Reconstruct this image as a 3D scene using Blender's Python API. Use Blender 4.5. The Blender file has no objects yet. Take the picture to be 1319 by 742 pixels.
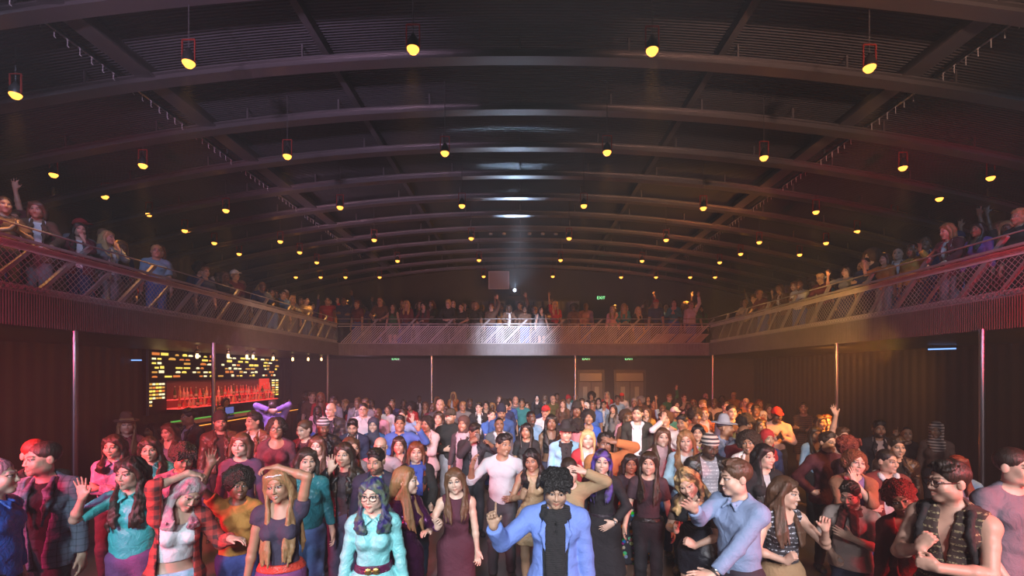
import bpy, math, random
import numpy as np
from mathutils import Vector, Matrix
from concurrent.futures import ThreadPoolExecutor

F = np.float32
scene = bpy.context.scene
COL = scene.collection
PI = math.pi


def V3(*a):
    return np.array(a[0] if len(a) == 1 else a, dtype=np.float64)


def unit(v):
    v = np.asarray(v, float)
    return v / (np.linalg.norm(v) + 1e-12)


def rx(d):
    a = math.radians(d); c, s = math.cos(a), math.sin(a)
    return np.array([[1, 0, 0], [0, c, -s], [0, s, c]])


def ry(d):
    a = math.radians(d); c, s = math.cos(a), math.sin(a)
    return np.array([[c, 0, s], [0, 1, 0], [-s, 0, c]])


def rz(d):
    a = math.radians(d); c, s = math.cos(a), math.sin(a)
    return np.array([[c, -s, 0], [s, c, 0], [0, 0, 1]])


# ---------------------------------------------------------------- shapes as distance fields
def cone(a, b, ra, rb, clip=None):
    return ('c', V3(a), V3(b), float(ra), float(rb), clip)


class HeadFrame(np.ndarray):
    hs = 1.08                       # shapes given in head units are drawn this much larger


def ell(c, r, R=None):
    return ('e', V3(c), V3(r) * getattr(R, 'hs', 1.0), np.eye(3) if R is None else np.array(R), None, None)


def bounds(p, inf=0.0):
    if p[0] == 'c':
        r = max(p[3], p[4]) + inf
        return np.minimum(p[1], p[2]) - r, np.maximum(p[1], p[2]) + r
    r = p[2] + inf
    e = np.sqrt(((p[3] * r[None, :]) ** 2).sum(1))
    return p[1] - e, p[1] + e


def dist(p, X, Y, Z, inf):
    if p[0] == 'c':
        a, b, ra, rb = p[1], p[2], p[3], p[4]
        ab = b - a
        L2 = float(ab @ ab) + 1e-12
        x = X - F(a[0]); y = Y - F(a[1]); z = Z - F(a[2])
        t = np.clip((x * F(ab[0]) + y * F(ab[1]) + z * F(ab[2])) * F(1 / L2), 0, 1)
        dx = x - t * F(ab[0]); dy = y - t * F(ab[1]); dz = z - t * F(ab[2])
        d = np.sqrt(dx * dx + dy * dy + dz * dz) - (F(ra + inf) + t * F(rb - ra))
        if p[5] is not None:
            q, n = p[5]
            d = np.maximum(d, (X - F(q[0])) * F(n[0]) + (Y - F(q[1])) * F(n[1]) + (Z - F(q[2])) * F(n[2]))
        return d
    c, r, R = p[1], p[2] + inf, p[3]
    x = X - F(c[0]); y = Y - F(c[1]); z = Z - F(c[2])
    u = [x * F(R[0, i]) + y * F(R[1, i]) + z * F(R[2, i]) for i in range(3)]
    k0 = np.sqrt(sum((u[i] * F(1 / r[i])) ** 2 for i in range(3)))
    k1 = np.sqrt(sum((u[i] * F(1 / r[i] ** 2)) ** 2 for i in range(3))) + F(1e-6)
    return k0 * (k0 - 1) / k1


def axis(lo, hi, h, fine):
    pts = [lo]
    while pts[-1] < hi:
        x = pts[-1]
        step = h
        for a, b, hf in fine:
            if a - h * 0.6 <= x <= b:
                step = min(step, hf)
        pts.append(x + step)
    return np.array(pts, dtype=F)


class Field:
    def __init__(s, prims, h, fine=(), pad=0.03):
        lo = np.min([bounds(p, i)[0] for p, i, k in prims], axis=0) - pad
        hi = np.max([bounds(p, i)[1] for p, i, k in prims], axis=0) + pad
        s.ax = [axis(lo[i], hi[i], h, [(f[0][i], f[1][i], f[2]) for f in fine]) for i in range(3)]
        s.X = s.ax[0][:, None, None]; s.Y = s.ax[1][None, :, None]; s.Z = s.ax[2][None, None, :]
        s.D = np.full([len(a) for a in s.ax], F(0.2))
        for p, i, k in prims:
            s.add(p, i, k)

    def blk(s, p, inf, m):
        lo, hi = bounds(p, inf)
        sl = []
        for i in range(3):
            a = max(int(np.searchsorted(s.ax[i], lo[i] - m)) - 1, 0)
            b = min(int(np.searchsorted(s.ax[i], hi[i] + m)) + 1, len(s.ax[i]))
            if b - a < 1:
                return None
            sl.append(slice(a, b))
        return sl

    def add(s, p, inf=0.0, k=0.02):
        sl = s.blk(p, inf, k + 0.03)
        if sl is None:
            return
        d = dist(p, s.X[sl[0]], s.Y[:, sl[1]], s.Z[:, :, sl[2]], inf)
        a = s.D[tuple(sl)]
        h = np.maximum(F(k) - np.abs(a - d), 0)
        s.D[tuple(sl)] = np.minimum(a, d) - h * h * F(0.25 / max(k, 1e-6))

    def sub(s, p, k=0.01, inf=0.0):
        sl = s.blk(p, inf, k + 0.02)
        if sl is None:
            return
        d = -dist(p, s.X[sl[0]], s.Y[:, sl[1]], s.Z[:, :, sl[2]], inf)
        a = s.D[tuple(sl)]
        h = np.maximum(F(k) - np.abs(a - d), 0)
        s.D[tuple(sl)] = np.maximum(a, d) + h * h * F(0.25 / max(k, 1e-6))

    def cut(s, g):
        s.D = np.maximum(s.D, g)

    def ripple(s, fn, band=0.04):
        m = np.abs(s.D) < band
        i, j, k = np.nonzero(m)
        s.D[m] += fn(s.ax[0][i], s.ax[1][j], s.ax[2][k]).astype(F)

    def mesh(s):
        return nets(s.D, *s.ax)


def nets(D, xs, ys, zs):
    D = D.copy()
    D[0] = D[-1] = 0.2; D[:, 0] = D[:, -1] = 0.2; D[:, :, 0] = D[:, :, -1] = 0.2
    S = D < 0
    U = S.view(np.uint8)
    c = U[:-1] + U[1:]
    c = c[:, :-1] + c[:, 1:]
    c = c[:, :, :-1] + c[:, :, 1:]
    m = (c > 0) & (c < 8)
    I, J, K = np.nonzero(m)
    n = len(I)
    if n == 0:
        return np.zeros((0, 3), F), np.zeros((0, 4), np.int32)
    idx = np.full(m.shape, -1, np.int32)
    idx[m] = np.arange(n, dtype=np.int32)
    val = {}
    for a in range(8):
        dx, dy, dz = a & 1, a >> 1 & 1, a >> 2 & 1
        val[a] = D[I + dx, J + dy, K + dz]
    P = np.zeros((n, 3), F); W = np.zeros(n, F)
    for a in range(8):
        for ax in range(3):
            if a >> ax & 1:
                continue
            b = a | 1 << ax
            va, vb = val[a], val[b]
            cr = ((va < 0) != (vb < 0))
            t = np.where(cr, va / np.where(cr, va - vb, 1), 0).astype(F)
            w = cr.astype(F)
            for q in range(3):
                base = (a >> q & 1)
                P[:, q] += w * (t if q == ax else base)
            W += w
    P /= W[:, None]
    for q, (arr, ii) in enumerate(((xs, I), (ys, J), (zs, K))):
        P[:, q] = arr[ii] + P[:, q] * (arr[ii + 1] - arr[ii])
    quads = []
    for ax in range(3):
        o1, o2 = (ax + 1) % 3, (ax + 2) % 3
        A = S.take(range(0, S.shape[ax] - 1), axis=ax) if False else S[tuple(slice(0, -1) if q == ax else slice(1, -1) for q in range(3))]
        B = S[tuple(slice(1, None) if q == ax else slice(1, -1) for q in range(3))]
        e = np.nonzero(A != B)
        co = [e[0].astype(np.int64), e[1].astype(np.int64), e[2].astype(np.int64)]
        co[o1] += 1; co[o2] += 1
        inside = S[co[0], co[1], co[2]]
        q = []
        for d1, d2 in ((-1, -1), (0, -1), (0, 0), (-1, 0)):
            cc = list(co); cc[o1] = co[o1] + d1; cc[o2] = co[o2] + d2
            q.append(idx[cc[0], cc[1], cc[2]])
        q = np.stack(q, 1)
        q[~inside] = q[~inside][:, ::-1]
        quads.append(q)
    Q = np.concatenate(quads)
    # one light smoothing pass
    nb = np.zeros((n, 3)); ct = np.zeros(n)
    for i in range(4):
        a, b = Q[:, i], Q[:, (i + 1) % 4]
        for q in range(3):
            nb[:, q] += np.bincount(a, P[b, q], n) + np.bincount(b, P[a, q], n)
        ct += np.bincount(a, minlength=n) + np.bincount(b, minlength=n)
    P = (P * 0.55 + 0.45 * nb / np.maximum(ct, 1)[:, None]).astype(F)
    return P, Q.astype(np.int32)


def to_mesh(name, P, Q, mat, col=None, smooth=True):
    me = bpy.data.meshes.new(name)
    me.vertices.add(len(P))
    me.vertices.foreach_set('co', np.ascontiguousarray(P, F).ravel())
    me.loops.add(Q.size)
    me.loops.foreach_set('vertex_index', Q.ravel().astype(np.int32))
    me.polygons.add(len(Q))
    me.polygons.foreach_set('loop_start', np.arange(0, Q.size, Q.shape[1], dtype=np.int32))
    me.polygons.foreach_set('loop_total', np.full(len(Q), Q.shape[1], np.int32)) if False else None
    me.update(calc_edges=True)
    if smooth:
        me.polygons.foreach_set('use_smooth', np.ones(len(Q), bool))
    if col is not None:
        at = me.attributes.new('feat', 'FLOAT_COLOR', 'POINT')
        at.data.foreach_set('color', np.ascontiguousarray(col, F).ravel())
    if mat is not None:
        me.materials.append(mat)
    return me


def link(name, data, parent=None, loc=None):
    o = bpy.data.objects.new(name, data)
    COL.objects.link(o)
    if parent is not None:
        o.parent = parent
    if loc is not None:
        o.location = loc
    return o


def tag(o, label=None, cat=None, group=None, kind=None):
    if label: o['label'] = label
    if cat: o['category'] = cat
    if group: o['group'] = group
    if kind: o['kind'] = kind
    return o


# ---------------------------------------------------------------- materials
MATS = {}


def nodes(name):
    m = bpy.data.materials.new(name)
    m.use_nodes = True
    nt = m.node_tree
    b = nt.nodes['Principled BSDF']
    return m, nt, b


def nd(nt, t, **kw):
    n = nt.nodes.new(t)
    for k, v in kw.items():
        if k in n.inputs.keys() if hasattr(n.inputs, 'keys') else False:
            n.inputs[k].default_value = v
        else:
            setattr(n, k, v)
    return n


def objcoord(nt, scale=(1, 1, 1)):
    tc = nt.nodes.new('ShaderNodeTexCoord')
    mp = nt.nodes.new('ShaderNodeMapping')
    mp.inputs['Scale'].default_value = scale
    nt.links.new(tc.outputs['Object'], mp.inputs['Vector'])
    return mp.outputs['Vector']


def noise(nt, vec, scale, detail=3.0, rough=0.5, dist_=0.0):
    n = nt.nodes.new('ShaderNodeTexNoise')
    n.inputs['Scale'].default_value = scale
    n.inputs['Detail'].default_value = detail
    n.inputs['Roughness'].default_value = rough
    n.inputs['Distortion'].default_value = dist_
    nt.links.new(vec, n.inputs['Vector'])
    return n.outputs['Fac']


def bump(nt, b, h, strength, dist_=0.01):
    n = nt.nodes.new('ShaderNodeBump')
    n.inputs['Strength'].default_value = strength
    n.inputs['Distance'].default_value = dist_
    nt.links.new(h, n.inputs['Height'])
    nt.links.new(n.outputs['Normal'], b.inputs['Normal'])
    return n


def ramp(nt, fac, stops, interp='LINEAR'):
    r = nt.nodes.new('ShaderNodeValToRGB')
    r.color_ramp.interpolation = interp
    els = r.color_ramp.elements
    while len(els) < len(stops):
        els.new(0.5)
    for e, (p, c) in zip(els, stops):
        e.position = p
        e.color = (*c, 1) if len(c) == 3 else c
    nt.links.new(fac, r.inputs['Fac'])
    return r.outputs['Color']


def mix(nt, fac, a, b, mode='MIX'):
    n = nt.nodes.new('ShaderNodeMix')
    n.data_type = 'RGBA'
    n.blend_type = mode
    for sock, v in ((n.inputs['Factor'], fac), (n.inputs['A'] if False else n.inputs[6], a), (n.inputs[7], b)):
        if hasattr(v, 'is_linked'):
            nt.links.new(v, sock)
        elif isinstance(v, (int, float)):
            sock.default_value = v
        else:
            sock.default_value = (*v, 1)
    return n.outputs[2]


def mth(nt, op, a, b=None, clamp=False):
    n = nt.nodes.new('ShaderNodeMath')
    n.operation = op
    n.use_clamp = clamp
    for i, v in enumerate((a, b)):
        if v is None:
            continue
        if hasattr(v, 'is_linked'):
            nt.links.new(v, n.inputs[i])
        else:
            n.inputs[i].default_value = v
    return n.outputs[0]


def shade(c, f):
    return tuple(min(1, x * f) for x in c)


def M(kind, c=(0.5, 0.5, 0.5), c2=None):
    key = (kind, tuple(round(x, 3) for x in c), c2)
    if key in MATS:
        return MATS[key]
    m, nt, b = nodes(kind)
    c = tuple(c)
    b.inputs['Base Color'].default_value = (*c, 1)
    L = nt.links.new
    if kind == 'skin':
        at = nt.nodes.new('ShaderNodeAttribute'); at.attribute_name = 'feat'
        v = objcoord(nt)
        n = noise(nt, v, 26, 3)
        base = mix(nt, n, shade(c, 0.86), shade(c, 1.1))
        L(mix(nt, at.outputs['Alpha'], base, at.outputs['Color']), b.inputs['Base Color'])
        b.inputs['Roughness'].default_value = 0.48
        b.inputs['Subsurface Weight'].default_value = 0.0
        bump(nt, b, noise(nt, v, 190, 2), 0.08, 0.002)
    elif kind == 'hair':
        v = objcoord(nt, (1, 1, 0.16))
        n = noise(nt, v, 170, 3, 0.6, 0.6)
        v2 = objcoord(nt)
        n2 = noise(nt, v2, 14, 2)
        col = mix(nt, n, shade(c, 0.45), shade(c, 1.45))
        if c2:
            col = mix(nt, ramp(nt, n2, [(0.42, (0, 0, 0)), (0.58, (1, 1, 1))]), col, c2)
        L(col, b.inputs['Base Color'])
        b.inputs['Roughness'].default_value = 0.42
        b.inputs['Anisotropic'].default_value = 0.3
        bump(nt, b, n, 0.9, 0.006)
    elif kind == 'curls':
        v = objcoord(nt)
        vo = nt.nodes.new('ShaderNodeTexVoronoi'); vo.inputs['Scale'].default_value = 75
        L(v, vo.inputs['Vector'])
        n = noise(nt, v, 60, 4)
        L(mix(nt, n, shade(c, 0.4), shade(c, 1.5)), b.inputs['Base Color'])
        b.inputs['Roughness'].default_value = 0.6
        bump(nt, b, mth(nt, 'ADD', vo.outputs['Distance'], n), 1.0, 0.012)
    elif kind in ('cotton', 'satin', 'leather', 'denim', 'knit', 'plaid', 'tweed', 'sequin', 'stripes', 'floral', 'tribal', 'velvet', 'sheer'):
        v = objcoord(nt)
        w = noise(nt, v, 9, 4, 0.55, 1.2)
        w2 = noise(nt, v, 130, 2)
        var = mix(nt, noise(nt, v, 7, 3), shade(c, 0.82), shade(c, 1.12))
        rough = 0.85; bs = 0.55; bd = 0.03
        if kind == 'satin':
            rough = 0.36; bs = 0.8
        elif kind == 'leather':
            rough = 0.33; bs = 0.75
            b.inputs['Specular IOR Level'].default_value = 0.6
        elif kind == 'sheer':
            b.inputs['Alpha'].default_value = 0.62
        elif kind == 'denim':
            wv = noise(nt, objcoord(nt, (1, 1, 0.3)), 240, 2)
            var = mix(nt, wv, shade(c, 0.6), shade(c, 1.25))
            var = mix(nt, ramp(nt, noise(nt, v, 5, 2), [(0.45, (0, 0, 0)), (0.75, (1, 1, 1))]), var, shade(c, 1.5))
        elif kind == 'knit':
            wv = nt.nodes.new('ShaderNodeTexWave'); wv.bands_direction = 'Z'; wv.inputs['Scale'].default_value = 32; wv.inputs['Distortion'].default_value = 2
            L(v, wv.inputs['Vector'])
            w2 = wv.outputs['Fac']
        elif kind in ('plaid', 'tweed'):
            d2 = c2 or shade(c, 0.25)
            cols = []
            sc = 26 if kind == 'plaid' else 40
            for ax in ('X', 'Z'):
                wv = nt.nodes.new('ShaderNodeTexWave'); wv.bands_direction = ax; wv.inputs['Scale'].default_value = sc / 6.5; wv.inputs['Distortion'].default_value = 0.3
                L(v, wv.inputs['Vector'])
                cols.append(ramp(nt, wv.outputs['Fac'], [(0.55, (0, 0, 0)), (0.68, (1, 1, 1))] if kind == 'plaid' else [(0.9, (0, 0, 0)), (0.96, (1, 1, 1))]))
            f = mth(nt, 'MULTIPLY', mth(nt, 'ADD', cols[0], cols[1]), 0.5 if kind == 'plaid' else 0.45, True)
            var = mix(nt, f, var, d2)
        elif kind == 'stripes':
            wv = nt.nodes.new('ShaderNodeTexWave'); wv.bands_direction = 'Z'; wv.inputs['Scale'].default_value = 7
            L(v, wv.inputs['Vector'])
            var = mix(nt, ramp(nt, wv.outputs['Fac'], [(0.45, (0, 0, 0)), (0.55, (1, 1, 1))]), var, c2 or (0.8, 0.8, 0.8))
        elif kind == 'tribal':
            wv = nt.nodes.new('ShaderNodeTexWave'); wv.bands_direction = 'Z'; wv.inputs['Scale'].default_value = 8.0
            wv.inputs['Distortion'].default_value = 1.0
            L(v, wv.inputs['Vector'])
            vo = nt.nodes.new('ShaderNodeTexVoronoi'); vo.inputs['Scale'].default_value = 70
            L(v, vo.inputs['Vector'])
            f = mth(nt, 'MULTIPLY', ramp(nt, wv.outputs['Fac'], [(0.72, (0, 0, 0)), (0.85, (1, 1, 1))]), ramp(nt, vo.outputs['Distance'], [(0.4, (1, 1, 1)), (0.6, (0, 0, 0))]))
            var = mix(nt, f, var, c2 or (0.6, 0.6, 0.65))
        elif kind == 'floral':
            vo = nt.nodes.new('ShaderNodeTexVoronoi'); vo.inputs['Scale'].default_value = 17
            L(v, vo.inputs['Vector'])
            hs = nt.nodes.new('ShaderNodeHueSaturation'); hs.inputs['Saturation'].default_value = 1.2; hs.inputs['Value'].default_value = 0.55
            L(vo.outputs['Color'], hs.inputs['Color'])
            var = mix(nt, ramp(nt, vo.outputs['Distance'], [(0.38, (1, 1, 1)), (0.46, (0, 0, 0))]), var, hs.outputs['Color'])
        elif kind == 'sequin':
            vo = nt.nodes.new('ShaderNodeTexVoronoi'); vo.inputs['Scale'].default_value = 120
            L(v, vo.inputs['Vector'])
            w2 = vo.outputs['Color']
            rough = 0.25; bs = 1.0; bd = 0.012
            b.inputs['Metallic'].default_value = 0.6
        elif kind == 'velvet':
            b.inputs['Sheen Weight'].default_value = 0.4
        L(var, b.inputs['Base Color'])
        b.inputs['Roughness'].default_value = rough
        s = mth(nt, 'ADD', w, mth(nt, 'MULTIPLY', w2, 0.08 if kind not in ('sequin', 'knit') else 0.35))
        bump(nt, b, s, bs, bd)
    elif kind == 'metal':
        b.inputs['Metallic'].default_value = 1.0
        b.inputs['Roughness'].default_value = 0.32
        bump(nt, b, noise(nt, objcoord(nt), 40, 2), 0.05, 0.01)
    elif kind == 'paint':
        b.inputs['Roughness'].default_value = 0.42
        n = noise(nt, objcoord(nt), 5, 4)
        L(mix(nt, n, shade(c, 0.75), shade(c, 1.15)), b.inputs['Base Color'])
    elif kind == 'plastic':
        b.inputs['Roughness'].default_value = 0.3
        n = noise(nt, objcoord(nt), 30, 2)
        L(mix(nt, n, shade(c, 0.9), shade(c, 1.05)), b.inputs['Base Color'])
    elif kind == 'glass':
        b.inputs['Roughness'].default_value = 0.05
        b.inputs['Transmission Weight'].default_value = 0.85
        n = noise(nt, objcoord(nt), 20, 2)
        L(mix(nt, n, shade(c, 0.9), shade(c, 1.05)), b.inputs['Base Color'])
    elif kind == 'wood':
        v = objcoord(nt, (1, 0.12, 1))
        n = noise(nt, v, 22, 5, 0.6, 1.5)
        L(mix(nt, n, shade(c, 0.5), shade(c, 1.3)), b.inputs['Base Color'])
        b.inputs['Roughness'].default_value = 0.4
        bump(nt, b, n, 0.1, 0.01)
    elif kind == 'glow':
        st = c2 or 5.0
        n = noise(nt, objcoord(nt), 8, 1)
        L(mix(nt, n, shade(c, 0.85), c), b.inputs['Emission Color'])
        b.inputs['Emission Strength'].default_value = st
        b.inputs['Base Color'].default_value = (*shade(c, 0.3), 1)
    MATS[key] = m
    return m
# ---------------------------------------------------------------- figures
SK = {'fair': (0.62, 0.40, 0.31), 'light': (0.55, 0.34, 0.25), 'olive': (0.43, 0.26, 0.175), 'tan': (0.33, 0.185, 0.115),
      'brown': (0.2, 0.105, 0.064), 'dark': (0.095, 0.05, 0.032)}
HC = {'black': (0.012, 0.010, 0.010), 'dark': (0.03, 0.018, 0.012), 'brown': (0.085, 0.042, 0.022), 'auburn': (0.16, 0.05, 0.022),
      'chest': (0.13, 0.06, 0.03), 'dblond': (0.27, 0.15, 0.065), 'blond': (0.55, 0.36, 0.16), 'grey': (0.25, 0.25, 0.25), 'purple': (0.09, 0.05, 0.3), 'pink': (0.55, 0.2, 0.27),
      'red': (0.2, 0.03, 0.02), 'green': (0.1, 0.14, 0.10)}


class Fig:
    HS = 1.08                                                   # head size

    """Joint positions (1.75 m figure, facing -y, feet at z=0) and the body's shapes by region."""

    def __init__(s, sex='f', lean=(0, 0, 0), head=(0, 0, 0), L='down', R='down', build=1.0, hair='long', feet=0, sway=0.0, smile=0.3, open_=False, bust=1.0):
        s.sex, s.build, s.smile, s.open_ = sex, build, smile, open_
        f = sex == 'f'
        s.T = rz(lean[2]) @ rx(lean[0]) @ ry(lean[1])
        s.T2 = rz(lean[2] * 0.4) @ rx(lean[0] * 0.45) @ ry(lean[1] * 0.45)
        s.piv = V3(sway, 0, 0.98)
        s.Hd = (s.T @ rz(head[0]) @ rx(head[1]) @ ry(head[2])).view(HeadFrame)
        s.neck0 = s.up(0, 0.012, 1.455)
        s.hp = s.up(0, 0.0, 1.535)
        G = s.G = {k: [] for k in ('chest', 'pelvis', 'neck', 'head')}
        b = build
        sh = 0.152 * b ** 0.4 if f else 0.178 * b ** 0.4
        s.sh = sh
        # torso
        ch = G['chest']
        if f:
            ch.append((ell(s.up(0, 0.0, 1.285), (0.130 * b, 0.095 * b, 0.16), s.T), 0.04))
            ch.append((ell(s.mid(0, 0.0, 1.11), (0.118 * b, 0.088 * b, 0.13), s.T2), 0.06))
            for x in (-1, 1):
                ch.append((ell(s.up(x * 0.068, -0.085 * b, 1.275), (0.056 * bust, 0.048 * bust, 0.056 * bust), s.T), 0.035))
        else:
            ch.append((ell(s.up(0, 0.0, 1.285), (0.150 * b, 0.108 * b, 0.17), s.T), 0.04))
            ch.append((ell(s.mid(0, -0.005, 1.10), (0.138 * b, 0.104 * b, 0.14), s.T2), 0.06))
            for x in (-1, 1):
                ch.append((ell(s.up(x * 0.075, -0.075 * b, 1.315), (0.080, 0.045, 0.060), s.T), 0.04))
        for x in (-1, 1):
            ch.append((cone(s.up(x * 0.03, 0.02, 1.425), s.up(x * (sh - 0.02), 0.008, 1.405), 0.058, 0.052), 0.05))
            ch.append((cone(s.up(x * 0.035, 0.022, 1.49), s.up(x * (sh - 0.04), 0.012, 1.43), 0.032, 0.03), 0.04))
        pv = G['pelvis']
        hw = (0.158 if f else 0.150) * b
        pv.append((ell(s.piv + (0, 0.005, -0.045), (hw, 0.108 * b, 0.13)), 0.06))
        for x in (-1, 1):
            pv.append((ell(s.piv + (x * 0.07, 0.055, -0.085), (0.085 * b, 0.078 * b, 0.09)), 0.05))
        # legs
        fx = 0.085 if f else 0.105
        s.leg = {}
        for n, x in (('L', 1), ('R', -1)):
            hip = s.piv + (x * 0.086, 0, -0.07)
            st = feet * x * 0.05
            ank = V3(x * fx, st, 0.085)
            if (feet == 2) and x == 1:
                ank = V3(0.16, -0.12, 0.085)
            kn = s.ik(hip, ank, 0.435, 0.40, V3(x * 0.05, -1, 0))
            s.leg[n] = (hip, kn, ank)
            G['thigh_' + n] = [(cone(hip, kn, 0.088 * b if f else 0.086 * b, 0.053), 0.05)]
            G['calf_' + n] = [(cone(kn, ank, 0.052, 0.037), 0.03), (ell((kn * 0.66 + ank * 0.34) + (0, 0.018, 0), (0.047, 0.05, 0.10)), 0.03)]
            toe = ank + V3(x * 0.035, -0.15, -0.055)
            G['foot_' + n] = [(cone(ank + (0, 0.04, -0.045), toe, 0.036, 0.028), 0.03), (ell(ank + (x * 0.02, -0.09, -0.05), (0.044, 0.075, 0.032)), 0.03)]
        # arms
        s.arm = {}
        ua, fa = (0.275, 0.24) if f else (0.295, 0.255)
        for n, x, pose in (('L', 1, L), ('R', -1, R)):
            s.do_arm(n, x, pose, ua, fa, f, b)
        G['neck'].append((cone(s.neck0, s.hp + s.Hd @ V3(0, 0.0, 0.03), 0.050 if f else 0.056, 0.045 if f else 0.051), 0.025))
        s.do_head(f)

    def up(s, *p):
        return s.piv + s.T @ (V3(*p) - (0, 0, 0.98))

    def mid(s, *p):
        return s.piv + s.T2 @ (V3(*p) - (0, 0, 0.98))

    def hd(s, *p):
        """head coordinates: origin at the eye line in the middle of the skull"""
        return s.hp + s.Hd @ (V3(*p) * s.HS + (0, -0.012, 0.100))

    @staticmethod
    def ik(a, c, l1, l2, pole):
        d = c - a
        L = np.linalg.norm(d)
        if L > (l1 + l2) * 0.999:
            c = a + d * ((l1 + l2) * 0.999 / L); d = c - a; L = np.linalg.norm(d)
        u = d / L
        q = (l1 * l1 - l2 * l2 + L * L) / (2 * L)
        h = math.sqrt(max(l1 * l1 - q * q, 1e-6))
        p = pole - u * (pole @ u)
        return a + u * q + unit(p) * h

    ARM = {  # hand (x outwards, y, z), elbow pole, fingers, palm, hand shape; None = along the forearm
        'down': ((0.25, -0.03, 0.86), (0.4, 0.8, 0), None, (-1, 0.2, 0), 'relax'),
        'slack': ((0.27, -0.10, 0.89), (0.4, 0.9, 0), None, (-1, 0.3, 0), 'relax'),
        'hip': ((0.20, -0.03, 1.00), (1, 0.6, 0), (-0.7, -0.6, -0.3), (-0.6, 0.8, 0), 'relax'),
        'pocket': ((0.20, -0.07, 0.95), (0.9, 0.8, 0), (-0.2, -0.2, -1), (-1, 0.2, 0), 'relax'),
        'fold': ((-0.10, -0.20, 1.20), (0.8, -0.1, -0.8), (-1, 0.1, 0.1), (0, 1, -0.2), 'relax'),
        'fold2': ((-0.08, -0.225, 1.16), (0.8, -0.1, -0.8), (-1, 0.1, 0.1), (0, 1, -0.2), 'relax'),
        'chest': ((0.03, -0.19, 1.27), (0.8, 0, -0.9), (-0.9, 0.1, 0.4), (0.0, 1, 0.1), 'relax'),
        'belly': ((0.04, -0.22, 1.10), (0.8, 0.2, -0.6), (-0.9, -0.2, 0.1), (0, 1, 0.2), 'relax'),
        'clap': ((0.035, -0.27, 1.24), (0.8, 0, -0.8), (-0.2, -0.6, 0.7), (-1, -0.1, 0), 'flat'),
        'chin': ((0.05, -0.17, 1.45), (0.5, -0.3, -0.9), (-0.3, 0.1, 1), (-0.2, 1, 0.1), 'relax'),
        'phone': ((0.07, -0.30, 1.25), (0.7, 0.1, -0.8), (-0.3, -0.5, 0.8), (-0.7, 0.5, 0.4), 'grip'),
        'drink': ((0.10, -0.28, 1.32), (0.8, 0, -0.7), (-0.6, -0.7, 0.1), (-0.8, 0.5, 0), 'grip'),
        'wave': ((0.33, -0.20, 1.56), (0.8, 0.1, -0.7), (0.05, -0.1, 1), (0, -1, 0), 'open'),
        'palm': ((0.08, -0.34, 1.50), (0.7, 0, -0.8), (0, -0.1, 1), (0, -1, 0), 'open'),
        'up': ((0.24, -0.08, 1.93), (1, 0.2, 0), (0.0, -0.1, 1), (0, -1, 0), 'open'),
        'fist': ((0.26, -0.10, 1.88), (1, 0.1, 0), None, (0, -1, 0), 'fist'),
        'head': ((0.03, 0.04, 1.76), (1, 0.1, 0.25), (-1, 0.1, 0.1), (0, 0.1, -1), 'relax'),
        'nape': ((0.06, 0.13, 1.58), (1, -0.1, 0.5), (-1, 0.0, -0.2), (0, -1, 0), 'relax'),
        'brow': ((0.13, -0.10, 1.66), (1, -0.1, 0.0), (-0.9, -0.1, 0.25), (0, 0.8, -0.6), 'flat'),
        'hair': ((0.12, 0.0, 1.68), (1, 0, 0.2), (-0.7, 0.1, 0.6), (-0.6, 0.2, -0.6), 'relax'),
        'out': ((0.62, -0.12, 1.38), (0.1, 0.4, -1), None, (0, 0, -1), 'relax'),
        'point': ((0.50, -0.22, 1.40), (0.3, 0.2, -1), (0.2, -0.3, 1), (-0.3, -1, 0), 'point'),
        'rail': ((0.16, -0.34, 1.10), (0.8, 0.6, 0), (-0.5, -0.8, -0.2), (0, 0.2, -1), 'grip'),
        'lean': ((0.10, -0.38, 1.14), (0.9, 0.3, -0.4), (-1, -0.2, 0), (0, 0.1, -1), 'relax'),
    }

    def do_arm(s, n, x, pose, ua, fa, f, b):
        if isinstance(pose, str):
            tgt, pole, fd, pn, shp = s.ARM[pose]
        else:
            base = s.ARM[pose.get('as', 'down')]
            tgt, pole, fd, pn, shp = (pose.get(k, base[i]) for i, k in enumerate(('to', 'elbow', 'fingers', 'palm', 'shape')))
        mx = V3(x, 1, 1)
        S = s.up(x * s.sh, 0.008, 1.405)
        d2 = V3(tgt) * mx
        up_ = pose.get('raise', False) if isinstance(pose, dict) else tgt[2] > 1.7
        if tgt[2] > 1.45:
            S = s.up(x * (s.sh - 0.01), 0.0, 1.43)
        W = s.up(*d2)
        E = s.ik(S, W, ua, fa, s.T @ (V3(pole) * mx))
        dd = W - E
        W = E + unit(dd) * fa
        fdir = unit(s.T @ (V3(fd) * mx)) if fd is not None else unit(W - E)
        pn = s.T @ (V3(pn) * mx)
        pn = unit(pn - fdir * (pn @ fdir))
        lat = np.cross(fdir, pn) * (-x)          # towards the thumb
        s.arm[n] = (S, E, W, fdir, pn, lat)
        k = 1.0 if f else 1.18
        k *= b ** 0.5
        G = s.G
        G['uarm_' + n] = [(ell(S + (E - S) * 0.08, (0.052 * k,) * 3), 0.045), (cone(S, E, 0.044 * k, 0.036 * k), 0.02), (ell(S * 0.55 + E * 0.45, (0.041 * k,) * 3), 0.015)]
        G['farm_' + n] = [(cone(E, W, 0.036 * k, 0.025 * k), 0.014), (ell(E * 0.72 + W * 0.28, (0.039 * k,) * 3), 0.014)]
        h = []
        R = np.stack([lat, fdir, pn], 1)
        hs = 0.93 if f else 1.02
        at = lambda u, v, w=0.0: W + (lat * u + fdir * v + pn * w) * hs
        h.append((cone(W, at(0, 0.03), 0.025, 0.022), 0.02))
        h.append((ell(at(0.0, 0.056), (0.042 * hs, 0.050 * hs, 0.0155 * hs), R), 0.018))
        h.append((ell(at(0.026, 0.034, 0.008), (0.019, 0.03, 0.016), R), 0.015))
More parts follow.
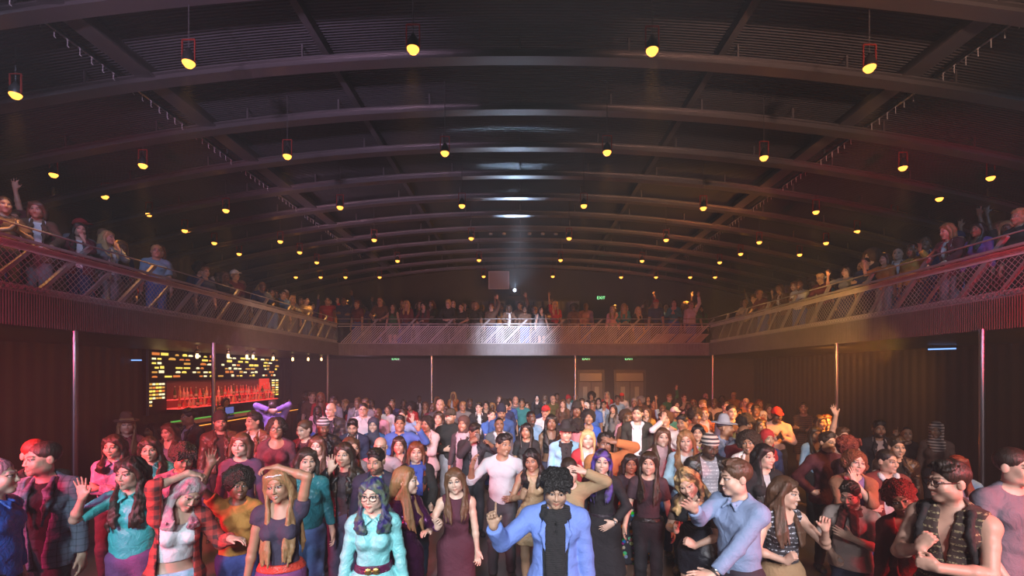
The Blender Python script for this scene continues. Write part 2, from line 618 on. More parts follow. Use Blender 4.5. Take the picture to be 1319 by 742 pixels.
        curl = {'relax': (22, 30, 22), 'open': (4, 5, 5), 'flat': (8, 8, 6), 'fist': (80, 95, 60), 'grip': (55, 60, 40), 'point': (80, 95, 60), 'pinch': (50, 55, 35)}[shp]
        spread = {'open': 9, 'flat': 3}.get(shp, 2.5)
        for q, (u, L_) in enumerate(((0.031, 0.074), (0.0105, 0.083), (-0.0105, 0.078), (-0.031, 0.06))):
            cu = curl
            if shp == 'point' and q == 0:
                cu = (5, 8, 5)
            if shp == 'relax':
                cu = tuple(c * (0.8 + 0.22 * q) for c in curl)
            p = at(u, 0.096 - abs(u - 0.008) * 0.22, 0.0)
            ang = 0.0
            sp = math.radians(spread) * (u / 0.0205)
            ln = [L_ * 0.45, L_ * 0.31, L_ * 0.26]
            r0 = 0.0095 if not f else 0.0084
            for i in range(3):
                ang += math.radians(cu[i])
                dv = (fdir * math.cos(sp) + lat * math.sin(sp)) * math.cos(ang) + pn * math.sin(ang)
                e = p + dv * ln[i] * hs
                h.append((cone(p, e, r0 * (1 - 0.09 * i), r0 * (0.92 - 0.1 * i)), 0.004 if i else 0.008))
                p = e
        tb = at(0.030, 0.022, 0.004)
        a1, a2 = (35, 12) if shp in ('fist', 'grip', 'point', 'pinch') else (8, 5)
        td = lat * (0.82 if shp in ('open', 'flat') else 0.55) + fdir * 0.75
        d1 = unit(td + pn * math.sin(math.radians(a1)) * 1.3)
        d2 = unit(d1 + fdir * 0.45 + pn * math.sin(math.radians(a2)) * 1.2 - lat * (0.5 if shp in ('fist', 'grip', 'point') else 0.1))
        p1 = tb + d1 * 0.042 * hs
        h.append((cone(tb, p1, 0.014, 0.0105), 0.012))
        h.append((cone(p1, p1 + d2 * 0.032 * hs, 0.0102, 0.0085), 0.004))
        G['hand_' + n] = h
        s.arm[n] += (at,)

    def do_head(s, f):
        H = s.Hd; hd = s.hd
        g = s.G['head']
        w = 0.96 if f else 1.0
        g.append((ell(hd(0, 0.014, 0.034), (0.074 * w, 0.092, 0.083), H), 0.02))
        g.append((ell(hd(0, -0.030, -0.040), (0.060 * w, 0.060, 0.072), H), 0.035))
        g.append((ell(hd(0, -0.071, -0.098), ((0.021 if f else 0.026), 0.020, 0.018), H), 0.03))
        for x in (-1, 1):
            g.append((ell(hd(x * (0.045 if f else 0.05), -0.008, -0.066), (0.020, 0.034, 0.026), H), 0.04))
            g.append((ell(hd(x * 0.037, -0.064, -0.028), (0.024, 0.021, 0.022), H), 0.035))
            g.append((cone(hd(x * 0.014, -0.086, 0.022), hd(x * 0.040, -0.074, 0.023), 0.0085 if f else 0.011, 0.008), 0.018))
            g.append((ell(hd(x * 0.077 * w, 0.012, -0.008), (0.009, 0.020, 0.031), H @ rz(-22 * x)), 0.006))
        s.nose = [(cone(hd(0, -0.087, 0.012), hd(0, -0.1065, -0.031), 0.0062, 0.0092 if f else 0.0108), 0.012)]
        for x in (-1, 1):
            s.nose.append((ell(hd(x * 0.0115, -0.0965, -0.034), (0.0072, 0.0095, 0.0068), H), 0.008))
        sm = s.smile
        zc = -0.064 + 0.008 * sm
        xc = 0.021 + 0.006 * sm
        yc = -0.080 + 0.004 * sm
        s.lips = []
        for x in (-1, 1):
            s.lips.append((cone(hd(0, -0.0955, -0.0605), hd(x * xc, yc, zc), 0.0058, 0.0032), 0.005))
            dz = -0.016 if s.open_ else -0.0105
            s.lips.append((cone(hd(0, -0.0935, -0.0635 + dz), hd(x * xc, yc, zc - 0.001), 0.0066, 0.003), 0.005))

    def body(s, h=0.012, fine=None, hide=None):
        """one continuous surface"""
        pr = []
        for k, v in s.G.items():
            for p, kk in v:
                pr.append((p, 0.0, kk))
        fl = []
        if fine:
            c = s.hd(0, -0.01, 0.0)
            fl.append((c - 0.125, c + 0.125, fine))
            for n in 'LR':
                c = s.arm[n][6](0, 0.075)
                fl.append((c - 0.09, c + 0.09, max(fine * 1.35, 0.0042)))
        fd = Field(pr, h, fl)
        if (fine or h) <= 0.0061:
            for x in (-1, 1):
                fd.sub(ell(s.hd(x * 0.0315, -0.105, 0.003), (0.017, 0.021, 0.0115), s.Hd), 0.016)
                fd.add(ell(s.hd(x * 0.0315, -0.0775, 0.003), (0.0132,) * 3), 0.0, 0.004)
                fd.add(cone(s.hd(x * 0.0195, -0.0885, 0.0095), s.hd(x * 0.0435, -0.0825, 0.0085), 0.0035, 0.003), 0, 0.005)
        for p, k in s.nose:
            fd.add(p, 0, k)
        if (fine or h) <= 0.0061:
            for p, k in s.lips:
                fd.add(p, 0, k)
            if s.open_:
                fd.sub(ell(s.hd(0, -0.095, -0.0685), (0.015, 0.016, 0.0055), s.Hd), 0.003)
        P, Q = fd.mesh()
        return P, Q, s.features(P)

    def features(s, P, brow=(0.03, 0.018, 0.012), lip=(0.42, 0.13, 0.12), iris=(0.03, 0.015, 0.01), beard=None):
        brow = getattr(s, 'browc', brow); lip = getattr(s, 'lipc', lip); beard = getattr(s, 'beardc', beard)
        q = ((P.astype(np.float64) - s.hp) @ s.Hd - np.array([0, -0.012, 0.100])) / s.HS
        x, y, z = np.abs(q[:, 0]), q[:, 1], q[:, 2]
        near = (q ** 2).sum(1) < 0.15 ** 2
        C = np.zeros((len(P), 4))

        def put(mask, c, a=1.0):
            C[mask & near] = (*c, a)
        if beard is not None:
            jaw = (z < -0.050 - 0.25 * np.clip(x - 0.012, 0, 0.03) + 0.55 * np.clip(x - 0.042, 0, 0.06)) & (z > -0.135) & (y < 0.02)
            put(jaw & (y < 0.01), beard[:3], beard[3] * 0.8)
            side = (x > 0.055) & (y > -0.03) & (y < 0.01) & (z < 0.0) & (z > -0.09)
            put(side, beard[:3], beard[3] * 0.7)
        ml = (x < 0.0225 + 0.006 * s.smile) & (y < -0.074) & (np.abs(z + 0.066 - 0.22 * s.smile * x * (x > 0.008)) < (0.0125 if s.open_ else 0.0082) * (1 - (x / 0.034) ** 2))
        put(ml, lip, 0.7)
        if s.open_ or s.smile > 0.75:
            put(ml & (np.abs(z + 0.0665 - 0.22 * s.smile * x * (x > 0.008)) < (0.0055 if s.open_ else 0.0030)) & (x < 0.017), (0.62, 0.58, 0.54))
        br = (x > 0.012) & (x < 0.050) & (y < -0.055) & (np.abs(z - (0.0245 + 0.004 * np.sin((x - 0.012) / 0.038 * 2.6))) < 0.0042 - 0.0018 * (x > 0.042))
        put(br, brow, 0.9)
        ex = (x - 0.0315)
        e = (ex / 0.0155) ** 2 + ((z - 0.003) / 0.0068) ** 2
        fr = (y < -0.06)
        put((e < 1.75) & fr, (0.05, 0.025, 0.018), 0.75)
        put((e < 0.95) & fr, (0.5, 0.47, 0.45))
        put((ex ** 2 + (z - 0.0035) ** 2 < 0.0068 ** 2) & fr & (e < 1.1), iris)
        put((e < 2.2) & (e > 0.8) & (z > 0.0045) & fr, (0.02, 0.012, 0.01), 0.95)
        return C


def ripples(seed, amp, f=1.0):
    r = np.random.RandomState(seed)
    a = r.uniform(0, 6.28, 6)

    def fn(x, y, z):
        w = np.sin((30 * x + 4 * np.sin(19 * z + a[0])) * f + a[1]) * np.sin((24 * z + 6 * x + 3 * np.sin(15 * y + a[2])) * f + a[3])
        w2 = np.sin((55 * z + 38 * x * np.sin(3 * x + a[4]) + 12 * y) * f + a[5])
        return amp * (0.62 * w + 0.38 * w2)
    return fn


class Dress:
    """Garments and hair around a Fig; every function returns (vertices, quads)."""

    def __init__(s, fig, h, seed):
        s.f, s.h, s.seed = fig, h, seed

    def prs(s, groups, inf, k=None):
        return [(p, inf, kk if k is None else max(kk, k)) for g in groups for p, kk in s.f.G[g]]

    def sleeve(s, n, L, inf):
        """L: 0..1 along the upper arm, 1..2 along the forearm"""
        f = s.f
        S, E, W = f.arm[n][:3]
        k = (1.0 if f.sex == 'f' else 1.18) * f.build ** 0.5
        out = [(ell(S + (E - S) * 0.08, (0.052 * k,) * 3), inf, 0.045)]
        if L <= 1:
            q = S + (E - S) * L
            out.append((cone(S, S + (E - S) * min(L + 0.3, 1.1), 0.047 * k, 0.043 * k, (q, unit(E - S))), inf + 0.006, 0.015))
        else:
            out.append((cone(S, E, 0.045 * k, 0.038 * k), inf, 0.013))
            q = E + (W - E) * (L - 1)
            out.append((cone(E, W + (W - E) * 0.15, 0.038 * k, 0.029 * k, (q, unit(W - E))), inf, 0.013))
        return out

    def hang(s, inf, k, loose, hem):
        """cloth hanging from chest to hem"""
        f = s.f
        b = f.build
        out = []
        hw = (0.150 if f.sex == 'f' else 0.152) * b + loose
        dp = (0.112 if f.sex == 'f' else 0.115) * b + loose * 0.7
        out.append((ell(f.mid(0, 0.0, 1.10), (hw, dp, 0.19), f.T2), 0.0, k))
        if hem < 0.93:
            out.append((ell(f.piv + (0, 0.01, -0.10), (hw + 0.022, dp + 0.018, 0.21)), 0.0, k))
        if hem < 0.78:
            out.append((ell(f.piv + (0, 0.01, -0.25), (hw + 0.03, dp + 0.02, 0.25)), 0.0, k))
        return out

    def neckcut(s, fd, kind):
        f = s.f
        if kind == 'crew':
            fd.sub(ell(f.up(0, -0.012, 1.485), (0.074, 0.075, 0.050), f.T), 0.01)
        elif kind == 'scoop':
            fd.sub(ell(f.up(0, -0.07, 1.46), (0.095, 0.10, 0.085), f.T), 0.01)
        elif kind == 'low':
            fd.sub(ell(f.up(0, -0.08, 1.45), (0.105, 0.13, 0.125), f.T), 0.01)
        elif kind == 'v':
            fd.sub(ell(f.up(0, -0.005, 1.49), (0.075, 0.075, 0.05), f.T), 0.01)
            fd.sub(cone(f.up(0, -0.115, 1.48), f.up(0, -0.14, 1.33), 0.06, 0.004), 0.008)
        elif kind == 'strapless':
            fd.cut_plane = None
            a = f.T @ V3(0, 0, 1); q = f.up(0, 0, 1.335)
            fd.cut((fd.X - F(q[0])) * F(a[0]) + (fd.Y - F(q[1])) * F(a[1]) + (fd.Z - F(q[2])) * F(a[2]))
        elif kind == 'straps':
            fd.sub(ell(f.up(0, -0.07, 1.46), (0.10, 0.13, 0.10), f.T), 0.01)
            fd.sub(ell(f.up(0, 0.09, 1.46), (0.10, 0.09, 0.09), f.T), 0.01)
            for x in (-1, 1):
                fd.sub(ell(f.up(x * 0.215, 0, 1.43), (0.085, 0.14, 0.11), f.T), 0.01)

    def top(s, sleeve=2.0, hem=0.9, neck='crew', fit=0.012, loose=0.0, fold=0.004, opening=None, long=None, sl=None):
        f = s.f
        inf = max(fit, s.h * 0.9)
        pr = s.prs(['chest', 'pelvis'], inf)
        if loose > 0 or opening:
            pr += s.hang(inf, 0.05, loose, hem)
        if hem < 0.90:
            for n in 'LR':
                pr += s.prs(['thigh_' + n], inf + 0.012, 0.09)
        if hem < 0.70:
            hip = f.piv + (0, 0.005, -0.06)
            a = f.piv + (0, 0, 0.02); bq = V3(0, 0.0, max(hem - 0.06, 0.1)) + (f.piv[0] * 0.4, 0, 0)
            fl = long if long is not None else 0.02
            for x in (-1, 0, 1):
                pr.append((cone(a + (x * 0.05, 0, -0.05), bq + (x * (0.05 + fl), 0, 0), 0.11 * f.build, 0.12 * f.build + fl * 0.7), inf, 0.05))
        sl_ = sl or {'L': sleeve, 'R': sleeve}
        for n in 'LR':
            if sl_[n]:
                pr += s.sleeve(n, sl_[n], inf)
        if neck in ('turtle', 'cowl'):
            q = f.hp + f.Hd @ V3(0, 0.0, -0.012)
            pr.append((cone(f.neck0 - (q - f.neck0) * 0.4, q + (q - f.neck0) * 0.3, 0.062 if f.sex == 'f' else 0.07, 0.056 if f.sex == 'f' else 0.066, (q, unit(q - f.neck0))), 0.004, 0.03))
        fd = Field(pr, s.h)
        if fold:
            fd.ripple(ripples(s.seed, fold))
        fd.cut(F(hem) - fd.Z + 0 * fd.X)
        s.neckcut(fd, neck)
        if not sl_['L'] and not sl_['R'] and neck not in ('strapless', 'straps'):
            for x in (-1, 1):
                fd.sub(ell(f.up(x * (f.sh + 0.055), 0, 1.38), (0.068, 0.14, 0.13), f.T), 0.012)
        if opening:
            w0, w1 = opening
            T = f.T2 if hem < 0.8 else f.T
            X, Y, Z = fd.X - F(f.piv[0]), fd.Y - F(f.piv[1]), fd.Z - F(0.98)
            xl = X * F(T[0, 0]) + Y * F(T[1, 0]) + Z * F(T[2, 0])
            yl = X * F(T[0, 1]) + Y * F(T[1, 1]) + Z * F(T[2, 1])
            zl = X * F(T[0, 2]) + Y * F(T[1, 2]) + Z * F(T[2, 2])
            t = np.clip((zl + F(0.08)) / F(0.50), 0, 1)
            w = F(w1) + (F(w0) - F(w1)) * t
            fd.cut(np.minimum(w - np.abs(xl), -yl - F(0.02)))
        return fd.mesh()

    def collar(s, r=0.074, fall=0.035, y=0.0, gap=0.02):
        """a folded shirt collar: two wings round the neck meeting in front"""
        f = s.f
        pr = []
        for x in (-1, 1):
            pts = []
            for a in np.linspace(0, 1, 6):
                th = math.radians(90 - 178 * a)
                pts.append(f.up(x * abs(math.cos(th)) * r, 0.012 - y + math.sin(th) * r * 0.92 * (1 if th > 0 else 1.05), 1.482 - 0.022 * a))
            pts[-1] = f.up(x * gap, -0.088, 1.45)
            for p, q in zip(pts, pts[1:]):
                pr.append((cone(p, q, 0.0125, 0.0125), 0, 0.012))
            pr.append((cone(pts[-2], f.up(x * (gap + 0.035), -0.105, 1.45 - fall), 0.011, 0.007), 0, 0.012))
            pr.append((cone(pts[-1], f.up(x * (gap + 0.035), -0.105, 1.45 - fall), 0.011, 0.007), 0, 0.012))
        return Field(pr, min(s.h, 0.007)).mesh()

    def lapels(s, w=0.05, low=1.14):
        f = s.f
        pr = []
        for x in (-1, 1):
            a = f.up(x * 0.062, -0.02, 1.475); b = f.up(x * 0.085, -0.118, 1.385); c = f.up(x * 0.10, -0.150, 1.33); d = f.up(x * 0.055, -0.165, low)
            e = f.up(x * 0.055, -0.118, 1.40)
            for p, q, r0, r1 in ((a, b, 0.016, 0.018), (b, c, 0.018, 0.018), (c, d, 0.018, 0.006), (a, e, 0.014, 0.014), (e, d, 0.014, 0.006), (e, b, 0.016, 0.018), (e, c, 0.016, 0.018), ((e + d) / 2, c, 0.016, 0.018), ((e + d) / 2, (c + d) / 2, 0.014, 0.014)):
                pr.append((cone(p, q, r0 * 0.8, r1 * 0.8), 0, 0.02))
        pr.append((cone(f.up(-0.062, -0.02, 1.475), f.up(0, 0.085, 1.49), 0.013, 0.014), 0, 0.015))
        pr.append((cone(f.up(0.062, -0.02, 1.475), f.up(0, 0.085, 1.49), 0.013, 0.014), 0, 0.015))
        return Field(pr, min(s.h, 0.008)).mesh()

    def hood(s):
        f = s.f
        pr = []
        pts = [f.up(0.05, -0.115, 1.40), f.up(0.085, -0.045, 1.475), f.up(0.075, 0.06, 1.49), f.up(0, 0.105, 1.475), f.up(-0.075, 0.06, 1.49), f.up(-0.085, -0.045, 1.475), f.up(-0.05, -0.115, 1.40)]
        for p, q in zip(pts, pts[1:]):
            pr.append((cone(p, q, 0.026, 0.026), 0, 0.03))
        pr.append((ell(f.up(0, 0.12, 1.40), (0.10, 0.045, 0.10), f.T), 0, 0.04))
        fd = Field(pr, min(s.h, 0.012)); fd.ripple(ripples(s.seed + 3, 0.004, 1.6))
        return fd.mesh()

    def trousers(s, waist=1.03, fit=0.012, loose=0.0, ankle=0.09, fold=0.004):
        f = s.f
        inf = max(fit, s.h * 0.8)
        pr = s.prs(['pelvis'], inf)
        pr += [(p, inf, k) for p, k in f.G['chest'][1:2]]
        for n in 'LR':
            hip, kn, an = f.leg[n]
            pr += s.prs(['thigh_' + n], inf + loose * 0.6)
            pr.append((cone(kn, an, 0.056 + loose, 0.045 + loose, (an + (0, 0, ankle - 0.085), V3(0, 0, -1))), inf, 0.03))
            pr.append((ell(kn * 0.66 + an * 0.34 + (0, 0.014, 0), (0.048, 0.05, 0.10)), inf, 0.03))
        fd = Field(pr, s.h)
        if fold:
            fd.ripple(ripples(s.seed + 7, fold, 0.9))
        fd.cut(fd.Z - F(waist) + 0 * fd.X)
        fd.cut(F(ankle) - fd.Z + 0 * fd.X)
        return fd.mesh()

    def shorts(s, waist=1.0, hem=0.72):
        f = s.f
        inf = max(0.014, s.h)
        pr = s.prs(['pelvis'], inf) + [(p, inf, k) for p, k in f.G['chest'][1:2]]
        for n in 'LR':
            pr += s.prs(['thigh_' + n], inf + 0.012)
        fd = Field(pr, s.h)
        fd.ripple(ripples(s.seed + 7, 0.004, 1.3))
        fd.cut(fd.Z - F(waist) + 0 * fd.X)
        fd.cut(F(hem) - fd.Z + 0 * fd.X)
        return fd.mesh()

    def skirt(s, waist=1.05, hem=0.6, flare=0.05, pleats=0, fold=0.006):
        f = s.f
        inf = max(0.014, s.h)
        pr = s.prs(['pelvis'], inf) + [(p, inf, k) for p, k in f.G['chest'][1:2]]
        bq = V3(f.piv[0] * 0.4, 0.0, hem - 0.08)
        for x in (-1, 0, 1):
            pr.append((cone(f.piv + (x * 0.05, 0, -0.05), bq + (x * (0.045 + flare), 0, 0), 0.112 * f.build, 0.115 + flare), inf, 0.06))
        fd = Field(pr, s.h)
        n = pleats or 11
        fd.ripple(lambda x, y, z: fold * np.sin(n * np.arctan2(y, x) + 2 * np.sin(3 * z)) * np.clip((1.0 - z) * 4, 0, 1))
        fd.cut(fd.Z - F(waist) + 0 * fd.X)
        fd.cut(F(hem) - fd.Z + 0 * fd.X)
        return fd.mesh()

    def belt(s, z=1.0, w=0.04, fit=0.024):
        f = s.f
        inf = max(fit, s.h + 0.01)
        pr = s.prs(['pelvis'], inf) + [(p, inf, k) for p, k in f.G['chest'][1:2]]
        fd = Field(pr, min(s.h, 0.008))
        fd.cut(np.abs(fd.Z - F(z)) - F(w / 2) + 0 * fd.X)
        return fd.mesh()

    def clasp(s, z=1.055, y=0.125):
        f = s.f
        pr = []
        for x in (-1, 1):
            c = f.mid(x * 0.030, -y, z)
            pr.append((ell(c, (0.027, 0.014, 0.027), f.T2), 0, 0.004))
            for a in np.linspace(0, 2 * PI, 9)[:-1]:
                pr.append((ell(c + (0.024 * math.cos(a), -0.004, 0.024 * math.sin(a)), (0.007,) * 3), 0, 0.004))
        return Field(pr, 0.005).mesh()

    def shoes(s, boot=0.0):
        f = s.f
        pr = []
        for n in 'LR':
            pr += s.prs(['foot_' + n], 0.010)
            hip, kn, an = f.leg[n]
            pr.append((cone(an, an + (0, 0, 0.03 + boot), 0.045, 0.048), 0, 0.03))
        fd = Field(pr, max(s.h, 0.009) if s.h < 0.015 else s.h)
        fd.cut(F(0.002) - fd.Z + 0 * fd.X)
        return fd.mesh()

    def scarf(s, tails=True, full=1.0, drop=0.85, side=0.036):
        f = s.f
        pr = []
        for lv, (r, z, t) in enumerate(((0.085, 1.475, 0.030), (0.098, 1.448, 0.034))):
            N = 12
            pts = [f.up(math.cos(a) * r, 0.0 + math.sin(a) * r * 0.95 - 0.012, z - 0.014 * math.sin(-a) * 1.6 + 0.006 * math.sin(3 * a)) for a in np.linspace(0, 2 * PI, N + 1)]
            for p, q in zip(pts, pts[1:]):
                pr.append((cone(p, q, t * full, t * full), 0, 0.014))
        if tails:
            for x, d in ((1, drop), (-1, drop + 0.06)):
                a = f.up(x * 0.045, -0.11, 1.43); b_ = f.up(x * side, -0.165, 1.27); c = f.mid(x * side, -0.155, d)
                for q in (-1, 0, 1):
                    o = V3(q * 0.02, 0, 0)
                    pr.append((cone(a + o, b_ + o, 0.024, 0.018), 0, 0.012)); pr.append((cone(b_ + o, c + o * 1.3, 0.018, 0.014), 0, 0.012))
        fd = Field(pr, min(s.h, 0.009))
        fd.ripple(lambda x, y, z: 0.004 * np.sin(90 * x + 60 * z) * np.sin(40 * z + 30 * y))
        return fd.mesh()

    # ------------------------------------------------------------ hair and hats
    def cap(s, inf, k=0.02):
        return [(p, inf, kk) for p, kk in s.f.G['head'][:1]]

    def hair(s, kind, ln=1.25, side=0):
        f = s.f; hd = f.hd; H = f.Hd
        h = min(s.h, 0.0075) if s.h < 0.013 else s.h * 0.8
        base = ell(hd(0, 0.018, 0.040), (0.083, 0.100, 0.088), H)
        pr = [(base, 0.0, 0.02)]
        grooves = 0.0028; freq = 46
        if kind in ('short', 'crop', 'quiff', 'buzz'):
            t = {'short': 0.001, 'crop': -0.002, 'quiff': 0.001, 'buzz': -0.006}[kind]
            pr = [(ell(hd(0, 0.018, 0.040), (0.081, 0.098, 0.086), H), t, 0.02)]
            if kind in ('short', 'quiff'):
                for x in (-0.035, 0, 0.035):
                    pr.append((cone(hd(x, -0.060 if kind == 'short' else -0.066, 0.086 if kind == 'short' else 0.100), hd(x * 1.05, 0.03, 0.108), 0.012, 0.018), 0, 0.02))
            if kind in ('short', 'quiff'):
                rnd = np.random.RandomState(s.seed)
                for i in range(22):
                    u, v = -1 + 2 * ((i * 7) % 22) / 21.0, rnd.uniform(0, 0.75)
                    x0, y0_ = 0.062 * u, -0.074 + 0.09 * v
                    z0 = 0.094 + 0.024 * math.sin(PI * (v * 0.7 + 0.2)) - 0.040 * u * u
                    e = (x0 * 1.03 + rnd.uniform(-0.012, 0.012), y0_ + 0.055, z0 + (0.018 if v < 0.3 else 0.006))
                    if kind == 'short':
                        e = (x0 * 1.05 + 0.02, y0_ + 0.035, z0 + 0.012)
                    pr.append((cone(hd(x0, y0_, z0 + (0.010 if kind == 'quiff' and v < 0.3 else 0.0)), hd(*e), 0.011, 0.012), 0, 0.007))
            cut = [ell(hd(0, -0.115, -0.03), (0.085, 0.09, 0.098), H), ell(hd(0, -0.03, -0.105), (0.10, 0.10, 0.075), H)]
            for x in (-1, 1):
                cut.append(ell(hd(x * 0.09, 0.004, -0.035), (0.022, 0.032, 0.05), H))
        elif kind in ('afro', 'curly', 'mop'):
            r = {'afro': 0.150, 'curly': 0.120, 'mop': 0.104}[kind] * ln
            pr = [(ell(hd(0, 0.03, 0.045 if kind != 'curly' else 0.02), (r, r * 1.02, r * 0.98), H), 0, 0.02)]
            rnd = np.random.RandomState(s.seed)
            for i in range(70):
                v = unit(rnd.normal(size=3)) * (r * 0.95)
                if kind == 'curly':
                    v[2] -= 0.035
                if v[1] < -0.02 and v[2] < 0.06 and abs(v[0]) < 0.085:
                    continue
                pr.append((ell(hd(*(v + (0, 0.03, 0.04))), (0.028, 0.028, 0.028) if kind != 'afro' else (0.022,) * 3), 0, 0.012))
            if kind == 'mop':
                for x in np.linspace(-0.07, 0.07, 7):
                    pr.append((cone(hd(x, -0.075, 0.09), hd(x * 1.15 + rnd.uniform(-0.01, 0.01), -0.108, 0.03 + rnd.uniform(-0.01, 0.012)), 0.024, 0.012), 0, 0.012))
            zc = -0.055 if kind != 'mop' else -0.050
            cut = [ell(hd(0, -0.135, zc), (0.072, 0.12, 0.118 if kind != 'mop' else 0.10), H), ell(hd(0, -0.02, -0.15), (0.075, 0.10, 0.085), H)]
            grooves = 0.004; freq = 60
        else:
            cut = [ell(hd(0, -0.125, -0.03), (0.071, 0.098, 0.100), H), ell(hd(0, -0.03, -0.115), (0.072, 0.095, 0.085), H)]
            if kind in ('long', 'wavy', 'bob', 'straight'):
                zb = {'bob': 0.0}.get(kind, 0)
                end = ln                                            # height of the tips on the standing figure
                rnd = np.random.RandomState(s.seed)
                for x in (-1, 1):
                    top_ = hd(x * 0.060, -0.035, 0.075)
                    a = hd(x * 0.086, -0.010, -0.02)
                    pr.append((cone(top_, a, 0.026, 0.026), 0, 0.02))
                    if kind == 'bob':
                        e = hd(x * 0.085, -0.025, -0.115)
                        pr.append((cone(a, e, 0.030, 0.026), 0, 0.02))
                        pr.append((cone(hd(x * 0.07, 0.05, 0.0), hd(x * 0.075, 0.04, -0.11), 0.045, 0.04), 0, 0.03))
                    else:
                        for q in range(6):
                            u = q / 5
                            b_ = hd(x * (0.080 + 0.016 * u), -0.035 + 0.085 * u, -0.115)
                            zt = max(end + rnd.uniform(-0.03, 0.05) + 0.03 * u, 0.95)
                            yy = -0.140 + 0.05 * u if u < 0.7 else 0.08
                            c = f.up(x * (0.055 + 0.095 * u), yy, min(1.37, zt + 0.10))
                            e = f.up(x * (0.050 + 0.085 * u), yy - (0.034 if u < 0.7 else -0.02), zt)
                            r = 0.018
                            pr.append((cone(a, b_, r, r), 0, 0.012))
                            if kind == 'wavy':
                                m = (b_ + c) / 2 + V3(x * 0.018, -0.006 if u < 0.7 else 0.01, 0)
                                pr.append((cone(b_, m, r, r + 0.006), 0, 0.012)); pr.append((cone(m, c, r + 0.006, r), 0, 0.012))
                                m2 = (c + e) / 2 + V3(x * 0.014, 0, 0)
                                pr.append((cone(c, m2, r, r + 0.003), 0, 0.012)); pr.append((cone(m2, e, r + 0.003, 0.008), 0, 0.012))
                            else:
                                pr.append((cone(b_, c, r, r), 0, 0.012))
                                pr.append((cone(c, e, r, 0.007), 0, 0.012))
                if kind != 'bob':
                    for x in (-0.05, 0.05):
                        b_ = f.up(x, 0.125, 1.40)
                        pr.append((cone(hd(x, 0.07, 0.0), b_, 0.055, 0.05), 0, 0.03))
                        pr.append((cone(b_, f.up(x, 0.14, end), 0.05, 0.03), 0, 0.03))
                else:
                    pr.append((ell(hd(0, 0.05, -0.04), (0.085, 0.07, 0.09), H), 0, 0.03))
                if kind == 'wavy':
                    grooves = 0.006; freq = 30
            elif kind == 'bun':
                cut = [ell(hd(0, -0.115, -0.03), (0.082, 0.09, 0.098), H), ell(hd(0, -0.03, -0.115), (0.10, 0.10, 0.075), H)]
                for x in (-1, 1):
                    cut.append(ell(hd(x * 0.09, 0.004, -0.035), (0.022, 0.032, 0.05), H))
                pr = [(ell(hd(0, 0.018, 0.040), (0.080, 0.098, 0.086), H), 0, 0.02)]
                pr.append((ell(hd(0, 0.11, 0.05), (0.042, 0.04, 0.042), H), 0, 0.015))
                pr.append((ell(hd(0, 0.085, -0.03), (0.05, 0.035, 0.06), H), 0, 0.03))
        fd = Field(pr, h)
        fr_, g_ = freq, grooves
        Hm, c0 = f.Hd, f.hd(0, 0.02, 0)

        def strands(x, y, z):
            qx = (x - c0[0]) * Hm[0, 0] + (y - c0[1]) * Hm[1, 0] + (z - c0[2]) * Hm[2, 0]
            qy = (x - c0[0]) * Hm[0, 1] + (y - c0[1]) * Hm[1, 1] + (z - c0[2]) * Hm[2, 1]
            th = np.arctan2(qy, qx)
            if kind in ('afro', 'curly', 'mop'):
                return g_ * np.sin(fr_ * x * 2 + 3 * np.sin(50 * z)) * np.sin(fr_ * z * 2 + 3 * np.sin(45 * y))
            if kind == 'wavy':
                return g_ * np.sin(10 * th + 3.0 * np.sin(26 * z)) * 0.7 + 0.002 * np.sin(34 * th + 4 * np.sin(20 * z))
            return g_ * np.sin(26 * th + 2.2 * np.sin(9 * z + 3 * th)) * 0.7 + g_ * 0.4 * np.sin(61 * th + 6 * z)
        if h < 0.012:
            fd.ripple(strands)
        for c in cut:
            fd.sub(c, 0.012)
        return fd.mesh()

    def hat(s, kind):
        f = s.f; hd = f.hd; H = f.Hd
        h = min(s.h, 0.0085)
        if kind == 'beanie':
            fd = Field([(ell(hd(0, 0.018, 0.045), (0.090, 0.106, 0.098), H), 0, 0.02), (ell(hd(0, 0.05, 0.10), (0.06, 0.07, 0.06), H), 0, 0.05)], h)
            fd.ripple(lambda x, y, z: 0.002 * np.sin(260 * z))
            fd.sub(ell(hd(0, -0.10, -0.065), (0.12, 0.16, 0.10), H @ rx(-12)), 0.008)
        elif kind == 'fedora':
            fd = Field([(cone(hd(0, 0.018, 0.06), hd(0, 0.018, 0.125), 0.094, 0.075), 0, 0.02), (ell(hd(0, 0.012, 0.062), (0.150, 0.170, 0.014), H @ rx(4)), 0, 0.012)], h)
            fd.sub(cone(hd(0, -0.06, 0.215), hd(0, 0.10, 0.205), 0.028, 0.024), 0.02)
            fd.sub(ell(hd(0, 0.01, -0.02), (0.10, 0.12, 0.075), H), 0.006)
        elif kind == 'bucket':
            fd = Field([(cone(hd(0, 0.018, 0.06), hd(0, 0.018, 0.09), 0.096, 0.086), 0, 0.03), (cone(hd(0, 0.012, 0.055), hd(0, 0.012, 0.05), 0.096, 0.115), 0, 0.03)], h)
            fd.sub(ell(hd(0, 0.0, -0.06), (0.20, 0.20, 0.105), H), 0.006)
        elif kind == 'cap':
            fd = Field([(ell(hd(0, 0.018, 0.042), (0.087, 0.104, 0.094), H), 0, 0.02), (ell(hd(0, -0.115, 0.05), (0.07, 0.075, 0.010), H @ rx(12)), 0, 0.012), (ell(hd(0, 0.018, 0.137), (0.009, 0.009, 0.006), H), 0, 0.004)], h)
            fd.sub(ell(hd(0, 0.0, -0.055), (0.14, 0.16, 0.095), H), 0.006)
        elif kind == 'bandana':
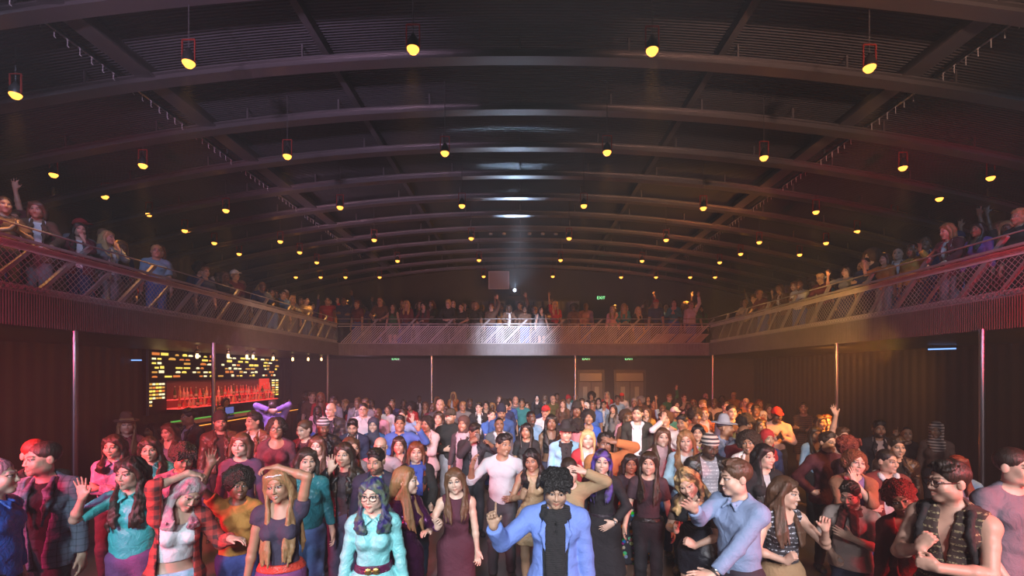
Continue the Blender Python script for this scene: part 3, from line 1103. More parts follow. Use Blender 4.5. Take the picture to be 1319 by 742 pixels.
            fd = Field([(ell(hd(0, 0.018, 0.042), (0.088, 0.105, 0.092), H), 0, 0.02), (cone(hd(0.02, 0.11, 0.0), hd(0.04, 0.14, -0.07), 0.02, 0.012), 0, 0.01), (cone(hd(-0.02, 0.11, 0.0), hd(-0.03, 0.14, -0.06), 0.02, 0.012), 0, 0.01)], h)
            fd.sub(ell(hd(0, -0.06, -0.055), (0.14, 0.16, 0.095), H @ rx(-8)), 0.008)
        elif kind == 'hijab':
            fd = Field([(ell(hd(0, 0.020, 0.035), (0.094, 0.108, 0.100), H), 0, 0.02), (ell(hd(0, 0.015, -0.075), (0.090, 0.088, 0.085), H), 0, 0.05), (ell(f.up(0, -0.01, 1.43), (0.135, 0.115, 0.075), f.T), 0, 0.05), (ell(f.up(0.02, -0.085, 1.35), (0.10, 0.06, 0.09), f.T), 0, 0.05)], h)
            fd.ripple(ripples(s.seed, 0.004, 1.7))
            fd.sub(ell(hd(0, -0.12, -0.022), (0.058, 0.10, 0.082), H), 0.01)
        elif kind == 'headband':
            fd = Field([(ell(hd(0, 0.018, 0.042), (0.094, 0.112, 0.100), H), 0, 0.02)], h)
            fd.sub(ell(hd(0, 0.018, 0.042), (0.086, 0.103, 0.094), H), 0.004)
            a = H @ rx(-14) @ V3(0, 0, 1); q = hd(0, 0, 0.066)
            fd.cut(np.abs((fd.X - F(q[0])) * F(a[0]) + (fd.Y - F(q[1])) * F(a[1]) + (fd.Z - F(q[2])) * F(a[2])) - F(0.009))
        return fd.mesh()

    def glasses(s):
        hd = s.f.hd
        P, Q = [], []
        for x in (-1, 1):
            tube([hd(x * 0.033 + 0.026 * math.cos(a) * 1.05, -0.101 + 0.10 * abs(0.026 * math.cos(a) + 0.033 - 0.03), -0.001 + 0.021 * math.sin(a)) for a in np.linspace(0, 2 * PI, 17)], 0.0026, P, Q)
            tube([hd(x * 0.060, -0.098, 0.006), hd(x * 0.078, -0.06, 0.008), hd(x * 0.080, 0.01, 0.004)], 0.0022, P, Q)
        tube([hd(-0.008, -0.102, 0.004), hd(0.008, -0.102, 0.004)], 0.0024, P, Q)
        return np.array(P, F), np.array(Q, np.int32)


def tube(pts, r, P, Q, n=6):
    """append a tube along pts to the vertex and quad lists"""
    pts = [V3(p) for p in pts]
    rows = []
    for i, p in enumerate(pts):
        t = unit(pts[min(i + 1, len(pts) - 1)] - pts[max(i - 1, 0)])
        a = V3(0, 0, 1) if abs(t[2]) < 0.9 else V3(1, 0, 0)
        u = unit(np.cross(t, a)); v = np.cross(t, u)
        rr = r[i] if isinstance(r, (list, tuple)) else r
        rows.append(len(P))
        for k in range(n):
            th = 2 * PI * k / n
            P.append(p + (u * math.cos(th) + v * math.sin(th)) * rr)
    for a, b in zip(rows, rows[1:]):
        for k in range(n):
            k2 = (k + 1) % n
            Q.append((a + k, a + k2, b + k2, b + k))
    if n == 4:
        Q.append((rows[0] + 3, rows[0] + 2, rows[0] + 1, rows[0])); Q.append((rows[-1], rows[-1] + 1, rows[-1] + 2, rows[-1] + 3))
    elif n == 6:
        for a, rev in ((rows[0], 1), (rows[-1], 0)):
            q1, q2 = (a, a + 1, a + 2, a + 3), (a + 3, a + 4, a + 5, a)
            Q.append(q1[::-1] if rev else q1); Q.append(q2[::-1] if rev else q2)


def blend(rgb, t, to=(0, 0, 0)):
    return tuple(a * (1 - t) + b * t for a, b in zip(rgb, to))


def build_parts(spec, res, fine):
    """list of (part name, vertices, quads, colours or None, material key, label); pure numpy, safe in a thread"""
    sp = dict(spec)
    fig = Fig(**sp.get('fig', {}))
    hc = HC[sp.get('hair', ('long', 'dark'))[1]] if isinstance(sp.get('hair', ('long', 'dark'))[1], str) else sp['hair'][1]
    fig.browc = blend(hc, 0.35)
    if 'lip' in sp: fig.lipc = sp['lip']
    tone = SK[sp.get('skin', 'light')]
    if 'lip' not in sp:
        fig.lipc = (tone[0] * 0.75 + 0.06, tone[1] * 0.42, tone[2] * 0.42)
    if sp.get('beard'):
        fig.beardc = (*blend(hc, 0.15), sp['beard'])
    d = Dress(fig, res, sp.get('seed', 1))
    out = []
    P, Q, C = fig.body(res, fine)
    out.append(('body', P, Q, C, ('skin', tone), None))
    hk = sp.get('hair', ('long', 'dark'))
    if hk[0] not in (None, 'bald', 'covered'):
        P, Q = d.hair(hk[0], *(hk[2:] or ((1.25,) if hk[0] in ('long', 'wavy', 'straight') else ())))
        out.append(('hair', P, Q, None, ('curls' if hk[0] in ('afro', 'curly', 'mop') else 'hair', hc, sp.get('hair2')), None))
    for g in sp.get('wear', ()):
        name, fn, mat = g[0], g[1], g[2]
        kw = g[3] if len(g) > 3 else {}
        P, Q = getattr(d, fn)(**kw)
        out.append((name, P, Q, None, mat, g[4] if len(g) > 4 else None))
    return fig, out


def sub_of(nm, made):
    """the part a collar, lapel, hood or buckle is sewn to"""
    for k in {'collar': ('jacket', 'shirt'), 'lapel': ('jacket',), 'hood': ('jacket',), 'buckle': ('belt',)}.get(nm, ()):
        if k in made:
            return made[k]


def make_person(name_, spec, res, fine, parts=None, fig=None):
    if parts is None:
        fig, parts = build_parts(spec, res, fine)
    root = bpy.data.objects.new('person', None)
    COL.objects.link(root)
    root.empty_display_size = 0.2
    made = {}
    for nm, P, Q, C, mk, lab in parts:
        if len(P) == 0:
            continue
        me = to_mesh(nm, P, Q, M(*mk), C)
        o = link(nm, me, sub_of(nm, made) or root)
        made[nm] = o
        if lab: o['label'] = lab
    return root, fig
# ---------------------------------------------------------------- the hall
FPX, VX, VY, CZ = 645.0, 670.0, 480.0, 2.35          # lens and vanishing point of the 1319 x 742 frame, eye height
YB = 17.0                                            # front edge of the rear balcony
YW = 21.3                                            # rear wall
XL, XR = -6.2, 6.45                                  # edges of the side balconies
WL, WR = -9.7, 9.95                                  # side walls
FZ = -0.15                                           # floor; the whole hall is lifted at the end so that it lies at 0
BZ = 3.1                                             # balcony floor

cam = bpy.data.cameras.new('camera')
cam.sensor_width = 36
cam.lens = FPX / 1319 * 36
cam.shift_x = (659.5 - VX) / 1319
cam.shift_y = (VY - 371) / 1319
cam.clip_end = 100
camo = bpy.data.objects.new('camera', cam)
COL.objects.link(camo)
camo.location = (0, 0, CZ)
camo.rotation_euler = (math.radians(90), 0, 0)
scene.camera = camo


class MB:
    """collects boxes, tubes and plates into one mesh with one or more materials"""

    def __init__(s):
        s.P, s.Q, s.m = [], [], []
        s.cur = 0

    def _f(s, q):
        s.Q.append(q); s.m.append(s.cur)

    def box(s, lo, hi, R=None, c=None):
        x0, y0, z0 = lo; x1, y1, z1 = hi
        n = len(s.P)
        pts = [V3(x, y, z) for z in (z0, z1) for y in (y0, y1) for x in (x0, x1)]
        if R is not None:
            c = V3(0, 0, 0) if c is None else V3(c)
            pts = [c + R @ (p - c) for p in pts]
        s.P += pts
        for q in ((0, 2, 3, 1), (4, 5, 7, 6), (0, 1, 5, 4), (2, 6, 7, 3), (0, 4, 6, 2), (1, 3, 7, 5)):
            s._f(tuple(n + i for i in q))
        return s

    def bar(s, a, b, w, h, up=(0, 0, 1)):
        a, b = V3(a), V3(b)
        t = unit(b - a); u = unit(np.cross(t, up)); v = np.cross(u, t)
        n = len(s.P)
        for p in (a, b):
            for su, sv in ((-1, -1), (1, -1), (1, 1), (-1, 1)):
                s.P.append(p + u * su * w / 2 + v * sv * h / 2)
        for q in ((0, 1, 2, 3), (7, 6, 5, 4), (0, 4, 5, 1), (1, 5, 6, 2), (2, 6, 7, 3), (3, 7, 4, 0)):
            s._f(tuple(n + i for i in q))
        return s

    def tube(s, pts, r, n=6):
        k = len(s.Q)
        tube(pts, r, s.P, s.Q, n)
        s.m += [s.cur] * (len(s.Q) - k)
        return s

    def lathe(s, prof, c, n=16):
        """prof: (radius, z) pairs, bottom to top, closed at the ends when the radius is 0"""
        c = V3(c)
        rows = []
        for r, z in prof:
            rows.append(len(s.P))
            for k in range(n):
                th = 2 * PI * k / n
                s.P.append(c + (max(r, 1e-4) * math.cos(th), max(r, 1e-4) * math.sin(th), z))
        for a, b in zip(rows, rows[1:]):
            for k in range(n):
                s._f((a + k, a + (k + 1) % n, b + (k + 1) % n, b + k))
        return s

    def build(s, name, mat, parent=None, smooth=False, loc=None):
        me = bpy.data.meshes.new(name)
        me.from_pydata([tuple(p) for p in s.P], [], s.Q)
        mats = mat if isinstance(mat, (list, tuple)) else [mat]
        for m in mats:
            me.materials.append(m)
        if len(mats) > 1:
            me.polygons.foreach_set('material_index', s.m)
        if smooth:
            me.polygons.foreach_set('use_smooth', [True] * len(s.Q))
        me.update()
        return link(name, me, parent, loc)


def thing(name, label, cat, loc=(0, 0, 0), rot=0.0, group=None, kind=None):
    o = bpy.data.objects.new(name, None)
    COL.objects.link(o)
    o.empty_display_size = 0.2
    o.location = loc
    o.rotation_euler = (0, 0, rot)
    return tag(o, label, cat, group, kind)


def struct(name, mb, mat, parent=None, smooth=False):
    o = mb.build(name, mat, parent, smooth)
    if parent is None:
        o['kind'] = 'structure'
    return o


def light(kind, loc, target, energy, color, name='stage_and_added_light', **kw):
    l = bpy.data.lights.new(name, kind)
    l.energy = energy
    l.color = color
    for k, v in kw.items():
        setattr(l, k, v)
    o = bpy.data.objects.new(name, l)
    COL.objects.link(o)
    o.location = loc
    if target is not None:
        o.rotation_euler = (Vector(target) - Vector(loc)).to_track_quat('-Z', 'Y').to_euler()
    return o


def wall_mat(name, c, rough=0.7, scale=3.0, stripe=None):
    m, nt, b = nodes(name)
    v = objcoord(nt)
    n = noise(nt, v, scale, 5, 0.6)
    col = mix(nt, n, shade(c, 0.6), shade(c, 1.3))
    if stripe:
        wv = nt.nodes.new('ShaderNodeTexWave')
        wv.bands_direction = stripe[0]; wv.inputs['Scale'].default_value = stripe[1]
        nt.links.new(v, wv.inputs['Vector'])
        bump(nt, b, wv.outputs['Fac'], stripe[2], 0.05)
    else:
        bump(nt, b, n, 0.2, 0.02)
    nt.links.new(col, b.inputs['Base Color'])
    b.inputs['Roughness'].default_value = rough
    return m


m_floor = wall_mat('polished_concrete', (0.11, 0.10, 0.11), 0.28, 1.6)
m_wall = wall_mat('charcoal_wall', (0.07, 0.066, 0.064), 0.75, 0.9)
m_side = wall_mat('dark_panelling', (0.05, 0.045, 0.042), 0.6, 0.8, ('Y', 1.1, 0.4))
m_deck = wall_mat('roof_deck', (0.085, 0.08, 0.08), 0.6, 0.7, ('Y', 6.0, 0.6))
m_steel = M('paint', (0.10, 0.092, 0.088))
m_beam = M('metal', (0.28, 0.25, 0.24))
m_beam.node_tree.nodes['Principled BSDF'].inputs['Metallic'].default_value = 0.7
m_metal = M('metal', (0.62, 0.62, 0.65))
m_rail = M('paint', (0.30, 0.28, 0.27))
m_strip = M('paint', (0.62, 0.58, 0.58))
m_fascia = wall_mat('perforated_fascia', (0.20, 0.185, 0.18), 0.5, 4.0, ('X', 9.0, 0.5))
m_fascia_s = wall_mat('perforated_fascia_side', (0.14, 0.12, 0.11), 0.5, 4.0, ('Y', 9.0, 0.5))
m_black = M('paint', (0.012, 0.012, 0.013))

struct('floor', MB().box((WL - 0.3, -4, FZ - 0.2), (WR + 0.3, YW + 0.3, FZ)), m_floor)
struct('wall_left', MB().box((WL - 0.3, -4, FZ), (WL, YW, 7.6)), m_side)
struct('wall_right', MB().box((WR, -4, FZ), (WR + 0.3, YW, 7.6)), m_side)
struct('wall_back', MB().box((WL - 0.3, YW, FZ), (WR + 0.3, YW + 0.3, 7.6)), m_wall)
struct('wall_front', MB().box((WL - 0.3, -4.3, FZ), (WR + 0.3, -4, 7.6)), m_wall)


def arch(x):
    return -0.0131 * x * x


mb = MB()
xs_ = np.linspace(WL - 0.3, WR + 0.3, 41)
for a, b in zip(xs_, xs_[1:]):
    za, zb = 6.98 + arch(a), 6.98 + arch(b)
    n = len(mb.P)
    mb.P += [V3(a, -4.2, za), V3(b, -4.2, zb), V3(b, YW + 0.3, zb), V3(a, YW + 0.3, za), V3(a, -4.2, za + 0.15), V3(b, -4.2, zb + 0.15), V3(b, YW + 0.3, zb + 0.15), V3(a, YW + 0.3, za + 0.15)]
    for q in ((3, 2, 1, 0), (4, 5, 6, 7)):
        mb._f(tuple(n + i for i in q))
struct('ceiling', mb, m_deck)

# arched roof beams, one every 1.37 m
for k in range(-3, 12):
    y = 6.9 + 1.37 * k
    if y > YW - 0.3:
        break
    mb = MB()
    xs_ = np.linspace(WL, WR, 33)
    for a, b in zip(xs_, xs_[1:]):
        za, zb = 6.66 + arch(a), 6.66 + arch(b)
        for w, dz, h in ((0.20, 0.0, 0.022), (0.03, 0.06, 0.11), (0.12, 0.115, 0.02), (0.10, 0.035, 0.012)):
            mb.bar((a, y, za + dz), (b, y, zb + dz), w, h)
    for x in np.arange(-9, 9.5, 1.5):
        mb.box((x - 0.012, y - 0.012, 6.78 + arch(x)), (x + 0.012, y + 0.012, 7.0 + arch(x)))
    struct('ceiling_beam', mb, m_beam)

# lengthwise girders and slim purlins between the beams
for x in (-5.15, 5.35):
    z = 6.42
    mb = MB()
    for w, dz, h in ((0.26, 0.0, 0.03), (0.025, 0.2, 0.4), (0.26, 0.4, 0.03)):
        mb.box((x - w / 2, -4, z + dz - h / 2), (x + w / 2, YW, z + dz + h / 2))
    struct('ceiling_beam', mb, m_beam)
for x in (-2.7, 2.8):
    mb = MB().box((x - 0.05, -4, 6.86 + arch(x)), (x + 0.05, YW, 7.06 + arch(x)))
    struct('ceiling_beam', mb, m_steel)

# cable rails hung with rows of hooks
for x, side in ((-5.5, 'left'), (5.72, 'right')):
    r = thing('hook_rail', 'thin steel rail hung with a row of short hooks along the %s ceiling girder' % side, 'rail', (x, 0, 6.42), group='hook rails under the ceiling')
    MB().box((-0.018, 3.0, -0.02), (0.018, 17.5, 0.02)).build('rail', m_metal, r)
    for y in np.arange(3.4, 17.6, 2.0):
        MB().box((-0.01, y, 0), (0.01, y + 0.02, 0.13)).build('hanger', m_steel, r)
    hk = MB().tube([(0, 0, 0.02), (0, 0, -0.10), (0.012, 0.012, -0.115)], 0.0055, 4).tube([(0, -0.022, -0.018), (0, 0.022, -0.018)], 0.006, 4)
    h0 = None
    for i in range(72):
        y = 5.05 + 0.172 * i
        if h0 is None:
            h0 = hk.build('hook', M('paint', (0.8, 0.78, 0.75)), r, loc=(0, y, 0))
        else:
            c = h0.copy(); COL.objects.link(c); c.location = (0, y, 0)

# ---------------------------------------------------------------- balconies
struct('trim_balcony_slab_left', MB().box((WL, -4, 2.95), (XL + 0.02, YW, BZ)), m_steel)
struct('trim_balcony_slab_right', MB().box((XR - 0.02, -4, 2.95), (WR, YW, BZ)), m_steel)
struct('trim_balcony_slab_back', MB().box((XL, YB, 2.95), (XR, YW, BZ)), m_steel)
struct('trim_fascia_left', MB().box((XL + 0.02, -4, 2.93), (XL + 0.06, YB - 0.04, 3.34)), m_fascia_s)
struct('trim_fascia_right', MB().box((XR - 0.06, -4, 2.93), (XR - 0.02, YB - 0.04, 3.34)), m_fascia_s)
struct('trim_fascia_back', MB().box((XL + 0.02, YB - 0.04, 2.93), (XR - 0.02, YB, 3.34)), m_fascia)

RT = 4.0
LEAN = 1.0


def railing(name, label, P0, P1, start, fill):
    """P0 -> P1: feet line of the railing; struts lean towards P1"""
    r = thing('balcony_railing', label, 'railing', (0, 0, 0), group='steel railings round the balcony')
    a, b = V3(*P0, 0), V3(*P1, 0)
    L = np.linalg.norm(b - a); t = (b - a) / L
    nrm = np.cross(t, (0, 0, 1))
    pt = lambda u, z: a + t * u + (0, 0, z)
    MB().bar(pt(0, RT), pt(L, RT), 0.05, 0.035).build('top_rail', m_rail, r)
    MB().tube([pt(0, 4.17), pt(L, 4.17)], 0.012).build('hand_wire', m_rail, r)
    MB().bar(pt(0, 3.34), pt(L, 3.34), 0.06, 0.04).build('bottom_rail', m_rail, r)
    st = None
    H = RT - 3.34 + 0.3
    k = 0
    for u in np.arange(start, L - H * LEAN, 0.635):
        tall = k % 2 == 0
        h = (4.17 if tall else RT) - 3.02
        mb = MB().bar(pt(u, 3.02) - nrm * 0.07, pt(u + h * LEAN, 3.02 + h) - nrm * 0.045, 0.055 if tall else 0.04, 0.05 if tall else 0.035, nrm)
        mb.build('strut', m_rail, r)
        k += 1
    mb = MB()
    if fill == 'wires':
        for u in np.arange(0.1, L - 0.55, 0.082):
            mb.bar(pt(u, 3.36), pt(u + 0.55, 3.92), 0.022, 0.022, nrm)
        mb.bar(pt(0, 3.92), pt(L, 3.92), 0.02, 0.02)
        mb.build('wire_infill', m_strip, r)
    else:
        for z0, z1, st_, w in ((3.36, 3.86, 0.085, 0.005),):
            h = z1 - z0
            for u in np.arange(0, L - h, st_):
                mb.bar(pt(u, z0), pt(u + h, z1), w, w, nrm)
                mb.bar(pt(u + h, z0), pt(u, z1), w, w, nrm)
        mb.build('wire_mesh', m_rail, r)
        for z0, z1 in ((3.885, 3.965), (3.36, 3.44)):
            mb = MB()
            h = z1 - z0
            for u in np.arange(0, L - h, 0.034):
                mb.bar(pt(u, z0) - nrm * 0.03, pt(u + h, z1) - nrm * 0.03, 0.013, 0.013, nrm)
                mb.bar(pt(u + h, z0) - nrm * 0.03, pt(u, z1) - nrm * 0.03, 0.013, 0.013, nrm)
            for z in (z0, z1):
                mb.bar(pt(0, z) - nrm * 0.03, pt(L, z) - nrm * 0.03, 0.014, 0.014)
            mb.build('perforated_strip', m_strip, r)
    return r


railing('left', 'balcony railing with mesh and leaning struts along the left side', (XL + 0.02, 2.0), (XL + 0.02, YB), 0.3, 'mesh')
railing('back', 'balcony railing with slanted wires across the rear of the hall', (XL + 0.02, YB - 0.02), (XR - 0.02, YB - 0.02), 0.2, 'wires')
railing('right', 'balcony railing with mesh and leaning struts along the right side', (XR - 0.02, YB), (XR - 0.02, 2.0), 0.3, 'mesh')

# pale perforated panels at the right end of the rear rail
for i, (px0, px1) in enumerate(((836, 858), (862, 880), (884, 902))):
    mb = MB()
    x0, x1 = (px0 - VX) / FPX * 17.2, (px1 - VX) / FPX * 17.2
    n = len(mb.P)
    for yy in (17.16, 17.2):
        mb.P += [V3(x0, yy, 3.38), V3(x1, yy, 3.38), V3(x1 + 0.3, yy, 3.68), V3(x0 + 0.3, yy, 3.68)]
    for q in ((0, 1, 2, 3), (7, 6, 5, 4), (0, 4, 5, 1), (1, 5, 6, 2), (2, 6, 7, 3), (3, 7, 4, 0)):
        mb._f(tuple(n + j for j in q))
    tag(mb.build('leaning_board', wall_mat('pale_panel', (0.5, 0.42, 0.38), 0.5, 6, ('X', 12, 0.5))), ('leftmost', 'middle', 'rightmost')[i] + ' of three pale slanted panels behind the rear railing', 'panel', 'pale panels behind the rear railing')

# columns
m_col = M('metal', (0.30, 0.30, 0.33))
for px, d in ((96, 6.95), (275, 10.0), (422, 16.9), (556, 17.05), (741, 17.05), (918, 16.7), (1078, 10.1), (1265, 6.9)):
    x = (px - VX) / FPX * d
    mb = MB().lathe([(0, FZ), (0.11, FZ), (0.11, FZ + 0.02), (0.038, FZ + 0.03), (0.038, 2.95), (0, 2.95)], (x, d, 0), 20)
    o = struct('column', mb, m_col)

# ---------------------------------------------------------------- pendant lamps
m_bulb = M('glow', (1.0, 0.36, 0.055), 3.4)
m_cone = M('paint', (0.03, 0.027, 0.025))
m_red = M('paint', (0.3, 0.03, 0.02))
LZ = 5.82
LAMPS = [(532, 63), (840, 65), (243, 81), (1120, 87), (20, 122),
         (573, 197), (782, 196), (370, 201), (984, 203), (184, 213), (1163, 216),
         (595, 265), (752, 265), (438, 267), (906, 268), (291, 271), (1051, 273), (69, 225), (1276, 229), (135, 253), (1210, 256), (192, 276), (1152, 279), (238, 297), (1104, 298), (276, 313), (1064, 313), (308, 327), (1030, 328),
         (607, 307), (733, 307), (482, 309), (858, 309), (361, 311), (978, 312),
         (617, 335), (722, 335), (512, 336), (827, 336), (408, 338), (927, 338), (386, 325), (954, 327),
         (623, 356), (712, 356), (489, 357), (800, 357), (445, 357), (845, 357), (413, 357), (889, 357), (381, 357), (921, 357)]
ROWS = {}
proto = None
LAMP_ENERGY = 300.0
words_row = ['', 'nearest', 'second', 'third', 'fourth', 'fifth', 'farthest']
lamp_items = sorted(LAMPS, key=lambda q: (q[1]))
for i, (px, py) in enumerate(lamp_items):
    d = FPX * (LZ - CZ) / (VY - py)
    if d > YW - 0.5: d = YW - 0.5
    x = (px - VX) / FPX * d
    if abs(x - 0.1) > 9.4: x = math.copysign(9.4, x)
    r = thing('pendant_lamp', 'x', 'lamp', (x, d, LZ), group='warm pendant lamps under the roof')
    r['px'] = px; r['row'] = d
    if proto is None:
        sh = MB().lathe([(0.062, -0.005), (0.066, 0.03), (0.058, 0.09), (0.03, 0.13), (0.016, 0.16), (0, 0.16)], (0, 0, 0), 16).build('lamp_shade', m_cone, r, True)
        bl = MB().lathe([(0, -0.058), (0.036, -0.048), (0.060, -0.018), (0.066, 0.0), (0.055, 0.03), (0, 0.045)], (0, 0, 0), 16).build('bulb', m_bulb, r, True)
        yk = MB().bar((-0.07, 0, 0.02), (-0.07, 0, 0.26), 0.014, 0.014, (0, 1, 0)).bar((0.07, 0, 0.02), (0.07, 0, 0.26), 0.014, 0.014, (0, 1, 0)).bar((-0.07, 0, 0.26), (0.07, 0, 0.26), 0.014, 0.014, (0, 1, 0)).build('yoke', m_red, r)
        proto = (sh, bl, yk)
    else:
        for q in proto:
            c = q.copy(); COL.objects.link(c); c.parent = r
    zc = 7.08 + arch(x) - LZ
    MB().tube([(0, 0, 0.16), (0, 0, zc)], 0.006, 4).build('cord', m_steel, r)
    lo = light('SPOT', (0, 0, -0.06), None, LAMP_ENERGY, (1.0, 0.46, 0.10), 'lamp_light', spot_size=math.radians(34), spot_blend=0.8, shadow_soft_size=0.05)
    lo.parent = r
# say which lamp is which: row by depth, then place within the row
lampo = [o for o in COL.objects if o.name.startswith('pendant_lamp')]
lampo.sort(key=lambda o: o['row'])
rows = []
for o in lampo:
    if rows and abs(o['row'] - rows[-1][0]['row']) < 0.45:
        rows[-1].append(o)
    else:
        rows.append([o])
ORD = ['first', 'second', 'third', 'fourth', 'fifth', 'sixth', 'seventh', 'eighth', 'ninth', 'tenth', 'eleventh', 'twelfth', 'thirteenth', 'fourteenth', 'fifteenth', 'sixteenth', 'seventeenth', 'eighteenth', 'nineteenth', 'twentieth']
ORD += ['twenty-' + w for w in ORD[:9]] + ['thirtieth'] + ['thirty-' + w for w in ORD[:9]] + ['fortieth'] + ['forty-' + w for w in ORD[:9]] + ['fiftieth'] + ['fifty-' + w for w in ORD[:9]]
for i, rw in enumerate(rows):
    rw.sort(key=lambda o: o['px'])
    for j, o in enumerate(rw):
        where = '%s from the left in its row' % ORD[j] if len(rw) > 1 else ('over the left balcony' if o['px'] < 660 else 'over the right balcony')
        o['label'] = ('warm pendant lamp, %s from the left in the %s row from the stage' % (ORD[j], ORD[i])) if len(rw) > 1 else 'warm pendant lamp %s, %s row from the stage' % (where, ORD[i])
        del o['px']; del o['row']

# ---------------------------------------------------------------- rear wall: exits, doors, panels, projector
m_exit = M('glow', (0.25, 0.9, 0.35), 2.2)
m_sign = M('plastic', (0.012, 0.03, 0.018))


def exit_sign(px, py, y, label):
    x = (px - VX) / FPX * y; z = CZ + (VY - py) / FPX * y
    r = thing('exit_sign', label, 'sign', (x, y, z), group='green exit signs')
    mb = MB().box((-0.19, -0.03, -0.09), (0.19, 0.03, 0.09))
    mb.build('housing', m_sign, r)
    MB().box((-0.015, -0.02, 0.09), (0.015, 0.02, 0.16)).build('bracket', m_steel, r)
    fc = bpy.data.curves.new('lettering', 'FONT')
    fc.body = 'EXIT'; fc.align_x = 'CENTER'; fc.align_y = 'CENTER'; fc.size = 0.17; fc.extrude = 0.004
    fc.materials.append(m_exit)
    tmp = link('lettering', fc)
    bpy.context.view_layer.update()
    me = bpy.data.meshes.new_from_object(tmp.evaluated_get(bpy.context.evaluated_depsgraph_get()))
    bpy.data.objects.remove(tmp)
    t = link('lettering', me, r, (0, -0.037, 0))
    t.rotation_euler = (math.radians(90), 0, 0)
    return r


exit_sign(510, 462, YW - 0.1, 'green lit EXIT sign at the left of the rear wall')
exit_sign(755, 462, YW - 0.1, 'green lit EXIT sign above the left rear doorway')
exit_sign(810, 462, YW - 0.1, 'green lit EXIT sign above the right rear doorway')
exit_sign(774, 384, YW - 0.1, 'green lit EXIT sign on the upper wall behind the rear balcony')

m_door = M('paint', (0.16, 0.15, 0.14))
m_pane = M('plastic', (0.33, 0.33, 0.28))
for i, (px0, px1) in enumerate(((746, 776), (793, 829))):
    x0, x1 = (px0 - VX) / FPX * YW, (px1 - VX) / FPX * YW
    r = thing('door_%d' % (i + 1), None, None, ((x0 + x1) / 2, YW, FZ), kind='structure')
    w = (x1 - x0) / 2
    mb = MB()
    for lo, hi in (((-w - 0.08, -0.07, 0), (-w, 0, 2.62)), ((w, -0.07, 0), (w + 0.08, 0, 2.62)), ((-w, -0.07, 2.5), (w, 0, 2.62))):
        mb.box(lo, hi)
    mb.build('door_frame', m_steel, r)
    for sx in (-1, 1):
        a, b = (0.01, w - 0.01) if sx > 0 else (-w + 0.01, -0.01)
        lf = MB().box((a, -0.05, 0.01), (b, -0.005, 2.1)).build('door_leaf', m_door, r)
        MB().box(((a + b) / 2 - 0.09, -0.058, 1.0), ((a + b) / 2 + 0.09, -0.05, 1.9)).build('pane', m_pane, lf)
        MB().tube([(sx * 0.07, -0.06, 0.95), (sx * 0.07, -0.10, 1.0), (sx * 0.07, -0.10, 1.3), (sx * 0.07, -0.06, 1.35)], 0.014).build('door_handle', m_metal, lf)
    MB().box((-w + 0.02, -0.045, 2.14), (w - 0.02, -0.02, 2.48)).build('transom_panel', M('plastic', (0.24, 0.235, 0.21)), r)

m_pan = wall_mat('grey_partition', (0.24, 0.25, 0.28), 0.6, 2)
for i, (px0, px1, n, lb) in enumerate(((609, 651, 4, 'left grey partition screen behind the crowd on the rear balcony'), (664, 746, 7, 'right wide grey partition screen behind the crowd on the rear balcony'))):
    y = 20.6
    x0, x1 = (px0 - VX) / FPX * y, (px1 - VX) / FPX * y
    r = thing('partition_screen', lb, 'partition', ((x0 + x1) / 2, y, BZ), group='partition screens on the rear balcony')
    w = x1 - x0
    mb = MB()
    for k in range(n):
        mb.box((-w / 2 + w * k / n + 0.012, 0, 0.05), (-w / 2 + w * (k + 1) / n - 0.012, 0.04, 2.18))
    mb.build('panel', m_pan, r)
    mb = MB().box((-w / 2 - 0.03, -0.02, 2.18), (w / 2 + 0.03, 0.06, 2.24)).box((-w / 2 - 0.03, -0.02, 0), (w / 2 + 0.03, 0.06, 0.05))
    for x in (-w / 2 - 0.03, w / 2):
        mb.box((x, -0.02, 0.05), (x + 0.03, 0.06, 2.18))
    mb.build('frame', m_steel, r)

# hanging screen frame and the projector beside it
y = 20.3
r = thing('projection_screen', 'square translucent screen in a pale frame hanging beside the projector beam', 'screen', ((642.5 - VX) / FPX * y, y, CZ + (VY - 361) / FPX * y))
w = 0.40
MB().box((-w, -0.01, -w * 0.86), (w, 0.01, w * 0.86)).build('screen_sheet', M('plastic', (0.34, 0.31, 0.38)), r)
mb = MB()
for lo, hi in (((-w, -0.02, w * 0.84), (w, 0.02, w * 0.90)), ((-w, -0.02, -w * 0.90), (w, 0.02, -w * 0.84)), ((-w - 0.02, -0.02, -w * 0.9), (-w + 0.02, 0.02, w * 0.9)), ((w - 0.02, -0.02, -w * 0.9), (w + 0.02, 0.02, w * 0.9))):
    mb.box(lo, hi)
mb.build('frame', M('paint', (0.6, 0.56, 0.62)), r)
mb = MB()
for sx in (-0.3, 0.3):
    mb.tube([(sx, 0, w * 0.88), (sx, 0, 6.9 - (CZ + (VY - 361) / FPX * y))], 0.006, 4)
mb.build('wire', m_steel, r)

pz = CZ + (VY - 377) / FPX * 20.4
r = thing('projector', 'projector with a bluish lens glow hung above the rear balcony crowd', 'projector', ((663 - VX) / FPX * 20.4, 20.4, pz))
MB().box((-0.24, -0.2, -0.10), (0.24, 0.25, 0.10)).build('body', m_black, r)
MB().lathe([(0, 0), (0.06, 0), (0.06, 0.05), (0, 0.05)], (0, 0, 0), 16).build('lens', M('glow', (0.7, 0.8, 1.0), 6.0), r)
ln = [c for c in r.children if c.name.startswith('lens')][0]
ln.rotation_euler = (math.radians(65), 0, 0); ln.location = (0.0, -0.2, 0.05)
MB().tube([(0, 0, 0.1), (0, 0, 6.9 - pz)], 0.02, 6).build('mount', m_steel, r)
PROJ = ((663 - VX) / FPX * 20.4, 20.15, pz + 0.08)

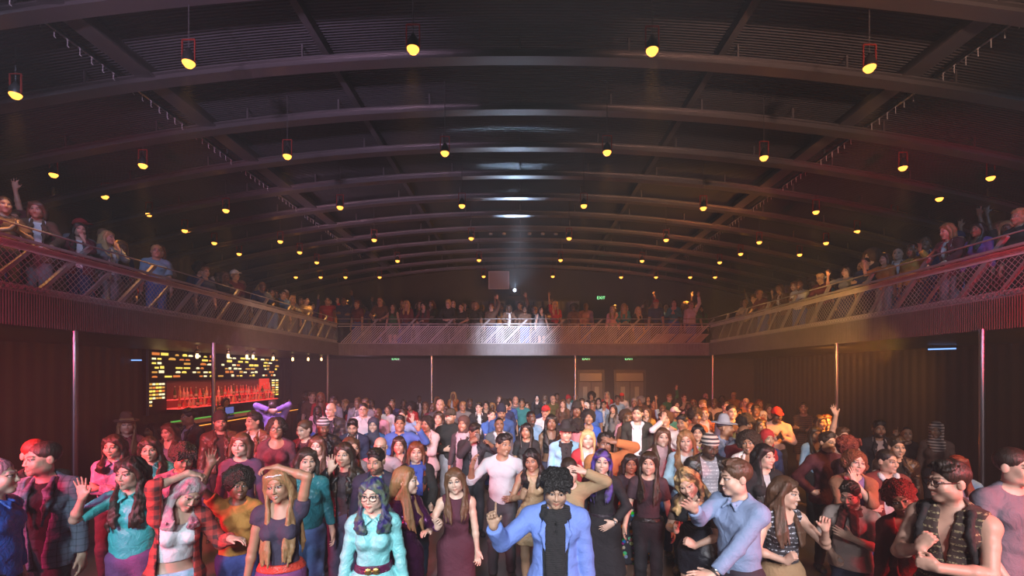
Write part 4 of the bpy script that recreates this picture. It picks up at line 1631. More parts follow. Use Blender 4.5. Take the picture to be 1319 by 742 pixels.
# cool tube lights under the side balconies and on the walls
m_tube = M('glow', (0.22, 0.45, 1.0), 1.6)
for px0, px1, py0, py1, d, lb in ((147, 182, 464, 464, 12.5, 'blue strip light under the left balcony beside the bar display'), (1196, 1231, 450, 449, 11.0, 'long blue strip light under the right balcony'), (1123, 1141, 446, 448, 13.2, 'short blue strip light under the right balcony'), (1099, 1105, 444, 444, 14.2, 'tiny blue strip light under the right balcony')):
    r = thing('strip_light', lb, 'lamp', group='blue strip lights')
    f = lambda px, py: V3((px - VX) / FPX * d, d, CZ + (VY - py) / FPX * d)
    a, b = f(px0, py0), f(px1, py1)
    r.location = (a + b) / 2
    a, b = a - V3(r.location), b - V3(r.location)
    MB().tube([a, b], 0.018).build('light_tube', m_tube, r)
    MB().bar(a + (0, 0, 0.035), b + (0, 0, 0.035), 0.06, 0.03).build('housing', m_black, r)
    zt = 2.95 - r.location.z
    MB().tube([a * 0.7 + (0, 0, 0.05), a * 0.7 + (0, 0, zt)], 0.006, 4).tube([b * 0.7 + (0, 0, 0.05), b * 0.7 + (0, 0, zt)], 0.006, 4).build('hanger', m_black, r)

# small spot fixtures on the rear ceiling
for i, px in enumerate((583, 608, 632, 649, 682, 699, 716)):
    y = 16.6
    x = (px - VX) / FPX * y
    r = thing('ceiling_spotlight', 'small grey spotlight on the rear ceiling, %s of seven from the left' % ORD[i], 'lamp', (x, y, CZ + (VY - 299) / FPX * y), group='small spotlights on the rear ceiling')
    MB().lathe([(0, -0.09), (0.06, -0.09), (0.07, 0.05), (0.03, 0.09), (0, 0.09)], (0, 0, 0), 12).build('can', M('paint', (0.45, 0.42, 0.46)), r, True)
    MB().tube([(0, 0, 0.09), (0, 0, 7.08 + arch(x) - r.location.z)], 0.012, 6).build('stem', m_steel, r)

# ---------------------------------------------------------------- the bar on the left wall
XB = WL + 0.02
wallpt = lambda px, py: V3(WL, FPX * (WL) / (px - VX), CZ + (VY - py) / FPX * FPX * WL / (px - VX))
y0, y1 = wallpt(183, 480)[1], wallpt(355, 480)[1]
zt, zb = 3.0 - 0.06, 1.25
bd = thing('bar_display', 'black back-bar wall display with rows of lit yellow and orange window shapes', 'display', (XB, y0, 0))
LY = y1 - y0
ny0, ny1 = wallpt(208, 480)[1] - y0, wallpt(345, 480)[1] - y0
nz0, nz1 = 1.35, 2.13
mb = MB()
mb.box((0, 0, nz1), (0.12, LY, zt)).box((0, 0, zb), (0.12, ny0, nz1)).box((0, ny1, zb), (0.12, LY, nz1)).box((0, ny0, zb), (0.5, ny1, nz0))
mb.build('board', m_black, bd)
MB().box((0.12, -0.05, zb), (0.16, 0.0, zt)).build('edge_strip', M('paint', (0.06, 0.10, 0.22)), bd)
MB().box((0.0, ny0, nz0), (0.03, ny1, nz1)).build('niche_back', M('paint', (0.20, 0.07, 0.06)), bd)
m_shelf = M('glow', (0.9, 0.06, 0.05), 1.6)
for k, z in enumerate((nz0, nz0 + 0.24)):
    MB().box((0.03, ny0 + 0.05, z), (0.40 - 0.18 * k, ny1 - 0.05, z + 0.02)).build('lit_shelf', m_shelf, bd)
MB().box((0.03, ny1 - 0.75, nz0 + 0.30), (0.06, ny1 - 0.05, nz1)).build('red_panel', M('glow', (0.85, 0.05, 0.03), 1.0), bd)
cols = [M('glow', (1.0, 0.72, 0.12), 1.5), M('glow', (1.0, 0.88, 0.5), 1.5), M('glow', (1.0, 0.28, 0.06), 0.9), M('glow', (1.0, 0.5, 0.1), 0.8)]
rnd = random.Random(5)


def lit(mb, y, z, w, h, archd):
    mb.cur = rnd.choice((0, 0, 1, 1, 3, 2, 3))
    if archd:
        n = len(mb.P)
        pts = [(y - w / 2, z), (y + w / 2, z), (y + w / 2, z + h * 0.5)] + [(y + w / 2 * math.cos(a), z + h * 0.5 + h * 0.5 * math.sin(a)) for a in (0.6, 1.2, 1.94, 2.54)] + [(y - w / 2, z + h * 0.5)]
        for xx in (0.122, 0.135):
            mb.P += [V3(xx, p[0], p[1]) for p in pts]
        m = len(pts)
        mb._f(tuple(n + m + i for i in range(m)))
        for i in range(m):
            mb._f((n + i, n + (i + 1) % m, n + m + (i + 1) % m, n + m + i))
    else:
        mb.box((0.122, y - w / 2, z), (0.135, y + w / 2, z + h))


mb = MB()
zz = zt - 0.13
row = 0
while zz > nz1 + 0.03:
    y = 0.15
    while y < LY - 0.15:
        w = rnd.choice((0.13, 0.18, 0.26))
        if rnd.random() < 0.72:
            n = rnd.choice((1, 2, 2))
            archd = rnd.random() < 0.35
            for k in range(n):
                if y + w < LY - 0.05:
                    lit(mb, y + w / 2, zz, w, rnd.choice((0.045, 0.055, 0.07)), archd)
                y += w + 0.07
        y += rnd.choice((0.10, 0.22, 0.4))
    zz -= 0.118
    row += 1
for z in np.arange(zb + 0.22, nz1 - 0.05, 0.092):
    for yy in np.arange(0.1, ny0 - 0.08, 0.115):
        if z > 1.6 or yy < 0.2:
            lit(mb, yy, z, 0.085, 0.05, False)
    for yy in np.arange(ny1 + 0.12, LY - 0.1, 0.30):
        lit(mb, yy, z, 0.2, 0.055, False)
mb.build('lit_window_pattern', cols, bd)

# bottles: one shape each of three, copied along the two lit shelves
BM = [M('plastic', (0.85, 0.16, 0.12)), M('plastic', (0.55, 0.03, 0.03)), M('plastic', (0.9, 0.55, 0.5)), M('plastic', (0.10, 0.14, 0.04)), M('plastic', (0.8, 0.5, 0.25))]
BN = ['bright red', 'dark red', 'pink', 'dark green', 'amber']
profs = [[(0, 0), (0.04, 0), (0.04, 0.17), (0.014, 0.22), (0.014, 0.29), (0, 0.29)], [(0, 0), (0.048, 0), (0.05, 0.12), (0.02, 0.18), (0.015, 0.24), (0, 0.24)], [(0, 0), (0.036, 0), (0.034, 0.22), (0.012, 0.27), (0.013, 0.34), (0, 0.34)]]
bproto = [None] * 3
nb = 0
for k, (z, xo, n) in enumerate(((nz0 + 0.02, 0.32, 30), (nz0 + 0.26, 0.16, 30))):
    for i in range(n):
        y = y0 + ny0 + 0.25 + (ny1 - ny0 - 0.5) * (i + rnd.uniform(-0.25, 0.25)) / (n - 1)
        q = rnd.randrange(3); c = rnd.choice((0, 0, 1, 2, 0, 4, 3, 2))
        if bproto[q] is None:
            r = thing('bottle', '', 'bottle', group='bottles on the lit bar shelves')
            MB().lathe(profs[q], (0, 0, 0), 10).build('glass', BM[0], r, True)
            h = profs[q][-1][1]
            MB().lathe([(0, h), (0.018, h), (0.018, h + 0.03), (0, h + 0.03)], (0, 0, 0), 8).build('cap', M('metal', (0.7, 0.65, 0.5)), r)
            MB().lathe([(profs[q][1][0] + 0.001, 0.05), (profs[q][1][0] + 0.001, 0.12)], (0, 0, 0), 10).build('paper_label', M('plastic', (0.7, 0.6, 0.5)), r)
            bproto[q] = r
        else:
            r = bproto[q].copy(); COL.objects.link(r)
            for ch in bproto[q].children:
                cc = ch.copy(); COL.objects.link(cc); cc.parent = r
        for ch in r.children:
            if ch.name.startswith('glass'):
                ch.material_slots[0].link = 'OBJECT'
                ch.material_slots[0].material = BM[c]
        r.location = (XB + xo, y, z)
        r['label'] = '%s %s bottle, %s from the left on the %s lit bar shelf' % (BN[c], ('slim', 'squat', 'tall')[q], ORD[i], ('lower', 'upper')[k])

# counter
cx = -8.15
ca, cb = 12.0, 18.6
r = thing('bar_counter', 'long bar counter with an amber glow under its edge', 'bar counter', (cx, ca, 0))
L = cb - ca
mb = MB().box((-0.32, 0, FZ), (0.28, L, 1.06))
mb.build('body', M('wood', (0.10, 0.035, 0.018)), r)
mb = MB()
for k in range(9):
    mb.box((0.281, 0.12 + k * L / 9, 0.15), (0.30, 0.02 + (k + 1) * L / 9, 0.95))
mb.build('front_panel', M('wood', (0.16, 0.06, 0.03)), r)
MB().box((-0.38, -0.06, 1.08), (0.42, L + 0.06, 1.14)).build('counter_top', M('wood', (0.07, 0.04, 0.03)), r)
MB().box((0.30, 0.0, 1.045), (0.33, L, 1.075)).build('light_strip', M('glow', (1.0, 0.36, 0.05), 1.8), r)
MB().box((-0.30, 0.1, 1.14), (-0.26, L * 0.55, 1.17)).build('green_strip', M('glow', (0.12, 0.55, 0.08), 0.8), r)
for k, yy in enumerate((L * 0.32,)):
    t = thing('menu_screen', 'small bluish screen on the bar counter near the bartender', 'screen', (cx - 0.05, ca + yy, 1.14))
    MB().box((-0.06, -0.14, 0), (0.06, 0.14, 0.02)).build('base', m_black, t)
    MB().box((-0.02, -0.22, 0.04), (0.01, 0.22, 0.26)).build('panel', m_black, t)
    MB().box((0.01, -0.2, 0.06), (0.014, 0.2, 0.24)).build('display', M('glow', (0.16, 0.2, 0.6), 0.8), t)
    MB().box((-0.02, -0.03, 0.02), (0.0, 0.03, 0.05)).build('stand', m_black, t)
t = thing('beer_tap', 'steel beer tap on the right end of the bar counter', 'tap', (cx, ca + L * 0.86, 1.14))
MB().lathe([(0, 0), (0.06, 0), (0.05, 0.03), (0.025, 0.05), (0.025, 0.24), (0, 0.26)], (0, 0, 0), 14).build('pillar', m_metal, t, True)
MB().tube([(0, 0, 0.2), (0.0, -0.3, 0.21), (0.0, -0.34, 0.17)], 0.016).build('spout', m_metal, t)
MB().tube([(0, -0.2, 0.21), (0, -0.2, 0.33)], 0.014).build('handle', m_black, t)

# lamps hanging over the bar
m_wbulb = M('glow', (1.0, 0.62, 0.25), 5.0)
bp = None
for i, (px, py) in enumerate(((254, 459), (294, 459), (318, 460), (326, 460), (352, 462), (377, 463), (397, 463), (414, 463))):
    X = -7.15
    d = FPX * X / (px - VX)
    r = thing('bar_lamp', 'small jar-shaped pendant lamp over the bar, %s from the left' % ORD[i], 'lamp', (X, d, CZ + (VY - py) / FPX * d), group='pendant lamps over the bar')
    if bp is None:
        a = MB().lathe([(0, 0.06), (0.05, 0.06), (0.05, 0.13), (0.02, 0.16), (0, 0.16)], (0, 0, 0), 12).build('lamp_cap', m_metal, r, True)
        b = MB().lathe([(0, -0.05), (0.024, -0.045), (0.032, -0.02), (0.032, 0.02), (0.022, 0.06), (0, 0.06)], (0, 0, 0), 12).build('bulb', m_wbulb, r, True)
        bp = (a, b)
    else:
        for q in bp:
            c = q.copy(); COL.objects.link(c); c.parent = r
    MB().tube([(0, 0, 0.16), (0, 0, 2.95 - r.location.z)], 0.008, 4).build('cord', m_metal, r)
    lo = light('SPOT', (0, 0, -0.09), None, 9, (1.0, 0.62, 0.28), 'bar_lamp_light', spot_size=math.radians(70), spot_blend=0.8, shadow_soft_size=0.04)
    lo.parent = r
# ---------------------------------------------------------------- who stands where
PEOPLE = []
DG = 'people on the dance floor'


def shirt(c, k='cotton', sl=2.0, hem=0.93, neck='crew', name='shirt', **kw):
    return [(name, 'top', (k, c) if not isinstance(c[0], tuple) else (k,) + tuple(c), dict(sleeve=sl, hem=hem, neck=neck, **kw))]


def collared(c, k='cotton', sl=1.93, hem=0.92, **kw):
    kw.setdefault('loose', 0.006)
    return shirt(c, k, sl, hem, 'v', **kw) + [('collar', 'collar', (k, shade(c, 1.1)))]


def jacket(c, k='cotton', inner=(0.6, 0.6, 0.6), hem=0.84, sl=1.93, op=(0.085, 0.04), lap=True, c2=None, ik='cotton', ineck='crew', name='jacket', fit=0.022):
    mt = (k, c, c2) if c2 else (k, c)
    w = shirt(inner, ik, 0, 0.93, ineck)
    w += [(name, 'top', mt, dict(sleeve=sl, hem=hem, neck='v', fit=fit, opening=op))]
    if lap:
        w += [('lapel', 'lapels', mt)]
    return w


def pants(c=(0.03, 0.03, 0.04), k='cotton', **kw):
    return [('trousers', 'trousers', (k, c), kw), ('shoes', 'shoes', ('leather', (0.02, 0.02, 0.022)))]


def jeans(c=(0.06, 0.12, 0.26), **kw):
    return [('jeans', 'trousers', ('denim', c), kw), ('shoes', 'shoes', ('leather', (0.06, 0.05, 0.05)))]


SHOES = [('shoes', 'shoes', ('leather', (0.02, 0.02, 0.022)))]


def p(x, y, d, label, wear, yaw=0, skin='light', hair=('long', 'dark', 1.28), **kw):
    fk = ('sex', 'lean', 'head', 'L', 'R', 'build', 'feet', 'sway', 'smile', 'open_', 'bust')
    spec = dict(skin=skin, hair=hair, wear=wear, seed=len(PEOPLE) + 11, fig={k: kw.pop(k) for k in list(kw) if k in fk})
    spec.update(kw)
    PEOPLE.append(dict(x=x, y=y, d=d, yaw=yaw, label=label, spec=spec))


A = dict
BLK = (0.012, 0.012, 0.014); WHT = (0.72, 0.72, 0.75); NAVY = (0.015, 0.025, 0.07); GRY = (0.18, 0.18, 0.19)
TEAL = (0.02, 0.17, 0.20); MAR = (0.13, 0.02, 0.03); BRN = (0.12, 0.06, 0.035); PNK = (0.62, 0.33, 0.36); CYAN = (0.10, 0.50, 0.52)

# ---- front row
p(-3, 590, 3.5, 'person in a blue satin shirt cut off by the left edge of the picture', collared((0.03, 0.09, 0.42), 'satin') + pants(), yaw=70, sex='m', skin='fair', hair=('crop', 'pink'))  # pink light on the head is put into the hair colour
p(55, 569, 3.5, 'person in a grey checked blazer over a black T-shirt, looking left', jacket((0.14, 0.16, 0.23), 'tweed', BLK, 0.80, op=(0.10, 0.035), fit=0.016) + pants((0.025, 0.025, 0.035)), yaw=-22, sex='m', skin='light', hair=('crop', 'dark'), beard=0.45, head=(-42, 2, 0), smile=0, build=0.92)
p(46, 566, 4.2, 'person in a black T-shirt hidden behind the grey checked blazer, elbow out', shirt(BLK, sl=0.8) + pants(), yaw=20, sex='m', skin='light', hair=('crop', 'red'), R='hip')
p(168, 589, 3.85, 'person in a turquoise short-sleeved shirt waving a raised hand', collared((0.06, 0.50, 0.52), 'satin', 0.85, 0.93, loose=0.016) + jeans((0.14, 0.05, 0.16)), yaw=-20, skin='light', hair=('wavy', 'dark', 1.20), head=(-18, 3, 0), R=A(to=(0.22, -0.26, 1.50), elbow=(0.7, 0.2, -1), fingers=(0.05, -0.1, 1), palm=(0.1, -1, 0), shape='open'), smile=0.2)
p(247, 610, 3.6, 'person in red plaid shirt and denim shorts, pink hair over the face, arm overhead', [('tank_top', 'top', ('cotton', WHT), dict(sleeve=0, hem=1.07, neck='scoop', fold=0.006)), ('plaid_shirt', 'top', ('plaid', (0.55, 0.06, 0.05), (0.09, 0.03, 0.03)), dict(sleeve=1.9, hem=0.74, neck='v', fit=0.022, opening=(0.11, 0.13), loose=0.02)), ('shorts', 'shorts', ('denim', (0.28, 0.48, 0.62)), dict(waist=0.99))] + SHOES, yaw=8, skin='light', hair=('long', 'pink', 1.40), hair2=(0.42, 0.36, 0.36), head=(18, 24, 12), lean=(4, 5, 0), R=A(to=(-0.02, -0.05, 1.78), elbow=(1, -0.3, 0.1), fingers=(-1, 0, -0.2), palm=(0, 0.2, -1), shape='relax'), L=A(to=(0.34, -0.25, 1.28), elbow=(0.5, 0.3, -1), fingers=(0.6, -0.6, 0.1), palm=(0, 0, -1), shape='relax'))
p(308, 607, 4.0, 'person with a round afro in a mustard T-shirt holding up an open hand', shirt((0.50, 0.22, 0.05), sl=0.55, hem=0.98, loose=0.012, fold=0.006) + jeans((0.04, 0.05, 0.20), waist=1.02), yaw=6, skin='brown', hair=('afro', 'dark', 0.86), head=(8, 2, 4), smile=0.9, R=A(to=(0.22, -0.12, 1.86), elbow=(1, 0.2, 0), fingers=(0.0, -0.1, 1), palm=(0, -1, 0), shape='open'))
p(357, 603, 3.55, 'person with long golden hair and a pearl headband, arm bent over the head', shirt((0.04, 0.03, 0.06), 'cotton', 0.3, 0.99, 'scoop') + [('headband', 'hat', ('plastic', (0.75, 0.62, 0.6)), dict(kind='headband')), ('sash', 'belt', ('satin', (0.55, 0.05, 0.03)), dict(z=1.0, w=0.06, fit=0.03))] + jeans((0.13, 0.03, 0.12)), yaw=-12, skin='tan', hair=('straight', 'dblond', 1.05), head=(-6, 4, -8), smile=0.8, L=A(to=(-0.02, -0.02, 1.77), elbow=(1, -0.2, 0.15), fingers=(-1, 0, 0), palm=(0, 0, -1), shape='relax'))
p(395, 577, 4.55, 'person in a deep teal long-sleeved V-neck top and blue jeans, smiling', shirt((0.02, 0.16, 0.19), 'satin', 1.9, 0.97, 'v', loose=0.014) + jeans((0.08, 0.13, 0.30)), yaw=10, skin='light', hair=('bob', 'dark'), head=(4, 0, 0), smile=0.9)
p(480, 616, 3.5, 'person with black-framed glasses in a pale cyan shirt with a wide dark belt', collared((0.22, 0.58, 0.60), 'satin', 1.93, 0.80, loose=0.0, fold=0.006) + [('belt', 'belt', ('leather', (0.09, 0.01, 0.05)), dict(z=1.055, w=0.06, fit=0.028)), ('buckle', 'clasp', ('metal', (0.7, 0.45, 0.15)), dict(z=1.055), 'round brass double buckle'), ('glasses', 'glasses', ('plastic', (0.008, 0.008, 0.012)))] + jeans((0.2, 0.45, 0.5)), yaw=-4, skin='fair', hair=('wavy', 'green', 1.43), hair2=(0.03, 0.025, 0.13), head=(-14, 4, 0), smile=0.0, lip=(0.45, 0.05, 0.05))
p(523, 601, 4.1, 'person with long copper blond hair in a dark purple sequin dress, seen in profile', [('dress', 'top', ('sequin', (0.09, 0.02, 0.085)), dict(sleeve=1.95, hem=0.55, neck='crew'))] + SHOES, yaw=52, skin='fair', hair=('straight', 'dblond', 1.16), head=(28, 0, 0), smile=0.2, L=A(to=(0.02, -0.36, 1.24), elbow=(0.7, 0.2, -1), fingers=(-0.2, -0.5, 0.8), palm=(-0.8, 0, 0.2), shape='pinch'))
p(585, 603, 4.25, 'person in a sleeveless burgundy dress with long light brown hair, one arm reaching left', [('dress', 'top', ('cotton', (0.085, 0.018, 0.035)), dict(sleeve=0, hem=0.52, neck='crew', fold=0.003))] + SHOES, yaw=0, skin='fair', hair=('long', 'chest', 1.24), head=(-6, 3, -8), smile=0.6, R=A(to=(0.26, -0.36, 1.22), elbow=(0.5, 0.3, -1), fingers=(0.4, -0.8, 0.2), palm=(0, 0, -1), shape='relax'), L=A(to=(0.22, -0.06, 0.88), elbow=(0.6, 0.5, 0), fingers=(0.05, -0.2, -1), palm=(-0.4, -1, 0), shape='relax'))
p(717, 607, 3.4, 'person with curly black hair and bright blue jacket, pointing a finger up', shirt((0.02, 0.02, 0.022), sl=0, hem=0.9) + [('jacket', 'top', ('cotton', (0.15, 0.24, 0.60)), dict(sleeve=1.9, hem=0.72, neck='v', fit=0.024, opening=(0.10, 0.085), loose=0.01)), ('lapel', 'lapels', ('cotton', (0.15, 0.24, 0.60))), ('scarf', 'scarf', ('knit', (0.02, 0.019, 0.021)), dict(drop=0.80))] + pants(), yaw=0, sex='m', skin='olive', hair=('mop', 'black', 0.96), head=(2, 15, 3), smile=0, R=A(to=(0.44, -0.28, 1.42), elbow=(0.6, 0.1, -1), fingers=(0.1, -0.15, 1), palm=(-0.5, -1, 0), shape='point'))
p(882, 599, 4.0, 'person with wavy blond hair in a black leather mini dress with sheer sleeves, dancing', [('dress', 'top', ('leather', (0.018, 0.018, 0.026)), dict(sleeve=0, hem=0.72, neck='scoop')), ('sheer_sleeves', 'top', ('sheer', (0.03, 0.03, 0.035)), dict(sleeve=1.95, hem=1.22, neck='crew', fit=0.014))] + SHOES, yaw=-36, skin='light', hair=('wavy', 'blond', 1.34), hair2=(0.10, 0.06, 0.03), head=(28, 12, -14), lean=(12, 0, 0), smile=0.9, R=A(to=(0.03, -0.26, 1.24), elbow=(0.7, 0, -1), fingers=(-0.2, -0.3, 0.9), palm=(-0.8, 0.2, 0), shape='fist'), L=A(to=(0.10, -0.20, 1.10), elbow=(0.7, 0.8, -0.6), fingers=(-0.4, -0.5, 0.6), palm=(-1, 0, 0), shape='fist'))
p(947, 592, 3.55, 'person in a blue-grey shirt and wristwatch, reaching towards a dance partner', collared((0.20, 0.27, 0.42), 'cotton', 1.85, 0.94, loose=0.004) + pants((0.03, 0.02, 0.03)), yaw=-42, sex='m', skin='light', hair=('quiff', 'brown'), head=(-26, 6, 0), smile=0.8, L=A(to=(0.06, -0.34, 0.99), elbow=(0.8, 0.7, -0.4), fingers=(-0.5, -0.9, 0), palm=(-0.5, 0.1, -1), shape='flat'), R=A(to=(0.0, -0.46, 1.46), elbow=(0.5, 0, -1), fingers=(-0.2, -0.8, 0.5), palm=(-0.6, 0, -0.5), shape='flat'), watch='L')
p(1013, 614, 3.6, 'person with long straight brown hair in a patterned tank top and tan skirt, looking right', [('tank_top', 'top', ('tribal', (0.035, 0.03, 0.035), (0.5, 0.52, 0.58)), dict(sleeve=0, hem=0.99, neck='scoop')), ('skirt', 'skirt', ('cotton', (0.30, 0.19, 0.10)), dict(waist=1.05, hem=0.55, flare=0.05))] + SHOES, yaw=30, skin='light', hair=('straight', 'brown', 1.20), head=(32, 6, 4), smile=0.8, L=A(to=(0.18, -0.28, 1.40), elbow=(0.6, 0.2, -1), fingers=(-0.1, -0.2, 1), palm=(-0.6, -0.6, 0), shape='pinch'), R=A(to=(0.10, -0.22, 1.12), elbow=(0.8, 0.4, -0.6), fingers=(-0.2, -0.5, 0.8), palm=(-0.8, 0, 0), shape='fist'))
p(1094, 619, 4.0, 'person with a short beard and a brown scarf over a beige T-shirt, looking down', shirt((0.46, 0.38, 0.34), sl=0.9, hem=0.88, neck='v', loose=0.014, fold=0.006) + [('scarf', 'scarf', ('cotton', (0.09, 0.03, 0.025)), dict(full=0.62, tails=True, drop=1.2, side=0.07))] + jeans((0.05, 0.05, 0.09)), yaw=-18, sex='m', skin='light', hair=('short', 'dark'), beard=0.9, head=(-4, 20, 0), smile=0.9, L=A(to=(0.06, -0.24, 1.24), elbow=(0.8, 0, -1), fingers=(-0.9, 0, 0.3), palm=(0, 1, -0.2), shape='flat'), R=A(to=(0.10, -0.24, 1.04), elbow=(0.8, 0.4, -0.5), fingers=(-0.4, -0.5, -0.6), palm=(-0.5, 0.6, 0), shape='grip'))
p(1156, 621, 3.5, 'person with a red-tinted afro in a rust dress and cardigan, laughing with head tilted', [('dress', 'top', ('satin', (0.20, 0.030, 0.022)), dict(sleeve=0, hem=0.6, neck='low')), ('cardigan', 'top', ('cotton', (0.13, 0.022, 0.02)), dict(sleeve=1.95, hem=0.72, neck='low', fit=0.022, opening=(0.13, 0.12), loose=0.012))] + SHOES, yaw=12, skin='tan', hair=('afro', 'red', 0.74), head=(-14, 2, -18), lean=(2, -6, 0), smile=1.0, open_=True)  # red rim light on dark hair, put into the hair colour
p(1221, 593, 3.2, 'person with round glasses and a woven vest, bare armed with a dark backpack, looking left', [('vest', 'top', ('tribal', (0.05, 0.03, 0.025), (0.28, 0.24, 0.13)), dict(sleeve=0, hem=0.86, neck='v', fit=0.018, opening=(0.04, -0.03))), ('glasses', 'glasses', ('plastic', (0.05, 0.015, 0.012))), ('backpack', 'backpack', ('cotton', (0.02, 0.017, 0.018)))] + pants((0.05, 0.04, 0.04)), yaw=-22, sex='m', skin='light', hair=('short', 'dark'), beard=0.35, head=(-36, 4, 0), smile=0.4, R=A(to=(0.07, -0.26, 1.24), elbow=(0.8, 0.3, -1), fingers=(-0.4, 0.2, 0.9), palm=(-0.2, 1, 0), shape='fist'), L=A(to=(0.03, -0.30, 1.16), elbow=(0.9, 0.4, -0.7), fingers=(-0.9, -0.3, 0.2), palm=(0, 1, 0), shape='fist'))
p(1307, 577, 3.4, 'person in a grey T-shirt at the right edge of the picture, face lit pink', shirt((0.16, 0.15, 0.19), sl=0.9, hem=0.88) + jeans((0.03, 0.06, 0.25)), yaw=38, sex='m', skin='fair', hair=('crop', 'dark'), head=(22, 2, 0), smile=0, R=A(to=(0.2, -0.18, 0.92), elbow=(0.8, 0.6, 0), fingers=(0, -0.8, -0.5), palm=(-0.4, 0, -1), shape='relax'))
# ---- second row
p(146, 558, 4.75, 'person in a lilac blouse with folded arms and a dark curly bob', collared((0.42, 0.28, 0.50), 'satin', 1.9) + pants((0.08, 0.03, 0.06)), yaw=-14, hair=('wavy', 'dark', 1.42), L='fold', R='fold2', head=(-8, 6, 0), smile=0)
p(192, 561, 4.7, 'person in a muted teal shirt holding a cup, dark wavy hair over the shoulders', collared((0.08, 0.33, 0.35), 'satin', 0.95, loose=0.014) + jeans((0.16, 0.22, 0.28)), yaw=8, hair=('wavy', 'dark', 1.26), L='drink', head=(-12, 8, -4), smile=0.2)
p(238, 571, 4.3, 'person with short tousled hair in a pink plaid shirt, looking down', [('shirt', 'top', ('plaid', (0.50, 0.14, 0.24), (0.15, 0.04, 0.1)), dict(sleeve=1.9, hem=0.86, neck='v', loose=0.01)), ('collar', 'collar', ('cotton', (0.5, 0.14, 0.24)))] + pants(), yaw=6, sex='m', skin='tan', hair=('mop', 'dark', 0.92), head=(6, 20, 4), smile=0)
p(311, 556, 4.75, 'person with a chin-length brown bob in a purple V-neck top', shirt((0.17, 0.07, 0.15), 'knit', 1.95, 0.9, 'v') + pants((0.05, 0.03, 0.06)), yaw=-6, skin='fair', hair=('bob', 'brown'), head=(-12, 0, 4), smile=0)
p(409, 560, 5.3, 'person with long brown hair and a pale pink top, behind the teal V-neck', shirt((0.60, 0.32, 0.34), sl=1.2, neck='scoop') + pants(), yaw=-8, skin='fair', hair=('long', 'brown', 1.26), head=(-6, 2, 3), smile=0.7)
p(443, 568, 4.55, 'person in a black jacket pushing an open palm forward beside the face', jacket(BLK, 'leather', (0.05, 0.03, 0.04), 0.9) + jeans((0.05, 0.05, 0.1)), yaw=-10, skin='light', hair=('wavy', 'dark', 1.20), head=(-4, 2, 0), smile=0.5, R=A(to=(0.06, -0.34, 1.53), elbow=(0.7, 0, -0.8), fingers=(0, -0.08, 1), palm=(0, -1, 0), shape='open'))
p(484, 576, 4.3, 'person with a dark beard in a navy suit jacket over a teal shirt', jacket((0.018, 0.022, 0.05), 'cotton', (0.10, 0.42, 0.44), 0.84, op=(0.075, 0.035), ineck='v') + [('collar', 'collar', ('cotton', (0.12, 0.46, 0.48)))] + pants((0.02, 0.022, 0.04)), yaw=-10, sex='m', skin='olive', hair=('quiff', 'black'), beard=0.95, head=(-14, 8, 0), smile=0)
p(452, 561, 5.2, 'person with long brown hair in a light grey shirt behind the raised palm', collared((0.36, 0.36, 0.42)) + jeans(), yaw=14, hair=('long', 'brown', 1.24), head=(16, 4, 0))
p(490, 561, 5.3, 'balding person with glasses in a pink T-shirt', shirt((0.58, 0.36, 0.42), sl=0.9) + pants(), yaw=-6, sex='m', skin='light', hair=(None, 'dark'), build=1.1, head=(-6, 4, 0), L='hip', R='hip', extra='glasses')
p(514, 560, 5.5, 'person with long dark brown hair in a navy top, facing the stage', shirt((0.02, 0.04, 0.09), neck='scoop', sl=1.0) + jeans((0.04, 0.07, 0.16)), yaw=-4, hair=('long', 'dark', 1.22), smile=0.1)
p(536, 567, 5.0, 'person with long auburn hair and a bright blue scarf over a black jacket', jacket(BLK, 'cotton', (0.03, 0.03, 0.05), 0.86, lap=False) + [('scarf', 'scarf', ('knit', (0.06, 0.11, 0.52)), dict(drop=1.12))] + jeans((0.03, 0.04, 0.08)), yaw=4, skin='fair', hair=('straight', 'auburn', 1.12), smile=0.1, L=A(to=(0.16, -0.28, 1.0), elbow=(0.7, 0.6, 0), fingers=(0.2, -0.9, 0.1), palm=(-1, 0, 0), shape='relax'))
p(649, 557, 5.05, 'person in a white sweater with one arm bent out to the side', shirt((0.62, 0.62, 0.68), 'knit', 1.3, 0.93, loose=0.006) + pants((0.05, 0.05, 0.06)), yaw=-6, sex='m', skin='tan', hair=('short', 'black'), head=(36, 0, 6), smile=0.8, R=A(to=(0.34, -0.18, 1.40), elbow=(0.6, 0.2, -1), fingers=(-0.2, -0.2, 1), palm=(-1, -0.2, 0), shape='relax'), L=A(to=(0.18, -0.12, 1.02), elbow=(1, 0.4, 0), fingers=(-0.8, -0.5, 0), palm=(0, 1, 0), shape='flat'), feet=1)
p(684, 576, 4.7, 'person in a beige halter dress with black hair, looking at a phone in one hand', [('dress', 'top', ('satin', (0.45, 0.28, 0.16)), dict(sleeve=0, hem=0.62, neck='crew', fold=0.005)), ('waistband', 'belt', ('satin', (0.35, 0.2, 0.1)), dict(z=1.06, w=0.05, fit=0.03))] + SHOES, yaw=-4, skin='tan', hair=('wavy', 'black', 1.32), head=(-6, 12, -6), smile=0.9, R=A(to=(0.10, -0.30, 1.24), elbow=(0.7, 0.1, -0.9), fingers=(-0.25, -0.2, 1), palm=(-0.4, 0.9, 0.2), shape='grip'), L=A(to=(0.50, -0.1, 1.30), elbow=(0.3, 0.4, -1), fingers=(0.6, -0.6, 0.5), palm=(0, -0.5, -1), shape='relax'), phone='R')
